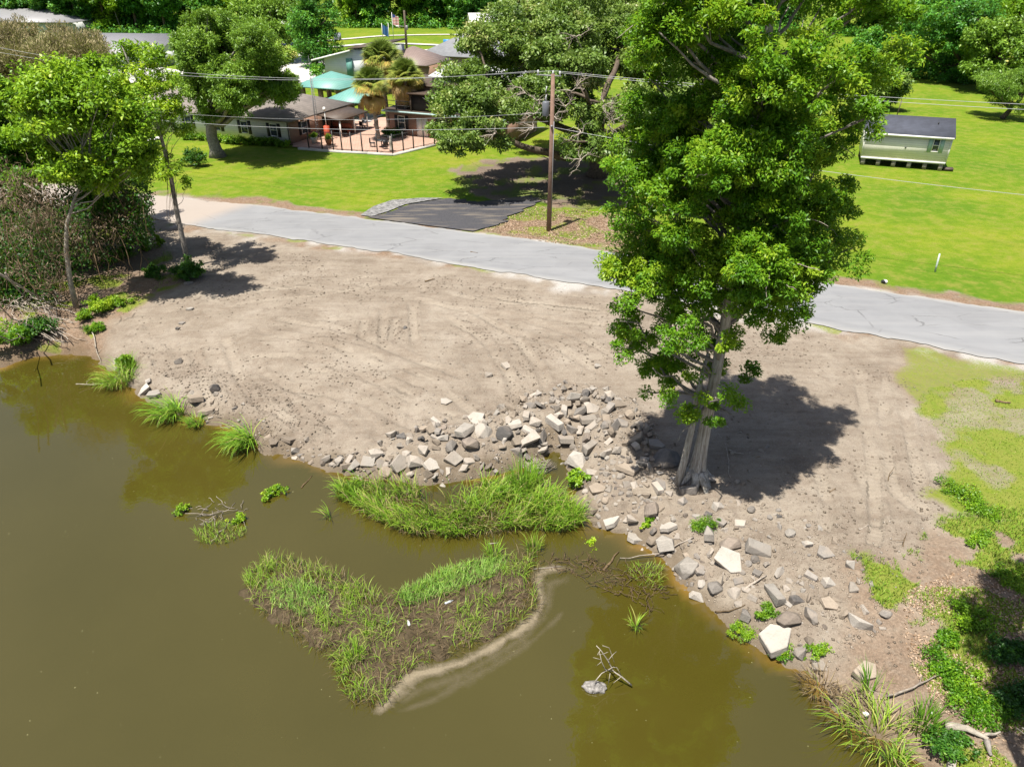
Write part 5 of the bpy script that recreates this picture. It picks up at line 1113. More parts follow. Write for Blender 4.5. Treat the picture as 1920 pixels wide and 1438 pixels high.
tuft('small reed clump touching the broad one at the left shore', 368, 798, .35, 110, (.5, .9), (.6, 1.4), M['blade_reed'], 13, outdir=(-.3, -.3))
tuft('tangled reed clump at the pond corner under the shore weeds', 225, 720, .75, 260, (.7, 1.6), (.8, 1.7), M['blade_reed'], 14, outdir=(-.8, -.4), tintc=.6)
tuft('upright green shoots over the white concrete corner', 243, 695, .4, 130, (.6, 1.2), (.1, .6), M['blade_grass'], 15)
tuft('thin reed tuft left of the reed bed', 648, 930, .4, 70, (.5, .9), (.2, 1.2), M['blade_reed'], 16)
tuft('few leaning blades in the open water left of the reed bed', 618, 972, .15, 14, (.6, 1.0), (.8, 1.4), M['blade_reed'], 17, outdir=(-.8, .2))
tuft('upright bright reeds at the right end of the reed bed', 985, 915, .7, 300, (.8, 1.4), (.1, .7), M['blade_reed'], 18)
tuft('reed tuft between the reed bed and the bank', 1070, 975, .5, 170, (.6, 1.1), (.2, 1.0), M['blade_reed'], 19, tintc=.6)
tuft('sparse reed tuft in the water below the reed bed end', 1000, 1035, .35, 60, (.5, .9), (.2, .8), M['blade_reed'], 20, tintc=.65)
tuft('forked reed tuft standing alone in the brown water', 1192, 1178, .16, 34, (.4, .85), (.5, 1.2), M['blade_reed'], 21, tintc=.7)
tuft('large tangled reed clump at the lower right shore', 1640, 1385, .8, 210, (.5, 1.3), (.5, 1.5), M['blade_reed'], 22, outdir=(-.4, .0), tintc=.75)
tuft('upright bluish green reed clump at the lower right shore', 1730, 1365, .35, 150, (.5, 1.0), (.1, .8), M['blade_reed'], 23, tintc=.3)
tuft('few long blades reaching over the lower right water', 1580, 1370, .2, 16, (1.0, 1.7), (1.0, 1.5), M['blade_reed'], 24, outdir=(-1.5, .2))
tuft('reed tuft at the bottom edge of the frame', 1680, 1440, .3, 60, (.5, .9), (.4, 1.2), M['blade_reed'], 25)
tuft('long dark reed blades leaning over the lower right weeds', 1622, 1300, .2, 30, (.7, 1.3), (.2, .8), M['blade_reed'], 26, tintc=.25, outdir=(-.5, .6))
tuft('dry reed fringe at the shore under the oblong grey stone', 1530, 1290, .5, 130, (.3, .7), (.7, 1.5), M['blade_dead'], 27, outdir=(-.6, -.2))
tuft('dry brown fringe at the lower right shore', 1570, 1335, .5, 120, (.3, .7), (.7, 1.5), M['blade_dead'], 28, outdir=(-.6, -.2))

MAT = poly([(458, 1085), (500, 1052), (560, 1062), (640, 1082), (700, 1112), (740, 1128), (790, 1098), (850, 1066), (940, 1048), (1000, 1040), (1012, 1072), (1003, 1108), (1012, 1140), (975, 1172), (920, 1200), (860, 1228), (800, 1243), (760, 1262), (735, 1298), (715, 1330), (662, 1326), (640, 1290), (612, 1232), (560, 1200), (512, 1170), (472, 1130)], ZW)
def floating_mat():
    lo, hi = MAT.min(0) - .3, MAT.max(0) + .3; xs = np.arange(lo[0], hi[0], .07); ys = np.arange(lo[1], hi[1], .07)
    X, Y = np.meshgrid(xs, ys); x, y = X.ravel(), Y.ravel(); d = sdist(x, y, MAT) + (fbm(x, y, .8, 80) - .5) * 2.3 - .18
    z = ZW - .08 + .16 * sstep(-.1, .35, d) + sstep(0, .4, d) * (fbm(x, y, .35, 81) - .4) * .26
    i = np.arange(len(x)).reshape(X.shape); F = np.stack([i[:-1, :-1], i[:-1, 1:], i[1:, 1:], i[1:, :-1]], -1).reshape(-1, 4); F = F[(z[F] > ZW - .06).any(1)]
    m = mat_plain('rotting_plant_mat', (.080, .060, .036), .95, .35, 3, .8, col2=(.035, .028, .016), spec=.1, bscale=12)
    tag(link('floating_mat', mesh_np('floating_mat', np.c_[x, y, z], F, m, smooth=True)), 'brown floating mat of rotting plants in the pond', 'plant mat', kind='stuff')
    rng = np.random.default_rng(82)
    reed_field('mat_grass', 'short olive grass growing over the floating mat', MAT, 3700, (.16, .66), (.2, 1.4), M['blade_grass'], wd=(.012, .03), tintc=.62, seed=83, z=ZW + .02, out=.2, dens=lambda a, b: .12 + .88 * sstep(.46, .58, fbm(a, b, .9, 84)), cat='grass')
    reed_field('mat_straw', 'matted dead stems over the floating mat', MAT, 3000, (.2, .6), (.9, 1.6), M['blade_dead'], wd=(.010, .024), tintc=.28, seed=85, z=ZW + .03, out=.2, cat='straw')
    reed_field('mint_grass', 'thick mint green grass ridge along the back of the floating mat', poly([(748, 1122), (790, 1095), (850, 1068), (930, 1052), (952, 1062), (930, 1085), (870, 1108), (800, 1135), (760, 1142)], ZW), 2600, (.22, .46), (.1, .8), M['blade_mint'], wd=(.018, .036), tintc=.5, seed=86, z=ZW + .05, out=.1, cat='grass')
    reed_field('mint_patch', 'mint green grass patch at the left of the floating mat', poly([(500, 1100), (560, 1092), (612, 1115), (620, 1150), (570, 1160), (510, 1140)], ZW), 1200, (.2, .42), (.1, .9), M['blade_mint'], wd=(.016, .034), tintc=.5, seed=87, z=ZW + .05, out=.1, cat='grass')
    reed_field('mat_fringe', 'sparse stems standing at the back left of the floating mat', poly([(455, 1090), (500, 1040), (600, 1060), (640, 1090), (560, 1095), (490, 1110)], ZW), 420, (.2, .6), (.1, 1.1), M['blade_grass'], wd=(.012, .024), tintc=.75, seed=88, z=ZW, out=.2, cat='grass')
    tuft('bright upright tuft in the middle of the floating mat', 668, 1240, .2, 60, (.5, .8), (.1, .7), M['blade_reed'], 30, tintc=.6)
    tuft('pale blade tuft near the foam on the floating mat', 870, 1190, .12, 20, (.3, .5), (.4, 1.1), M['blade_reed'], 31, tintc=.6)
    tuft('tall grass blades at the back of the floating mat', 925, 1045, .3, 80, (.4, .8), (.2, .9), M['blade_reed'], 32, tintc=.55)
    # low weeds left of the reed bed
    reed_field('water_primrose', 'straggling water weed left of the reed bed', poly([(365, 1000), (400, 980), (450, 985), (465, 1000), (430, 1020), (380, 1022)], ZW), 420, (.15, .4), (.2, 1.2), M['blade_grass'], wd=(.014, .028), tintc=.7, seed=89, z=ZW, out=.4, cat='water weed')
    for k, (px, py, lb) in enumerate([(350, 960, 'first leafy sprig of the straggling water weed'), (445, 975, 'leafy sprig in the middle of the straggling water weed'), (500, 935, 'upper leafy sprig of the straggling water weed'), (525, 925, 'farthest leafy sprig of the straggling water weed')]):
        bush('weed_sprig', lb, P(px, py, ZW), .42, .32, 'leaf_yellow', 500 + k, .09, .045, 26, 20, .62, cat='water weed')
    tg = MB(); c = P(400, 968, ZW)
    for _ in range(34): a = c + rng.normal(0, (.5, .35, .02)) + (0, 0, .03); tg.tube(wob(a, a + np.array((rng.normal(0, .5), rng.normal(0, .4), abs(rng.normal(0, .12)))), 5, .4, rng), .012, 3)
    tag(tg.obj('twig_raft', M['deadwood']), 'pale twigs tangled with the straggling water weed', 'twigs', kind='stuff')
    # debris between mat and lower bank
    deb = MB(); pl = poly([(1010, 1050), (1090, 1040), (1150, 1060), (1230, 1075), (1250, 1110), (1225, 1145), (1170, 1120), (1100, 1095)], ZW)
    for q in inpoly(260, pl, rng):
        a = rng.uniform(0, 6.28); L = rng.uniform(.1, .5); p = np.array((q[0], q[1], ZW + rng.uniform(0, .05))); deb.tube(wob(p, p + np.array((L * math.cos(a), L * math.sin(a), rng.uniform(0, .12))), 4, .4, rng), rng.uniform(.006, .016), 3)
    tag(deb.obj('drift_debris', M['deadbrown']), 'brown drifting stems in the water between mat and lower bank', 'debris', kind='stuff')
    reed_field('debris_shoots', 'olive shoots growing from the drifting stems below the bank', poly([(1170, 1060), (1240, 1060), (1245, 1110), (1190, 1100)], ZW), 160, (.15, .5), (.2, 1.3), M['blade_grass'], wd=(.012, .026), tintc=.65, seed=90, z=ZW, cat='water weed')
floating_mat()
def foam():
    m, t, b = newmat('tan_pond_scum')
    co = t('NewGeometry').outputs['Position']; n = t.noise(co, 1.6, 5, .6, dist=.8); n2 = t.noise(co, 16, 4, .7)
    t.l.new(t.mix(t.lift(n2, .3, .7), (.135, .108, .066), (.205, .168, .11)), b.inputs['Base Color']); b.inputs['Roughness'].default_value = .6
    al = t.lift(t.math('ADD', t.math('MULTIPLY', t.attr('core'), 1.1), t.math('MULTIPLY', t.math('SUBTRACT', n, .5), 2.0)), .25, 1.15)
    t.l.new(t.math('MULTIPLY', al, t.attr('dense')), b.inputs['Alpha'])
    def strip(name, label, path, dense, dz):
        P_ = np.array([P(x, y, ZW)[:2] for x, y, _ in path]); W = np.array([w_ * .0125 for *_, w_ in path]); k = np.arange(len(path)); tt = np.linspace(0, len(path) - 1, 90)
        c = np.c_[np.interp(tt, k, P_[:, 0]), np.interp(tt, k, P_[:, 1])]; wd = np.interp(tt, k, W)
        for _ in range(6): c[1:-1] = (c[:-2] + 2 * c[1:-1] + c[2:]) / 4
        tg = unit(np.gradient(c, axis=0)); nr = np.c_[-tg[:, 1], tg[:, 0]]; V, co_ = [], []
        for f in np.linspace(-1, 1, 13): V.append(np.c_[c + nr * (wd * f)[:, None], np.full(90, ZW + dz)]); co_.append(np.full(90, 1 - abs(f)) * np.minimum(1, np.minimum(np.arange(90), np.arange(90)[::-1]) / 8))
        i = np.arange(13 * 90).reshape(13, 90); F = np.stack([i[:-1, :-1], i[:-1, 1:], i[1:, 1:], i[1:, :-1]], -1).reshape(-1, 4)
        cc = np.concatenate(co_); tag(link(name, mesh_np(name, np.vstack(V), F, m, dict(core=cc, dense=np.full(len(cc), dense)))), label, 'foam', kind='stuff')
    strip('pond_foam', 'tan foam along the front edge of the floating mat', [(690, 1338, 12), (725, 1322, 26), (752, 1285, 48), (785, 1258, 40), (840, 1252, 24), (900, 1228, 24), (950, 1195, 26), (1000, 1165, 26), (1018, 1130, 22), (1008, 1095, 24), (1010, 1072, 30), (1050, 1066, 26), (1090, 1068, 12)], .95, .010)
    strip('foam_streak', 'thin pale foam streak drifting outside the tan foam', [(730, 1338, 8), (800, 1318, 16), (870, 1280, 22), (940, 1240, 20), (1000, 1200, 16), (1045, 1160, 14), (1060, 1140, 8)], .20, .006)
    strip('foam_film', 'greyish film between foam and open water', [(735, 1330, 10), (780, 1296, 26), (860, 1270, 26), (930, 1228, 24), (990, 1190, 22), (1028, 1140, 18), (1030, 1095, 30), (1075, 1080, 22)], .24, .008)
foam()
def scrub_grass():
    def on(name, label, pl, n, h, mat, seed, thr=.25, tintc=.5, wd=(.016, .034), lean=(.2, 1.2), cat='grass'):
        rng = np.random.default_rng(seed); xs, ys, Z, G_ = GRID; pts = inpoly(n * 2, pl, rng)
        i = np.clip(np.searchsorted(xs, pts[:, 0]), 0, len(xs) - 1); j = np.clip(np.searchsorted(ys, pts[:, 1]), 0, len(ys) - 1); k = (G_[j, i] > thr) & (gz(pts[:, 0], pts[:, 1]) > ZW)
        pts = pts[k][:n]; n = len(pts); d = rng.normal(0, 1, (n, 2))
        me = blades_mesh(name, upz(pts), d, rng.uniform(*h, n) * (.6 + .8 * fbm(pts[:, 0], pts[:, 1], .8, 95)), rng.uniform(*wd, n), rng.uniform(*lean, n), np.clip(rng.normal(tintc, .22, n) + .5 * (fbm(pts[:, 0], pts[:, 1], 1.2, 96) - .5), 0, 1), mat, 2)
        tag(link(name, me), label, cat, kind='stuff')
    on('bank_grass', 'patchy weeds and grass on the lower right bank', np.array(SCRUB_R), 16000, (.07, .24), M['blade_grass'], 201)
    on('right_grass', 'mown yellow green grass at the right of the clearing', np.array(GRASS_R), 16000, (.04, .10), M['blade_grass'], 202, tintc=.6)
    on('thicket_grass', 'weeds on the floor of the left thicket', np.array(WILD_L), 9000, (.10, .34), M['blade_grass'], 203, .12, .4)
    rng = np.random.default_rng(204)
    # leaf litter on the lower right bank
    pl = poly([(1690, 1120), (1800, 1080), (1990, 1080), (1990, 1440), (1860, 1438), (1760, 1330), (1700, 1230)], -.4); pts = inpoly(5200, pl, rng, lambda a, b: .15 + .85 * sstep(.42, .6, fbm(a, b, 1.4, 97))); n = len(pts)
    me = leaves_mesh('leaf_litter', upz(pts) + (0, 0, .025), rdir(n, rng) * (1, 1, .3), unit(rdir(n, rng) * .4 + (0, 0, 1)), .10, .05, rng.random(n), mat_leaf('fallen_leaf', [(0, (.16, .10, .06)), (.5, (.30, .21, .14)), (1, (.42, .32, .24))], .05, .9, .1))
    tag(link('leaf_litter', me), 'fallen tan leaves on the shaded lower right bank', 'leaves', kind='stuff')
    pl = LITTER; pts = inpoly(3000, pl, rng); n = len(pts)
    me = leaves_mesh('road_litter', upz(pts) + (0, 0, .03), rdir(n, rng) * (1, 1, .3), unit(rdir(n, rng) * .4 + (0, 0, 1)), .16, .08, rng.random(n), bpy.data.materials['fallen_leaf'])
    tag(link('road_litter', me), 'reddish leaf litter around the foot of the utility pole', 'leaves', kind='stuff')
scrub_grass()

# ------------------------------------------------------------------ branches, sticks, drift things
def stick(label, pts, r, mat='deadwood', seed=1, forks=3, name='fallen_branch', z=None):
    rng = np.random.default_rng(seed); mb = MB(); q = [np.array(p, float) for p in pts]
    p = np.vstack([wob(a, b, 5, .12, rng)[:-1] for a, b in zip(q[:-1], q[1:])] + [q[-1][None]]); mb.tube(p, np.linspace(r, r * .4, len(p)), 6)
    for _ in range(forks):
        k = rng.integers(1, len(p) - 1); e = p[k] + rng.normal(0, .35, 3) * (1, 1, .4) + (0, 0, .06); mb.tube(wob(p[k], e, 4, .3, rng), np.linspace(r * .5, r * .2, 4), 4)
    return tag(mb.obj(name, M[mat], None, True), label, 'branch')
def gp3(x, y, dz): p = GP(x, y); p[2] = max(p[2], ZW) + dz; return p
stick('pale bare pole slanting out of the dark brush pile at the far left', [Q(-15, 505, 35.5), gp3(112, 588, .1)], .075, 'deadwood', 1, 3)
stick('second bare pole slanting through the brush pile', [Q(10, 512, 35), gp3(75, 600, .1)], .05, 'deadwood', 2, 3)
stick('thin bare pole fallen across the brush pile', [Q(-20, 560, 33), gp3(85, 640, .05)], .045, 'deadwood', 3, 2)
stick('bare pole lying low over the pond at the far left', [Q(-20, 625, 31), gp3(70, 660, .1)], .035, 'deadwood', 4, 2)
stick('whitish dead limb hanging high in the left thicket', [Q(45, 345, 42), Q(68, 358, 42), Q(84, 368, 42)], .07, 'bark_pale', 5, 4)
stick('tan forked stick lying between the stones of the lower bank', [gp3(1395, 1108, .05), gp3(1420, 1092, .12), gp3(1436, 1080, .05)], .05, 'deadwood', 6, 1)
stick('curved brown stick among the stones near the water', [gp3(1340, 1149, .04), gp3(1365, 1150, .1), gp3(1397, 1135, .04)], .03, 'deadbrown', 7, 0)
stick('long pale stick across the weeds of the lower right bank', [gp3(1662, 1308, .12), gp3(1710, 1296, .2), gp3(1760, 1268, .1)], .04, 'deadwood', 8, 2)
stick('brown stick standing out of the lower bank stones', [gp3(1352, 1100, .02), Q(1356, 1072, GP(1352, 1100)[1])], .03, 'deadwood', 9, 0)
stick('bare stick with green shoots leaning from the bank into the water', [gp3(1300, 1010, .1), gp3(1240, 1048, .2), gp3(1160, 1068, .1)], .03, 'deadwood', 10, 3)
stick('short brown log floating below the reed bed', [P(1131, 1070, ZW) + (0, 0, .03), P(1160, 1035, ZW) + (0, 0, .03)], .06, 'deadbrown', 11, 0)
stick('thin straight stick along the upper foam', [P(1000, 1068, ZW) + (0, 0, .03), P(1055, 1062, ZW) + (0, 0, .03)], .022, 'deadwood', 12, 0)
stick('dark sunken pole under the water left of the reed bed', [P(565, 915, ZW) + (0, 0, .01), P(585, 892, ZW) + (0, 0, .02)], .04, 'deadbrown', 13, 0)
stick('short floating stick below the reed bed', [P(916, 1020, ZW) + (0, 0, .02), P(934, 1018, ZW) + (0, 0, .02)], .03, 'deadwood', 14, 0)
stick('forked grey driftwood reaching into the pond at the left corner', [P(145, 728, ZW) + (0, 0, .25), gp3(175, 740, .1), gp3(205, 735, .1)], .03, 'bark_pale', 15, 2)
stick('pale curved twig on the left water edge', [gp3(175, 630, .2), gp3(182, 660, .1), gp3(190, 682, .05)], .03, 'bark_pale', 16, 2)
stick('thin stick at the waterline of the left slope', [gp3(384, 790, .03), gp3(405, 772, .08)], .025, 'bark_pale', 17, 0)
stick('small crooked twig on the dirt right of the tree shade', [gp3(1665, 902, .02), gp3(1672, 888, .35)], .02, 'deadbrown', 18, 2)
stick('upright twig in the dirt near the right weeds', [gp3(1693, 1025, 0), gp3(1696, 1010, .3)], .02, 'deadbrown', 19, 2)
stick('reddish twig on the dirt below the shade tip', [gp3(1555, 924, .03), gp3(1567, 916, .03)], .02, 'deadbrown', 20, 1)
stick('pale twig on the dirt right of the stones', [gp3(1610, 994, .03), gp3(1628, 985, .05), gp3(1632, 996, .03)], .025, 'deadwood', 21, 0)
stick('dark stick lying in the right grass', [gp3(1866, 753, .06), gp3(1894, 757, .06)], .08, 'deadbrown', 22, 0)
stick('short dark stick on the dirt by the road', [gp3(797, 529, .05), gp3(815, 524, .05)], .05, 'deadbrown', 23, 0)
stick('dark skid stick lying on the road surface', [P(882, 472, .06), P(896, 474, .06)], .03, 'deadbrown', 24, 0)
stick('thin twig standing by the shaded stones right of the trunk', [gp3(1370, 897, .03), gp3(1366, 865, .05), gp3(1357, 840, .3)], .02, 'deadwood', 25, 0)
stick('bent dead stick in the tree shade', [gp3(1366, 845, .05), gp3(1378, 852, .1), gp3(1395, 852, .05)], .03, 'deadwood', 26, 0)
stick('thick rotten log at the bottom right corner', [gp3(1770, 1365, .12), gp3(1810, 1372, .16), gp3(1850, 1390, .12)], .13, 'bark_pale', 27, 1, 'rotten_log')
stick('split grey stump piece below the rotten log', [gp3(1848, 1392, .1), gp3(1856, 1420, .1)], .10, 'bark_grey', 28, 0, 'rotten_log')
def drift():
    rng = np.random.default_rng(301)
    # bare branch standing in the water with the dark lump it is caught on
    c = P(1115, 1290, ZW); mb = MB()
    def br(pts, r): 
        q = np.array([Q(x, y, yy) for x, y, yy in pts]); mb.tube(q, np.linspace(r, r * .45, len(q)), 5)
    Y0 = c[1]
    for pts, r in [([(1184, 1284, Y0), (1165, 1268, Y0 + .1), (1150, 1258, Y0 + .2), (1140, 1238, Y0 + .3), (1126, 1218, Y0 + .35), (1118, 1210, Y0 + .4)], .028), ([(1115, 1278, Y0 - .05), (1128, 1262, Y0 + .1), (1150, 1250, Y0 + .2), (1158, 1252, Y0 + .3)], .02), ([(1150, 1258, Y0 + .2), (1135, 1255, Y0), (1128, 1240, Y0), (1124, 1222, Y0 + .1)], .018),
                   ([(1126, 1218, Y0 + .3), (1120, 1227, Y0 + .3), (1130, 1226, Y0 + .2), (1140, 1222, Y0)], .014), ([(1140, 1238, Y0 + .2), (1150, 1226, Y0 + .3), (1156, 1221, Y0 + .4)], .016), ([(1130, 1210, Y0 + .3), (1142, 1214, Y0 + .5), (1148, 1230, Y0 + .4), (1152, 1243, Y0 + .3)], .012), ([(1165, 1268, Y0), (1150, 1280, Y0 - .1)], .012), ([(1144, 1262, Y0), (1140, 1284, Y0 - .1)], .012), ([(1165, 1266, Y0 + .1), (1156, 1250, Y0 + .1)], .012), ([(1128, 1240, Y0), (1118, 1248, Y0)], .01), ([(1126, 1236, Y0), (1112, 1232, Y0)], .01)]: br(pts, r)
    tag(mb.obj('bare_branch', M['bark_pale'], None, True), 'bare bleached branch standing in the brown water beside the mottled lump', 'branch')
    m = mat_plain('mottled_hide', (.30, .28, .26), .35, .3, 9, .6, col2=(.045, .04, .035), spec=.5)
    bm = bmesh.new(); bmesh.ops.create_icosphere(bm, subdivisions=4, radius=1)
    for v in bm.verts:
        n = v.co.copy(); k = 1 + .10 * math.sin(5 * n.x + 3 * n.y) * math.sin(6 * n.z + 2) + .06 * math.sin(11 * n.y + 4 * n.x); v.co = Vector((n.x * .36 * k, n.y * .20 * k, n.z * .17 * k))
    me = bpy.data.meshes.new('floating_lump'); bm.to_mesh(me); bm.free(); me.materials.append(m); [setattr(p, 'use_smooth', True) for p in me.polygons]
    o = link('floating_lump', me, None, c + (0, 0, .05)); o.rotation_euler = (0, .05, -.1); tag(o, 'mottled grey oval lump floating beside the bleached branch', 'debris')
    # twig ball
    c = P(1012, 882, ZW); tb = MB()
    for _ in range(70):
        a = c + rdir(1, rng)[0] * (.55, .4, .22) + (0, 0, .22); e = c + rdir(1, rng)[0] * (.75, .5, .3) + (0, 0, .26); tb.tube(wob(a, e, 6, .5, rng), rng.uniform(.008, .018), 3)
    tag(tb.obj('twig_ball', M['deadwood']), 'brown ball of dead twigs at the inlet beside the reed bed', 'twigs', kind='stuff')
    # brush and vines of the left thicket
    vb = MB()
    for _ in range(230):
        px, py = rng.uniform(-30, 270), rng.uniform(330, 600); 
        if py > 600 - (px > 150) * 110 - (px > 215) * 20: continue
        Y = rng.uniform(39, 46) if px > 150 else rng.uniform(36, 44); a = Q(px, py, Y); 
        if a[2] < -.5 or a[2] > 6.5: continue
        e = a + np.array((rng.normal(0, .5), rng.normal(0, .4), -rng.uniform(.6, 2.6))); e[2] = max(e[2], -.9); vb.tube(wob(a, e, 6, .25, rng), rng.uniform(.008, .03), 4)
    tag(vb.obj('hanging_brush', M['deadbrown']), 'tangle of bare hanging vines and dead stems inside the left thicket', 'brush', kind='stuff')
    vb = MB()
    for _ in range(170):
        a = GP(rng.uniform(-10, 110), rng.uniform(560, 640)); a[2] += rng.uniform(.1, .9); e = a + np.array((rng.normal(.6, .7), rng.normal(-.4, .5), -rng.uniform(0, .6))); vb.tube(wob(a, e, 5, .25, rng), rng.uniform(.008, .028), 4)
    tag(vb.obj('brush_pile', M['deadwood']), 'pile of grey fallen twigs at the far left above the pond', 'brush', kind='stuff')
    # understory leaves
    n = 34000; pts = []
    while len(pts) < n:
        px, py = rng.uniform(-60, 285, 4000), rng.uniform(330, 640, 4000)
        k = py < 600 - (px > 150) * 95 - (px > 215) * 45 + (px < 90) * 50
        for x, y in zip(px[k], py[k]):
            q = Q(x, y, (rng.uniform(44.5, 50) if x > 170 else rng.uniform(42, 50)) if x > 100 else rng.uniform(39, 49))
            if -.8 < q[2] < 5.0: pts.append(q)
    pts = np.array(pts[:n]); cl = vn(pts[:, 0] * 1.3 + pts[:, 2] * 2, pts[:, 1] + pts[:, 2], .8, 98); k = cl > .42; pts = pts[k]; n = len(pts)
    me = leaves_mesh('understory', pts + rng.normal(0, .15, (n, 3)), rdir(n, rng), unit(rdir(n, rng) + (0, 0, .6)), .22, .12, np.clip(rng.normal(.32, .16, n), 0, 1), M['leaf_dark'])
    tag(link('understory', me), 'dark leafy undergrowth filling the left thicket', 'undergrowth', kind='stuff')
    # dry brown vine mass, upper left
    pts = np.vstack([Q(x, y, Y)[None] + rng.normal(0, .5, (260, 3)) for x, y, Y in [(20, 330, 40), (60, 345, 40), (90, 375, 40), (30, 380, 39.5), (75, 410, 40), (0, 360, 39), (110, 420, 40.5), (230, 370, 46), (215, 400, 46), (240, 400, 45.5), (60, 440, 39), (105, 470, 39.5), (35, 500, 38), (150, 425, 41), (190, 430, 44), (225, 430, 45), (75, 400, 39), (20, 430, 38), (165, 470, 43), (95, 520, 38.5)]]); n = len(pts)
    me = leaves_mesh('dead_vine_curtain', pts, unit(rdir(n, rng) + (0, 0, -1)), rdir(n, rng), .34, .035, rng.random(n), mat_leaf('dead_vine', [(0, (.09, .06, .04)), (.5, (.18, .13, .09)), (1, (.28, .20, .15))], .1, .9, .1))
    tag(link('dead_vine_curtain', me), 'curtain of dry brown vines at the left of the thicket', 'vine', kind='stuff')
    # litter: two bottles on the mat, bag at the roadside, orange bit, small cans
    def bottle(label, p, rz, col, L=.24):
        mb = MB(); mb.tube([(-L / 2, 0, 0), (-L / 2 + .02, 0, 0), (L * .15, 0, 0), (L * .32, 0, 0), (L * .36, 0, 0), (L / 2, 0, 0)], [.03, .045, .045, .02, .016, .016], 10)
        m = mat_plain('bottle_' + str(len(bpy.data.materials)), col, .25, .2, 8, 0, spec=.5); o = mb.obj('bottle', m, None, True); o.location = p; o.rotation_euler = (0, .15, rz); tag(o, label, 'bottle')
    bottle('clear bottle lying in the dark part of the floating mat', P(842, 1128, ZW + .15) , .6, (.55, .58, .62), .34); bottle('white bottle lying on the floating mat left of the mint grass ridge', P(766, 1167, ZW + .13), 1.9, (.75, .75, .74), .28)
    bottle('bluish bottle half sunk in the floating mat', P(729, 1166, ZW + .12), 1.2, (.20, .24, .32), .22)
    p = GP(1658, 531); bm = bmesh.new(); bmesh.ops.create_icosphere(bm, subdivisions=2, radius=.2)
    for v in bm.verts: v.co *= 1 + rng.normal(0, .12); v.co.z *= .6
    me = bpy.data.meshes.new('litter_bag'); bm.to_mesh(me); bm.free(); me.materials.append(mat_plain('white_plastic', (.75, .75, .74), .4, .2, 6, .2)); me.materials.append(mat_plain('black_plastic', (.03, .03, .03), .4, .2, 6, .2))
    for f in me.polygons: f.material_index = 1 if f.center.x < -.02 else 0
    tag(link('litter_bag', me, None, p + (0, 0, .1)), 'black and white litter bag on the verge across the road', 'bag')
    # small cup-shaped white litter near the lower right reeds
    for k, (x, y, lb) in enumerate([(1617, 1340, 'crushed white cup in the lower right reeds'), (1739, 1350, 'white round lid beside the bluish reed clump')]):
        mb = MB(); mb.tube([(0, 0, 0), (0, 0, .02), (0, 0, .16 if k == 0 else .03)], [.05, .055, .075], 10); o = mb.obj('paper_cup', mat_plain('paper_white' + str(k), (.72, .70, .66), .7, .15, 6, 0)); o.location = gp3(x, y, .12); o.rotation_euler = (1.1, .4, k); tag(o, lb, 'cup')
    # marker post in the lawn
    p = GP(1753, 510); mb = MB(); top = Q(1762, 476, p[1] - .1) - p
    mb.tube([(0, 0, -.05), tuple(top * .3), tuple(top)], [.05, .06, .05], 6); o = mb.obj('marker_post', mat_plain('weathered_white', (.50, .56, .52), .6, .2, 4, .1)); o.location = p; tag(o, 'slim pale marker post leaning in the right lawn', 'post')
drift()

# ------------------------------------------------------------------ buildings beyond the road
RZ = R(-23.0)
M['brick'] = mat_brick('tan_brick', (.34, .20, .14), (.27, .15, .105), (.30, .26, .22))
M['brick_pale'] = mat_brick('pale_brick', (.40, .30, .24), (.33, .24, .19), (.36, .32, .28))
M['cream'] = mat_stripe('cream_siding', (.76, .74, .66), (.55, .54, .48), 2, .22)
M['white_siding'] = mat_stripe('white_siding', (.80, .77, .70), (.56, .54, .49), 2, .2, .14)
M['grey_siding'] = mat_stripe('grey_siding', (.64, .65, .66), (.50, .51, .52), 2, .3, .1)
M['shingle_brown'] = mat_stripe('brown_shingles', (.215, .185, .165), (.15, .13, .118), 2, .13, .2, .9, .3, .35)
M['shingle_slate'] = mat_stripe('slate_shingles', (.062, .068, .092), (.04, .045, .06), 2, .11, .2, .9, .3, .4)
M['shingle_grey'] = mat_stripe('grey_shingles', (.20, .205, .22), (.14, .145, .155), 2, .14, .2, .9, .3, .3)
M['teal'] = mat_stripe('teal_metal_roof', (0.1248, 0.2964, 0.2574), (0.0819, 0.2106, 0.1833), 0, .4, .12, .5, .4, .15)
M['teal_paint'] = mat_plain('pale_teal_paint', (.33, .46, .45), .6, .1, 4, 0)
M['brown_metal'] = mat_stripe('brown_metal_roof', (.21, .155, .135), (.14, .105, .09), 0, .4, .12, .5, .4, .2)
M['white_metal'] = mat_stripe('white_metal_roof', (.62, .62, .61), (.42, .42, .42), 0, .5, .12, .5, .4, .1)
M['grey_metal'] = mat_stripe('grey_metal_roof', (0.216, 0.213, 0.222), (0.174, 0.174, 0.18), 0, .6, .1, .5, .3, .12)
M['white'] = M['white']; M['wpaint'] = mat_plain('white_paint', (.74, .73, .70), .6, .08, 3, 0)
M['black'] = M['black']; M['bpaint'] = mat_plain('black_paint', (.022, .022, .024), .5, .2, 3, 0)
M['dbrown'] = mat_plain('dark_brown_paint', (.085, .06, .045), .6, .2, 3, 0)
M['glass'] = mat_glass('window_glass')
M['concrete_slab'] = mat_plain('pale_concrete_paving', (.50, .48, .44), .9, .15, .6, .2)
M['darkscreen'] = mat_plain('dark_porch_screen', (.035, .032, .032), .6, .3, 2, 0)
def pbox(name, root, lo, hi, mat): return MB().box(lo, hi).obj(name, M[mat], root)
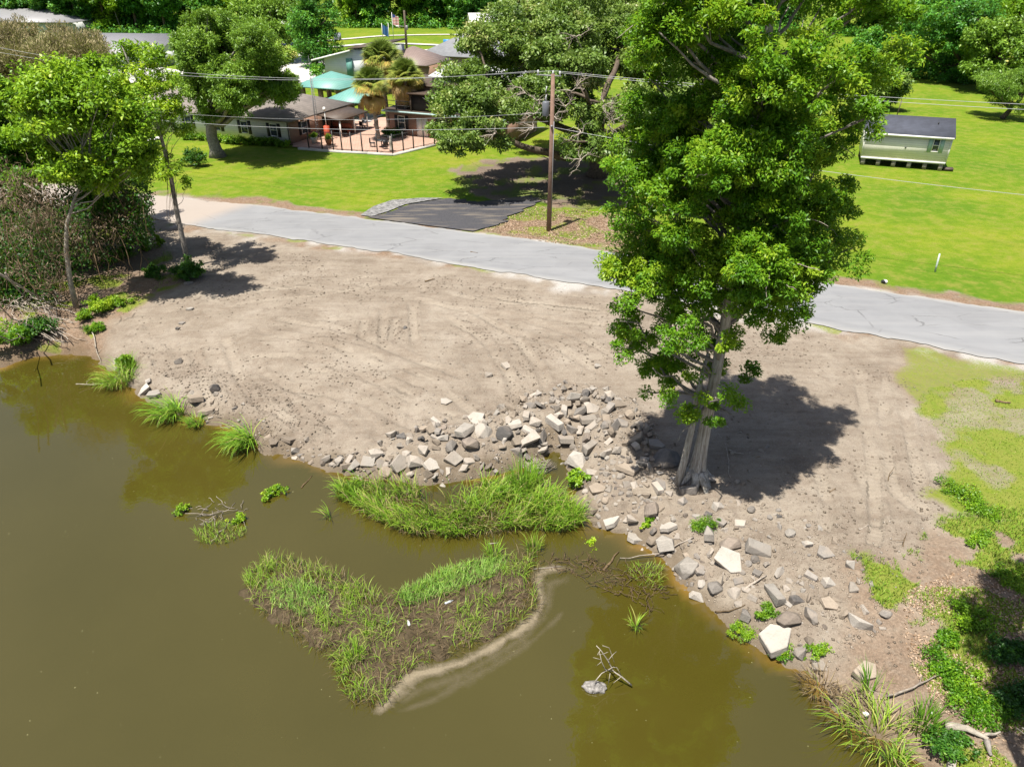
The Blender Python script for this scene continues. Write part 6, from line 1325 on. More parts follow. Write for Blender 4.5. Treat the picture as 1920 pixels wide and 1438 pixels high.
def gable(name, root, x0, x1, y0, y1, ze, zr, mat, th=.14, ov=.4, axis='x'):
    mb = MB(); ym = (y0 + y1) / 2; a = ov * (zr - ze) / (ym - y0)
    for s, (ya, yb) in ((1, (y0 - ov, ym)), (-1, (y1 + ov, ym))):
        P4 = [(x0 - ov * .6, ya, ze - a), (x1 + ov * .6, ya, ze - a), (x1 + ov * .6, yb, zr), (x0 - ov * .6, yb, zr)]
        V = P4 + [(p[0], p[1], p[2] + th) for p in P4]; F = [(0, 1, 2, 3), (7, 6, 5, 4), (0, 4, 5, 1), (1, 5, 6, 2), (2, 6, 7, 3), (3, 7, 4, 0)]
        mb.add(V, F if s > 0 else [f[::-1] for f in F])
    o = mb.obj(name, M[mat], root); return o
def hip(name, root, x0, x1, y0, y1, ze, zr, mat, ov=.6, ridge=None, th=.16):
    x0, x1, y0, y1 = x0 - ov, x1 + ov, y0 - ov, y1 + ov; ym = (y0 + y1) / 2; k = (y1 - y0) / 2 if ridge is None else ridge
    a, b = (x0 + k, x1 - k) if x1 - x0 > 2 * k + .01 else ((x0 + x1) / 2 - .02, (x0 + x1) / 2 + .02)
    V = [(x0, y0, ze), (x1, y0, ze), (x1, y1, ze), (x0, y1, ze), (x0, y0, ze + th), (x1, y0, ze + th), (x1, y1, ze + th), (x0, y1, ze + th), (a, ym, zr), (b, ym, zr)]
    F = [(3, 2, 1, 0), (0, 1, 5, 4), (1, 2, 6, 5), (2, 3, 7, 6), (3, 0, 4, 7), (4, 5, 9, 8), (5, 6, 9), (6, 7, 8, 9), (7, 4, 8)]
    return MB().add(V, F).obj(name, M[mat], root)
def window(root, x, y, z, w_, h, face='y', shutters=None, trim='wpaint', mull=True, shw=.42):
    """window in the wall facing -y (or +x): frame with pane and glazing bars; shutters are parts of their own"""
    def bx(mb, u0, u1, z0, z1, d0, d1):
        if face == 'y': mb.box((x + u0, y - d1, z + z0), (x + u1, y - d0, z + z1))
        else: mb.box((y + d0, x + u0, z + z0), (y + d1, x + u1, z + z1))
    f = MB(); t = .07
    bx(f, -w_ / 2, w_ / 2, 0, t, .005, .07); bx(f, -w_ / 2, w_ / 2, h - t, h, .005, .07); bx(f, -w_ / 2, -w_ / 2 + t, t, h - t, .005, .07); bx(f, w_ / 2 - t, w_ / 2, t, h - t, .005, .07)
    if mull: bx(f, -w_ / 2 + t, w_ / 2 - t, h / 2 - .03, h / 2 + .03, .005, .065)
    fo = f.obj('window', M[trim], root)
    g = MB(); bx(g, -w_ / 2 + t, w_ / 2 - t, t, h - t, .004, .03); g.obj('pane', M['glass'], fo)
    if shutters:
        for sx in (-1, 1):
            m = MB(); c = sx * (w_ / 2 + shw / 2 + .02); bx(m, c - shw / 2, c + shw / 2, -.05, h + .05, .005, .05); m.obj('shutter', M[shutters], root)
def posts(name, root, pts, z0, z1, r, mat):
    for x, y in pts: MB().box((x - r, y - r, z0), (x + r, y + r, z1)).obj(name, M[mat], root)

def white_house():
    b = P(1768, 321); r = thing('small_house', 'small white clapboard house on piers with slate roof and one shuttered window', 'house', b, R(-20))
    L, W, z0, z1 = 7.6, 4.4, .78, 3.2
    m = MB(); m.box((-L, 0, z0), (0, W, z1)); m.prism([(0, 0)], 0, 0) if False else None
    m.add([(-L, 0.02, z1), (-L, W - .02, z1), (-L, W / 2, z1 + 1.15), (0, .02, z1), (0, W - .02, z1), (0, W / 2, z1 + 1.15)], [(0, 2, 1), (3, 4, 5), (0, 3, 5, 2), (1, 2, 5, 4)])
    m.obj('wall', M['white_siding'], r)
    rf = gable('roof', r, -L, 0, 0, W, z1 + .03, z1 + 1.2, 'shingle_slate', ov=.3)
    MB().tube([(-1.35, 1.3, z1 + .75), (-1.35, 1.3, z1 + 1.05)], .06, 8).obj('vent_pipe', M['bpaint'], rf)
    pbox('eave_trim', r, (-L - .1, -.32, z1 - .22), (.1, -.27, z1 - .02), 'wpaint')
    for x in (-L - .01, .01): pbox('corner_board', r, (x - .06, -.02, z0), (x + .06, .06, z1 - .02), 'wpaint')
    pbox('skirt_board', r, (-L, -.03, z0 - .16), (0, .02, z0 + .03), 'wpaint')
    window(r, -1.25, 0, 1.72, .62, 1.25, shutters='teal_paint', shw=.36)
    MB().box((-3.9, -.05, 1.9), (-3.75, 0, 1.98)).obj('hose_tap', M['bpaint'], r)
    for x in np.linspace(-L + .3, -.3, 6):
        for y in (.25, W - .25): MB().box((x - .18, y - .18, 0), (x + .18, y + .18, z0 - .17)).obj('pier', M['conc'], r)
    pbox('floor_frame', r, (-L + .05, .05, z0 - .15), (-.05, W - .05, z0 - .005), 'dbrown')
    pbox('step', r, (.05, .2, 0), (.9, .8, .25), 'dbrown')
white_house()

def ranch():
    b = P(546, 272); r = thing('ranch_house', 'low cream and brick house wing with brown hipped roof and black shutters', 'house', b, RZ)
    L, W, z1 = 24, 11, 2.5
    pbox('wall', r, (-L, 0, 0), (-.02, W, z1), 'cream'); pbox('brick_end', r, (-.02, .03, 0), (.06, W, z1 - .01), 'brick')
    hip('roof', r, -L, 0, 0, W, z1, z1 + 2.3, 'shingle_brown', .7)
    for x in (-2.1, -6.2, -10.2, -14.5, -19): window(r, x, 0, .75, 1.0, 1.35, shutters='bpaint')
    window(r, 2.6, .06, .75, 1.1, 1.35, face='x', shutters='bpaint')
    # lean-to porch on the brick end
    V = [(.1, 4.6, 2.42), (3.6, 4.6, 2.0), (3.6, 10.5, 2.0), (.1, 10.5, 2.42)]; V += [(x, y, z + .12) for x, y, z in V]
    MB().add(V, [(0, 3, 2, 1), (4, 5, 6, 7), (0, 1, 5, 4), (1, 2, 6, 5), (2, 3, 7, 6), (3, 0, 4, 7)]).obj('porch_roof', M['dbrown'], r)
    posts('porch_post', r, [(3.4, 4.8), (3.4, 7.6), (3.4, 10.3)], 0, 2.02, .07, 'wpaint')
    pbox('porch_wall', r, (.08, 7.8, 0), (3.0, 8.0, 2.0), 'brick'); pbox('door', r, (.065, 6.0, 0), (.11, 6.95, 2.05), 'bpaint')
    pbox('downspout', r, (-.12, -.10, 0), (-.02, -.02, z1), 'dbrown')
ranch()

def patio():
    pl = poly([(548, 277), (620, 283), (690, 287), (737, 290), (815, 272), (850, 255), (830, 232), (770, 222), (700, 222), (640, 224), (600, 240), (552, 268)])
    m, t, b = newmat('pink_brick_paving'); co = t('NewGeometry').outputs['Position']; br = t('TexBrick'); t.l.new(co, br.inputs[0])
    br.inputs['Color1'].default_value = (.37, .22, .16, 1); br.inputs['Color2'].default_value = (.31, .175, .125, 1); br.inputs['Mortar'].default_value = (.36, .28, .22, 1); br.inputs['Scale'].default_value = 2.2
    n = t.noise(co, .4, 4); t.l.new(t.mix(t.math('MULTIPLY', t.lift(n, .4, .7), .5), br.outputs[0], (.42, .31, .25)), b.inputs['Base Color']); b.inputs['Roughness'].default_value = .9
    sheet('patio', pl, .10, m)
    # concrete edge
    path = poly([(560, 280), (620, 285), (690, 289), (737, 292), (815, 274)]); mb = MB()
    for a, c in zip(path[:-1], path[1:]):
        d = (c - a) / np.linalg.norm(c - a); n = np.array((-d[1], d[0])) * .16; mb.prism([tuple(a - n), tuple(c - n), tuple(c + n), tuple(a + n)], -.1, .19)
    tag(mb.obj('patio_kerb', M['concrete_slab']), kind='structure')
    # iron fence
    pts = [P(x, y)[:2] for x, y in ((580, 281), (605, 283), (626, 284.5), (642, 286), (660, 287), (680, 287.8), (708, 289), (737, 291), (757, 286.5), (776, 282), (795, 278), (815, 273.5))]
    r = thing('iron_fence', 'black iron fence round the brick patio', 'fence', (pts[0][0], pts[0][1], 0)); o = np.array((pts[0][0], pts[0][1], 0))
    for p in pts: q = np.r_[p, 0] - o; MB().box((q[0] - .06, q[1] - .06, .05), (q[0] + .06, q[1] + .06, 2.15)).obj('post', M['bpaint'], r)
    for a, c in zip(pts[:-1], pts[1:]):
        A, B = np.r_[a, 0] - o, np.r_[c, 0] - o
        for z in (.30, 1.95): MB().tube([A + (0, 0, z), B + (0, 0, z)], .028, 4).obj('rail', M['bpaint'], r)
    pk = MB()
    for a, c in zip(pts[:-1], pts[1:]):
        A, B = np.r_[a, 0] - o, np.r_[c, 0] - o; n = int(np.linalg.norm(B - A) / .16)
        for k in range(1, n): q = A + (B - A) * k / n; pk.tube([q + (0, 0, .22), q + (0, 0, 2.05)], .008, 3)
    tag(pk.obj('picket', M['bpaint'], r), kind='stuff')
    # things on the patio
    def pot(label, px, py, col, fl):
        p = P(px, py, .1); r = thing('flower_pot', label, 'flower pot', p); mb = MB(); mb.tube([(0, 0, 0), (0, 0, .5), (0, 0, .62), (0, 0, .66)], [.24, .38, .42, .36], 12); mb.obj('pot', mat_plain('pot_' + str(px), col, .8, .2, 4, .1), r, True)
        rng = np.random.default_rng(px); me, *_ = crown_mesh('flowers', [(0, 0, .85, .38, .38, .3)], 40, 16, .16, .14, .08, M[fl], rng, base=.7); link('flowers', me, r)
    pot('pale flower pot with green plant inside the fence', 590, 269, (.55, .53, .48), 'leaf_big'); pot('terracotta flower pot with yellow flowers inside the fence', 617, 272, (.38, .17, .08), 'leaf_yellow')
    p = P(615, 262, .1); r = thing('lamp_post', 'red based lamp post on the patio', 'lamp', p); MB().box((-.28, -.28, 0), (.28, .28, 1.5)).obj('base', mat_plain('red_paint', (.42, .07, .03), .7, .15, 3, 0), r); MB().tube([(0, 0, 1.5), (0, 0, 3.1)], .05, 6).obj('pole', M['wpaint'], r); MB().tube([(0, 0, 3.1), (0, 0, 3.25), (0, 0, 3.5)], [.1, .2, .12], 8).obj('lantern', M['wpaint'], r)
    p = P(640, 250, .1); r = thing('bench', 'reddish wooden bench on the patio', 'bench', p, RZ); red = 'dbrown'; M['redwood'] = mat_plain('red_wood', (.30, .09, .05), .7, .2, 4, 0)
    MB().box((-1.3, -.3, .42), (1.3, .3, .5)).obj('seat', M['redwood'], r); MB().box((-1.3, .3, .5), (1.3, .38, 1.1)).obj('backrest', M['redwood'], r)
    for x in (-1.1, 1.1): MB().box((x - .06, -.25, 0), (x + .06, .3, .42)).obj('leg', M['redwood'], r)
    p = P(734, 284, .1); r = thing('garden_statue', 'small grey garden statue at the fence corner', 'statue', p); MB().tube([(0, 0, 0), (0, 0, .25), (0, 0, .3), (0, 0, .8), (0, 0, 1.15), (0, 0, 1.25), (0, 0, 1.4), (0, 0, 1.55)], [.22, .22, .14, .2, .2, .09, .13, .05], 10).obj('figure', M['grey'], r, True)
    for k, (px, py, lb) in enumerate([(690, 240, 'patio table left of the palms'), (716, 276, 'patio table under the palms')]):
        p = P(px, py, .1); r = thing('patio_table', lb, 'table', p); MB().tube([(0, 0, .72), (0, 0, .76)], [.55, .55], 14).obj('tabletop', M['bpaint' if k else 'wpaint'], r)
        MB().tube([(0, 0, 0), (0, 0, .72)], .05, 6).obj('leg', M['bpaint'], r)
        for a in range(3):
            c = P(px, py, .1) + (1.0 * math.cos(a * 2.1 + k), 1.0 * math.sin(a * 2.1 + k), 0); h = thing('patio_chair', 'dark patio chair at the %s' % lb.replace('patio ', ''), 'chair', c, a * 2.1 + k + 1.57, 'patio chairs')
            MB().box((-.25, -.25, .40), (.25, .25, .45)).obj('seat', M['bpaint'], h); MB().box((-.25, -.29, .45), (.25, -.25, .95)).obj('backrest', M['bpaint'], h)
            for sx in (-.21, .21):
                for sy in (-.21, .21): MB().box((sx - .025, sy - .025, 0), (sx + .025, sy + .025, .40)).obj('leg', M['bpaint'], h)
patio()

def brick_house():
    b = P(733, 253); r = thing('brick_house', 'two storey brick house with dark screened balcony behind the palms', 'house', b, RZ)
    L, W = 15, 9
    pbox('lower_wall', r, (0, 0, 0), (L, W, 2.75), 'brick'); pbox('canopy', r, (-.3, -1.1, 2.76), (L, -.003, 2.92), 'teal_paint')
    pbox('upper_wall', r, (0, 1.6, 2.93), (L, W, 5.3), 'brick'); pbox('balcony_floor', r, (-.3, -.9, 2.925), (L, 1.59, 3.0), 'dbrown')
    pbox('porch_screen', r, (3.4, -.6, 3.05), (L, -.55, 4.75), 'darkscreen'); pbox('porch_roof', r, (3.1, -1.0, 4.8), (L, 1.6, 4.95), 'dbrown')
    posts('balcony_post', r, [(x, -.7) for x in (3.4, 6.5, 9.5, 12.5)], 3.0, 4.8, .08, 'dbrown')
    for z in (3.45, 3.95): pbox('balcony_rail', r, (-.2, -.82, z), (3.3, -.76, z + .06), 'bpaint')
    posts('balcony_post', r, [(-.2, -.79), (1.5, -.79)], 3.0, 4.0, .05, 'bpaint')
    for x in (1.6, 7.0, 11.0): window(r, x, 0, .8, .95, 1.45, shutters='bpaint')
    pbox('door', r, (3.6, -.05, .05), (4.3, -.003, 2.15), 'wpaint'); pbox('door', r, (4.34, -.05, .05), (5.04, -.003, 2.15), 'wpaint')
    pbox('upper_block', r, (4.5, 2.6, 5.31), (L, 6.8, 6.2), 'wpaint'); hip('main_roof', r, 0, L, 1.6, W, 5.302, 6.1, 'dbrown', .3)
    V = [(4.2, 2.2, 6.25), (L, 2.2, 6.25), (L, 7.0, 7.0), (4.2, 7.0, 7.0)]; V += [(x, y, z + .12) for x, y, z in V]
    MB().add(V, [(0, 3, 2, 1), (4, 5, 6, 7), (0, 1, 5, 4), (1, 2, 6, 5), (2, 3, 7, 6), (3, 0, 4, 7)]).obj('roof', M['white_metal'], r)
    # tall hall behind
    b = P(640, 176); r = thing('grey_hall', 'grey sided hall with sloping white edged roof and clerestory behind the palms', 'building', b, R(-14))
    def wall(pts, y0, y1, name, mat):
        n = len(pts); V = [(x, y0, z) for x, z in pts] + [(x, y1, z) for x, z in pts]
        MB().add(V, [tuple(range(n)), tuple(range(n, 2 * n))[::-1]] + [(i, i + n, (i + 1) % n + n, (i + 1) % n) for i in range(n)]).obj(name, M[mat], r)
    wall([(-2.2, 2.2), (6.9, 2.2), (6.9, 6.2), (2.3, 6.2), (2.3, 5.9), (-2.2, 4.9)], 0, 10, 'wall', 'grey_siding')
    wall([(-1.2, 0), (6.9, 0), (6.9, 2.19), (-1.2, 2.19)], .1, 9.8, 'brick_base', 'brick_pale')
    wall([(-4.0, 4.5), (2.3, 5.95), (2.3, 6.2), (-4.0, 4.75)], -.7, 10.5, 'lower_roof', 'wpaint')
    wall([(2.1, 6.28), (7.3, 6.8), (7.3, 6.98), (2.1, 6.46)], -.5, 10.5, 'upper_roof', 'dbrown')
    pbox('awning_panel', r, (1.5, -.3, 2.6), (2.4, -.02, 5.0), 'teal')
    # brown metal roof wing
    b = P(722, 166); r = thing('brown_roof_wing', 'building wing with brown standing seam metal roof right of the hall', 'building', b, RZ)
    pbox('wall', r, (-.5, 0, 0), (7.5, 7.5, 3.6), 'brick'); hip('roof', r, -.5, 7.5, 0, 7.5, 3.61, 5.9, 'brown_metal', .6)
    b = P(812, 138); r = thing('grey_roof_house', 'house with dark grey shingle hip roof left of the live oak', 'house', b, RZ)
    pbox('wall', r, (-2, 0, 0), (14, 10, 2.9), 'brick_pale'); hip('roof', r, -2, 14, 0, 10, 2.91, 5.9, 'shingle_grey', .7)
    # pavilions
    def pavilion(label, px, py, w_, d_, ze, zr):
        b = P(px, py); r = thing('pavilion', label, 'pavilion', b, RZ, 'green roofed pavilions'); hip('roof', r, -w_ / 2, w_ / 2, 0, d_, ze, zr, 'teal', .6)
        posts('brick_pillar', r, [(-w_ / 2 + .3, .3), (w_ / 2 - .3, .3), (-w_ / 2 + .3, d_ - .3), (w_ / 2 - .3, d_ - .3), (0, .3)], 0, ze, .26, 'brick'); 
        pbox('floor', r, (-w_ / 2 - .2, -.2, .02), (w_ / 2 + .2, d_ + .2, .12), 'concrete_slab')
        for z in (.5, .95): pbox('rail', r, (-w_ / 2 + .57, .26, z), (w_ / 2 - .57, .34, z + .07), 'dbrown')
    pavilion('larger pavilion with pale green hip roof behind the brown roofed wing', 602, 200, 6.6, 6.6, 2.4, 4.2); pavilion('smaller pavilion with pale green hip roof left of the palms', 652, 226, 4.6, 4.4, 2.2, 3.7)
    # lattice mast
    b = P(597, 264); r = thing('radio_mast', 'thin grey lattice radio mast rising beside the cream wing', 'mast', b); top = Q(578, 105, b[1]) - b; H_ = top[2]
    for k in range(3):
        a = k * 2.094; MB().tube([(.2 * math.cos(a), .2 * math.sin(a), 0), (.13 * math.cos(a) + top[0] * .75, .13 * math.sin(a), H_ * .75)], .03, 4).obj('leg', M['grey_metal'], r)
    br = MB(); n = 26
    for k in range(n):
        for j in range(3):
            a, c = j * 2.094 + (k % 2) * 2.094, j * 2.094 + ((k + 1) % 2) * 2.094; f, g = k / n, (k + 1) / n
            ra, rc = .2 - .07 * f, .2 - .07 * g; br.tube([(ra * math.cos(a) + top[0] * .75 * f, ra * math.sin(a), f * H_ * .75), (rc * math.cos(c) + top[0] * .75 * g, rc * math.sin(c), g * H_ * .75)], .014, 3)
    tag(br.obj('lattice', M['grey_metal'], r), kind='stuff'); MB().tube([(top[0] * .75, 0, H_ * .75), tuple(top)], [.025, .012], 4).obj('antenna', M['grey_metal'], r)
brick_house()

def palm(label, px, py, cpx, cpy, seed, R_=1.9, dead=.5):
    rng = np.random.default_rng(seed); b = P(px, py); r = thing('palm_tree', label, 'palm', b, group='palms at the patio'); c = Q(cpx, cpy, b[1]) - b
    p = wob((0, 0, 0), c, 10, .03, rng); MB().tube(p, np.linspace(.24, .19, 10), 8).obj('trunk', M['bark_grey'], r, True)
    # one fan frond, shared
    def fan(name, droop, tint):
        n = 26; a = np.linspace(-1.9, 1.9, n); base = np.zeros((n, 3)) + (.85, 0, -.08 * droop); V, tt, al = [], [], []
        for k in range(n):
            L = 1.05 * (1 - .15 * abs(a[k])) * rng.uniform(.9, 1.08); d = np.array((math.cos(a[k]) , math.sin(a[k]), 0)); s = np.array((-d[1], d[0], 0)) * .045
            m_ = base[k] + d * L * .6 + (0, 0, .12 - .10 * droop); e = base[k] + d * L + (0, 0, -.10 - .45 * droop)
            V += [base[k] - s * .4, base[k] + s * .4, m_ + s, e, m_ - s]; tt += [np.clip(tint + rng.normal(0, .08), 0, 1)] * 5; al += [.4, .4, .7, 1, .7]
        F4 = [[5 * k, 5 * k + 1, 5 * k + 2, 5 * k + 4] for k in range(n)]; F3 = [[5 * k + 4, 5 * k + 2, 5 * k + 3] for k in range(n)]; nV = len(V)
        V += [(0, .025, 0), (0, -.025, 0), (.87, -.02, -.06 * droop), (.87, .02, -.06 * droop)]; F4.append([nV, nV + 1, nV + 2, nV + 3]); tt += [tint] * 4; al += [.5] * 4
        return mesh_np(name, V, [np.array(F4), np.array(F3)], M['leaf_palm'], dict(tint=tt, along=al))
    fr = [fan('frond', .15, .12), fan('frond', .3, .36), fan('frond', .5, .64)]; dd = [fan('dead_frond', 1.1, .86), fan('dead_frond', 1.2, .97)]
    sc = R_ / 1.9
    for k in range(74):
        az = k * 2.399; el = R(rng.uniform(-18, 85)); o = link('frond', fr[0 if el > .5 else 1 if el > .05 else 2], r); o.location = c; o.rotation_euler = (rng.normal(0, .4), -el, az); o.scale = (sc,) * 3
    for k in range(26):
        az = k * 2.399 + 1; el = R(rng.uniform(-80, -18)); o = link('dead_frond', dd[k % 2], r); o.location = c - (0, 0, rng.uniform(.1, .9)); o.rotation_euler = (rng.normal(0, .5), -el, az); o.scale = (sc * .95,) * 3
palm('palm with the tallest yellowish crown, rearmost of the three', 729, 247, 716, 114, 901, 2.7); palm('palm with green topped crown, leftmost of the three', 711, 266, 696, 162, 902, 2.35); palm('palm with drooping tan skirt, rightmost of the three', 761, 254, 760, 148, 903, 2.45)

# ------------------------------------------------------------------ utility line, far field, far buildings
def utility():
    b = P(1029, 432); top = 11.1; d = np.array((math.cos(R(-22.5)), math.sin(R(-22.5)), 0)); n = np.array((-d[1], d[0], 0))
    wood = mat_plain('weathered_pole_wood', (.22, .135, .10), .9, .25, 3, .4, col2=(.14, .09, .065)); ceramic = mat_plain('grey_porcelain', (.45, .46, .47), .4, .1, 4, 0)
    r = thing('utility_pole', 'brown wooden utility pole with transformer beside the black driveway', 'utility pole', b)
    MB().tube([(0, 0, -.2), (.03, 0, top * .5), (0, 0, top)], [.19, .165, .13], 12).obj('pole', wood, r, True)
    arm = MB(); A = n * 0 - d * 1.2; arm.tube([A + (0, 0, top - .12), d * .6 + np.array((0, 0, top - .12))], .045, 6); arm.obj('crossarm', M['grey_metal'], r)
    for k, q in enumerate((-1.1, 0.0, .5)): MB().tube([d * q + (0, 0, top - .08), d * q + (0, 0, top + .04), d * q + (0, 0, top + .2)], [.04, .07, .05], 8).obj('insulator', ceramic, r)
    t = -d * .42 - n * .15; MB().tube([t + (0, 0, 8.35), t + (0, 0, 8.4), t + (0, 0, 9.25), t + (0, 0, 9.32)], [.22, .25, .25, .2], 14).obj('transformer', mat_plain('dark_grey_tank', (.13, .14, .16), .5, .1, 3, 0), r, False)
    MB().tube([t + (0, 0, 9.3), t + (.0, 0, 9.6), t + (.02, 0, 9.75)], [.06, .05, .02], 8).obj('bushing', ceramic, r)
    MB().tube([t * 1.1 + (0, 0, 9.9), t * .9 + (0, 0, 10.3)], .04, 6).obj('cutout_fuse', ceramic, r)
    MB().box((-.07, -.25, 7.6), (.07, .25, 7.75)).obj('bracket', M['grey_metal'], r)
    cable = MB(); cable.tube([(.15, -.12, 0), (.15, -.12, 8.0)], .025, 4); cable.obj('ground_wire', M['grey_metal'], r)
    wm = mat_plain('pale_wire', (.36, .37, .38), .5, .05, 1, 0)
    def pole(s, label):
        r = thing('utility_pole', label, 'utility pole', b + d * s); MB().tube([(0, 0, -.2), (0, 0, top)], [.19, .13], 10).obj('pole', wood, r, True); MB().tube([-d * 1.2 + (0, 0, top - .12), d * .6 + (0, 0, top - .12)], .045, 6).obj('crossarm', M['grey_metal'], r)
    pole(-66, 'next utility pole along the road, beyond the left edge'); pole(48, 'next utility pole along the road, beyond the right edge')
    def wire(label, a, c, sag, rr=.02): tag(MB().tube(wob(a, c, 30, 0, np.random.default_rng(1), sag), rr * .62, 4).obj('overhead_wire', wm, None, True), label, 'wire', 'overhead wires along the road')
    P0 = b; Lp, Rp = b - d * 66, b + d * 48
    wire('topmost overhead wire left of the utility pole', P0 + (-1.0, .4, top + .15), Lp + (0, 0, top + .15), .030); wire('second overhead wire from the top, left of the pole', P0 + (0, 0, top + .2), Lp + (.6, -.3, top + .6), .030)
    wire('topmost overhead wire right of the utility pole', P0 + (0, 0, top + .2), Rp + (0, 0, top + .5), .012); wire('second overhead wire from the top, right of the pole', P0 + (.4, -.2, top + .1), Rp + (.3, -.1, top + .1), .012)
    wire('middle overhead cable left of the pole', P0 + (0, 0, 8.6), Lp + (0, 0, 7.4), .028, .014);
    wire('lowest overhead cable left of the pole', P0 + (0, 0, 7.6), Lp + (0, 0, 6.2), .022, .022); wire('lowest overhead cable right of the pole', P0 + (0, 0, 7.6), Rp + (0, 0, 6.3), .018, .02)
    wire('service wire from the pole to the brick house', P0 + (0, 0, 8.0), P(780, 250) + (0, 0, 4.6), .03, .016)
utility()
def far_things():
    cs = M['concrete_slab']
    def path(name, pts, wd, z):
        pl = poly(pts); tt = np.linspace(0, len(pl) - 1, 40); c = np.c_[np.interp(tt, range(len(pl)), pl[:, 0]), np.interp(tt, range(len(pl)), pl[:, 1])]
        for _ in range(5): c[1:-1] = (c[:-2] + 2 * c[1:-1] + c[2:]) / 4
        tg = unit(np.gradient(c, axis=0)); n = np.c_[-tg[:, 1], tg[:, 0]] * wd; V = np.c_[np.vstack([c - n, c + n]), np.full(80, z)]; F = np.array([(i, i + 1, i + 41, i + 40) for i in range(39)])
        me = mesh_np(name, V, F, cs); 
        if me.polygons[0].normal.z < 0: me.flip_normals()
        tag(link(name, me), kind='structure')
    path('walking_path', [(560, 82), (640, 75), (720, 68), (820, 66), (900, 66), (980, 65)], 1.1, .13); path('walking_path', [(600, 92), (680, 84), (760, 83), (870, 88), (960, 90)], 1.3, .134)
    sheet('parking_lot', poly([(765, 97), (800, 94), (900, 98), (1000, 100), (1000, 112), (860, 108), (790, 109)]), .12, cs); sheet('parking_lot', poly([(188, 134), (245, 130), (300, 128), (370, 138), (330, 152), (260, 156), (190, 162)]), .12, cs)
    sheet('parking_lot', poly([(560, 100), (620, 96), (630, 125), (600, 160), (500, 160), (500, 110)]), .12, cs); sheet('garden_path', poly([(180, 205), (250, 195), (350, 192), (350, 200), (260, 206), (190, 216)]), .12, cs)
    sheet('garden_path', poly([(258, 264), (300, 258), (300, 262), (262, 270)]), .124, cs)
    # flagpoles
    def flag(label, px, py, tpy, fl):
        b = P(px, py); h = Q(px, tpy, b[1])[2]; r = thing('flagpole', label, 'flagpole', b, group='flagpoles in the far field'); MB().tube([(0, 0, 0), (0, 0, h)], [.10, .06], 6).obj('pole', M['wpaint'], r)
        if fl:
            n = 8; V = []; w_ = fl[1]; hh = fl[2]
            for i in range(n + 1):
                x = .08 + w_ * i / n * .8; y = .14 * math.sin(i * 1.3); zt = h - .3 - .5 * (i / n) * hh * .6
                V += [(x, y, zt), (x, y, zt - hh)]
            F = [(2 * i, 2 * i + 1, 2 * i + 3, 2 * i + 2) for i in range(n)]; V2 = [(x, y + .02, z) for x, y, z in V]; k = len(V)
            o = MB().add(V + V2, F + [tuple(j + k for j in f[::-1]) for f in F]).obj('flag', fl[0], r)
    blue = mat_plain('blue_flag', (.03, .10, .26), .8, .1, 2, 0)
    m, t, bb = newmat('striped_flag'); co = t('TexCoord').outputs['Object']; sp = t('SeparateXYZ'); t.l.new(co, sp.inputs[0])
    st = t.math('GREATER_THAN', t.math('FRACT', t.math('MULTIPLY', sp.outputs[2], 3.0)), .5); c = t.mix(st, (.62, .60, .58), (.42, .03, .04)); fo = t.math('MULTIPLY', t.math('LESS_THAN', sp.outputs[0], .85), t.math('GREATER_THAN', sp.outputs[2], 4.9))
    t.l.new(t.mix(fo, c, (.03, .05, .20)), bb.inputs['Base Color'])
    flag('left flagpole with a blue state flag', 718, 76, 44, (blue, 1.8, 2.2)); flag('middle bare flagpole in the far field', 730, 75, 44, None); flag('right and tallest flagpole with a red and white striped flag', 738, 74, 24, (m, 2.0, 2.4))
    # field lamp pole
    b = P(763, 98); h = Q(764, 20, b[1])[2]; r = thing('light_pole', 'dark wooden light pole in the far field', 'light pole', b); MB().tube([(0, 0, 0), (0, 0, h)], [.28, .2], 8).obj('pole', M['bark_dark'], r); MB().tube([(0, 0, h - 3.2), (-1.4, 0, h - 3.0)], .07, 5).obj('lamp_arm', M['grey_metal'], r); MB().box((-2.0, -.2, h - 3.15), (-1.3, .2, h - 2.95)).obj('lamp_head', M['wpaint'], r); MB().tube([(.3, 0, h - 3.8), (.3, 0, h - 2.9)], .28, 8).obj('transformer', M['grey_metal'], r)
    # blue sign
    b = P(840, 91); r = thing('park_sign', 'plain blue board sign on two posts in the far field', 'sign', b); posts('post', r, [(-.85, 0), (.85, 0)], 0, 1.9, .07, 'dbrown'); MB().box((-1.0, -.12, .75), (1.0, -.075, 1.85)).obj('board', mat_plain('blue_board', (.03, .20, .48), .5, .1, 2, 0), r)
    # barrels
    for k, (px, lb) in enumerate(((630, 'left grey drum at the park path'), (637, 'right grey drum at the park path'))):
        b = P(px, 76); r = thing('drum', lb, 'drum', b, group='drums at the park path'); MB().tube([(0, 0, 0), (0, 0, 1.6)], .45, 10).obj('barrel', mat_plain('drum_grey' + str(k), (.22, .25, .30), .6, .1, 2, 0), r); MB().tube([(0, 0, 1.6), (0, 0, 1.7)], [.47, .3], 10).obj('lid', M['grey_metal'], r)
    # far buildings
    def barn(label, px, py, L, W, ze, zr, wall, roof, rz, kind='gable', ov=.5, cat='building', name='metal_building'):
        b = P(px, py); r = thing(name, label, cat, b, R(rz)); m = MB().box((-L / 2, 0, 0), (L / 2, W, ze))
        if kind == 'gable':
            m.add([(-L / 2, .02, ze), (-L / 2, W - .02, ze), (-L / 2, W / 2, zr - .05), (L / 2, .02, ze), (L / 2, W - .02, ze), (L / 2, W / 2, zr - .05)], [(0, 2, 1), (3, 4, 5)])
        m.obj('wall', M[wall], r); (gable if kind == 'gable' else hip)('roof', r, -L / 2, L / 2, 0, W, ze + .02, zr, roof, ov=ov)
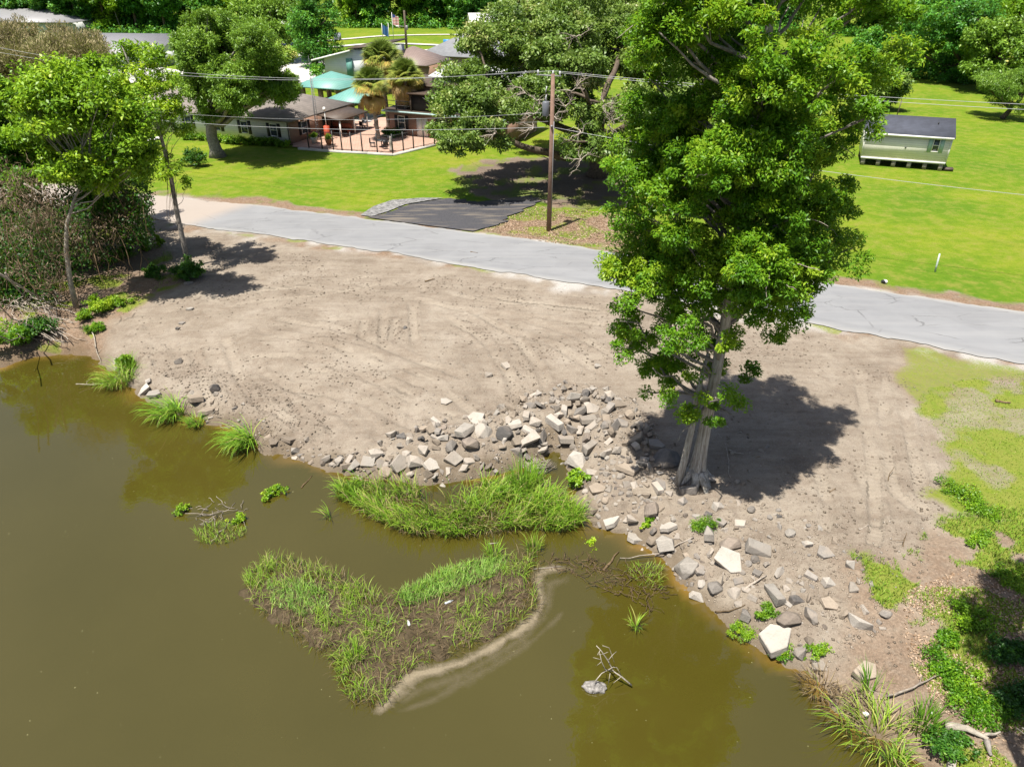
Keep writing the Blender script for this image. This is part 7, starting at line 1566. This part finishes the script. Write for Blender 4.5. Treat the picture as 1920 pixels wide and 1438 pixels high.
        for x in np.linspace(-L / 2 + 2, L / 2 - 2, 3): pbox('door', r, (x - 1, -.06, 0), (x + 1, -.003, ze * .75), 'bpaint')
    barn('long grey metal roofed building at upper left behind the tan tree', 212, 126, 19, 16, 2.4, 5.0, 'grey_siding', 'grey_metal', -6); barn('pale grey hip roofed building at the very upper left', 20, 72, 34, 20, 3.6, 6.2, 'grey_siding', 'grey_metal', -4, 'hip', 1.0)
    barn('white roofed shed left of the live oak in the far field', 910, 60, 8, 7, 2.6, 4.4, 'cream', 'white_metal', 10, name='shed', cat='shed')
    # white awnings
    for k, (px, py, L, lb) in enumerate(((512, 70, 11, 'broad white awning under the park trees'), (548, 76, 6, 'small white awning right of the broad one'))):
        b = P(px, py); r = thing('white_awning', lb, 'awning', b, 0); hip('canopy', r, -L / 2, L / 2, 0, 8, 2.6, 4.4, 'wpaint', .2); posts('post', r, [(-L / 2 + .2, .2), (L / 2 - .2, .2), (-L / 2 + .2, 7.8), (L / 2 - .2, 7.8)], 0, 2.6, .08, 'grey_metal')
    # parked car
    b = P(541, 90); r = thing('parked_car', 'dark blue car parked by the white awning', 'car', b, R(12)); blu = mat_plain('blue_car_paint', (.02, .035, .10), .25, .1, 2, 0, spec=.6)
    prof = [(-2.2, .35), (2.2, .35), (2.25, .75), (1.3, .95), (.7, 1.42), (-1.1, 1.45), (-1.8, 1.0), (-2.25, .9)]; n = len(prof)
    MB().add([(x, -.85, z) for x, z in prof] + [(x, .85, z) for x, z in prof], [tuple(range(n)), tuple(range(n, 2 * n))[::-1]] + [(i, i + n, (i + 1) % n + n, (i + 1) % n) for i in range(n)]).obj('body', blu, r)
    for x in (-1.4, 1.4):
        for y in (-.78, .78): MB().tube([(x, y - .1, .33), (x, y + .1, .33)], .33, 12).obj('wheel', M['bpaint'], r)
    MB().add([(-1.0, -.87, 1.0), (.95, -.87, 1.0), (.6, -.87, 1.36), (-1.0, -.87, 1.38)], [(0, 1, 2, 3)]).obj('side_window', M['glass'], r)
    # two slim poles among the trees upper left
    for px, py, ty, lb in ((222, 66, 20, 'left slim pole before the wood at upper left'), (231, 68, 22, 'right slim pole before the wood at upper left')):
        b = P(px, py); h = Q(px, ty, b[1])[2]; r = thing('slim_pole', lb, 'pole', b); MB().tube([(0, 0, 0), (-.6, 0, h)], [.12, .07], 5).obj('pole', M['bark_pale'], r)
    b = P(165, 92); r = thing('street_lamp', 'white street lamp above the long grey roof', 'lamp', b); h = Q(160, 62, b[1])[2]; MB().tube([(0, 0, 0), (0, 0, h)], .1, 6).obj('pole', M['wpaint'], r); MB().tube([(0, 0, h), (-1.6, 0, h + .15)], .07, 5).obj('lamp_arm', M['wpaint'], r)
    # post with bare branch behind the white house
    b = P(1680, 222); r = thing('garden_post', 'thin dark post behind the small white house', 'post', b); MB().tube([(0, 0, 0), (.15, 0, 2.2)], .06, 5).obj('pole', M['bark_dark'], r)
far_things()
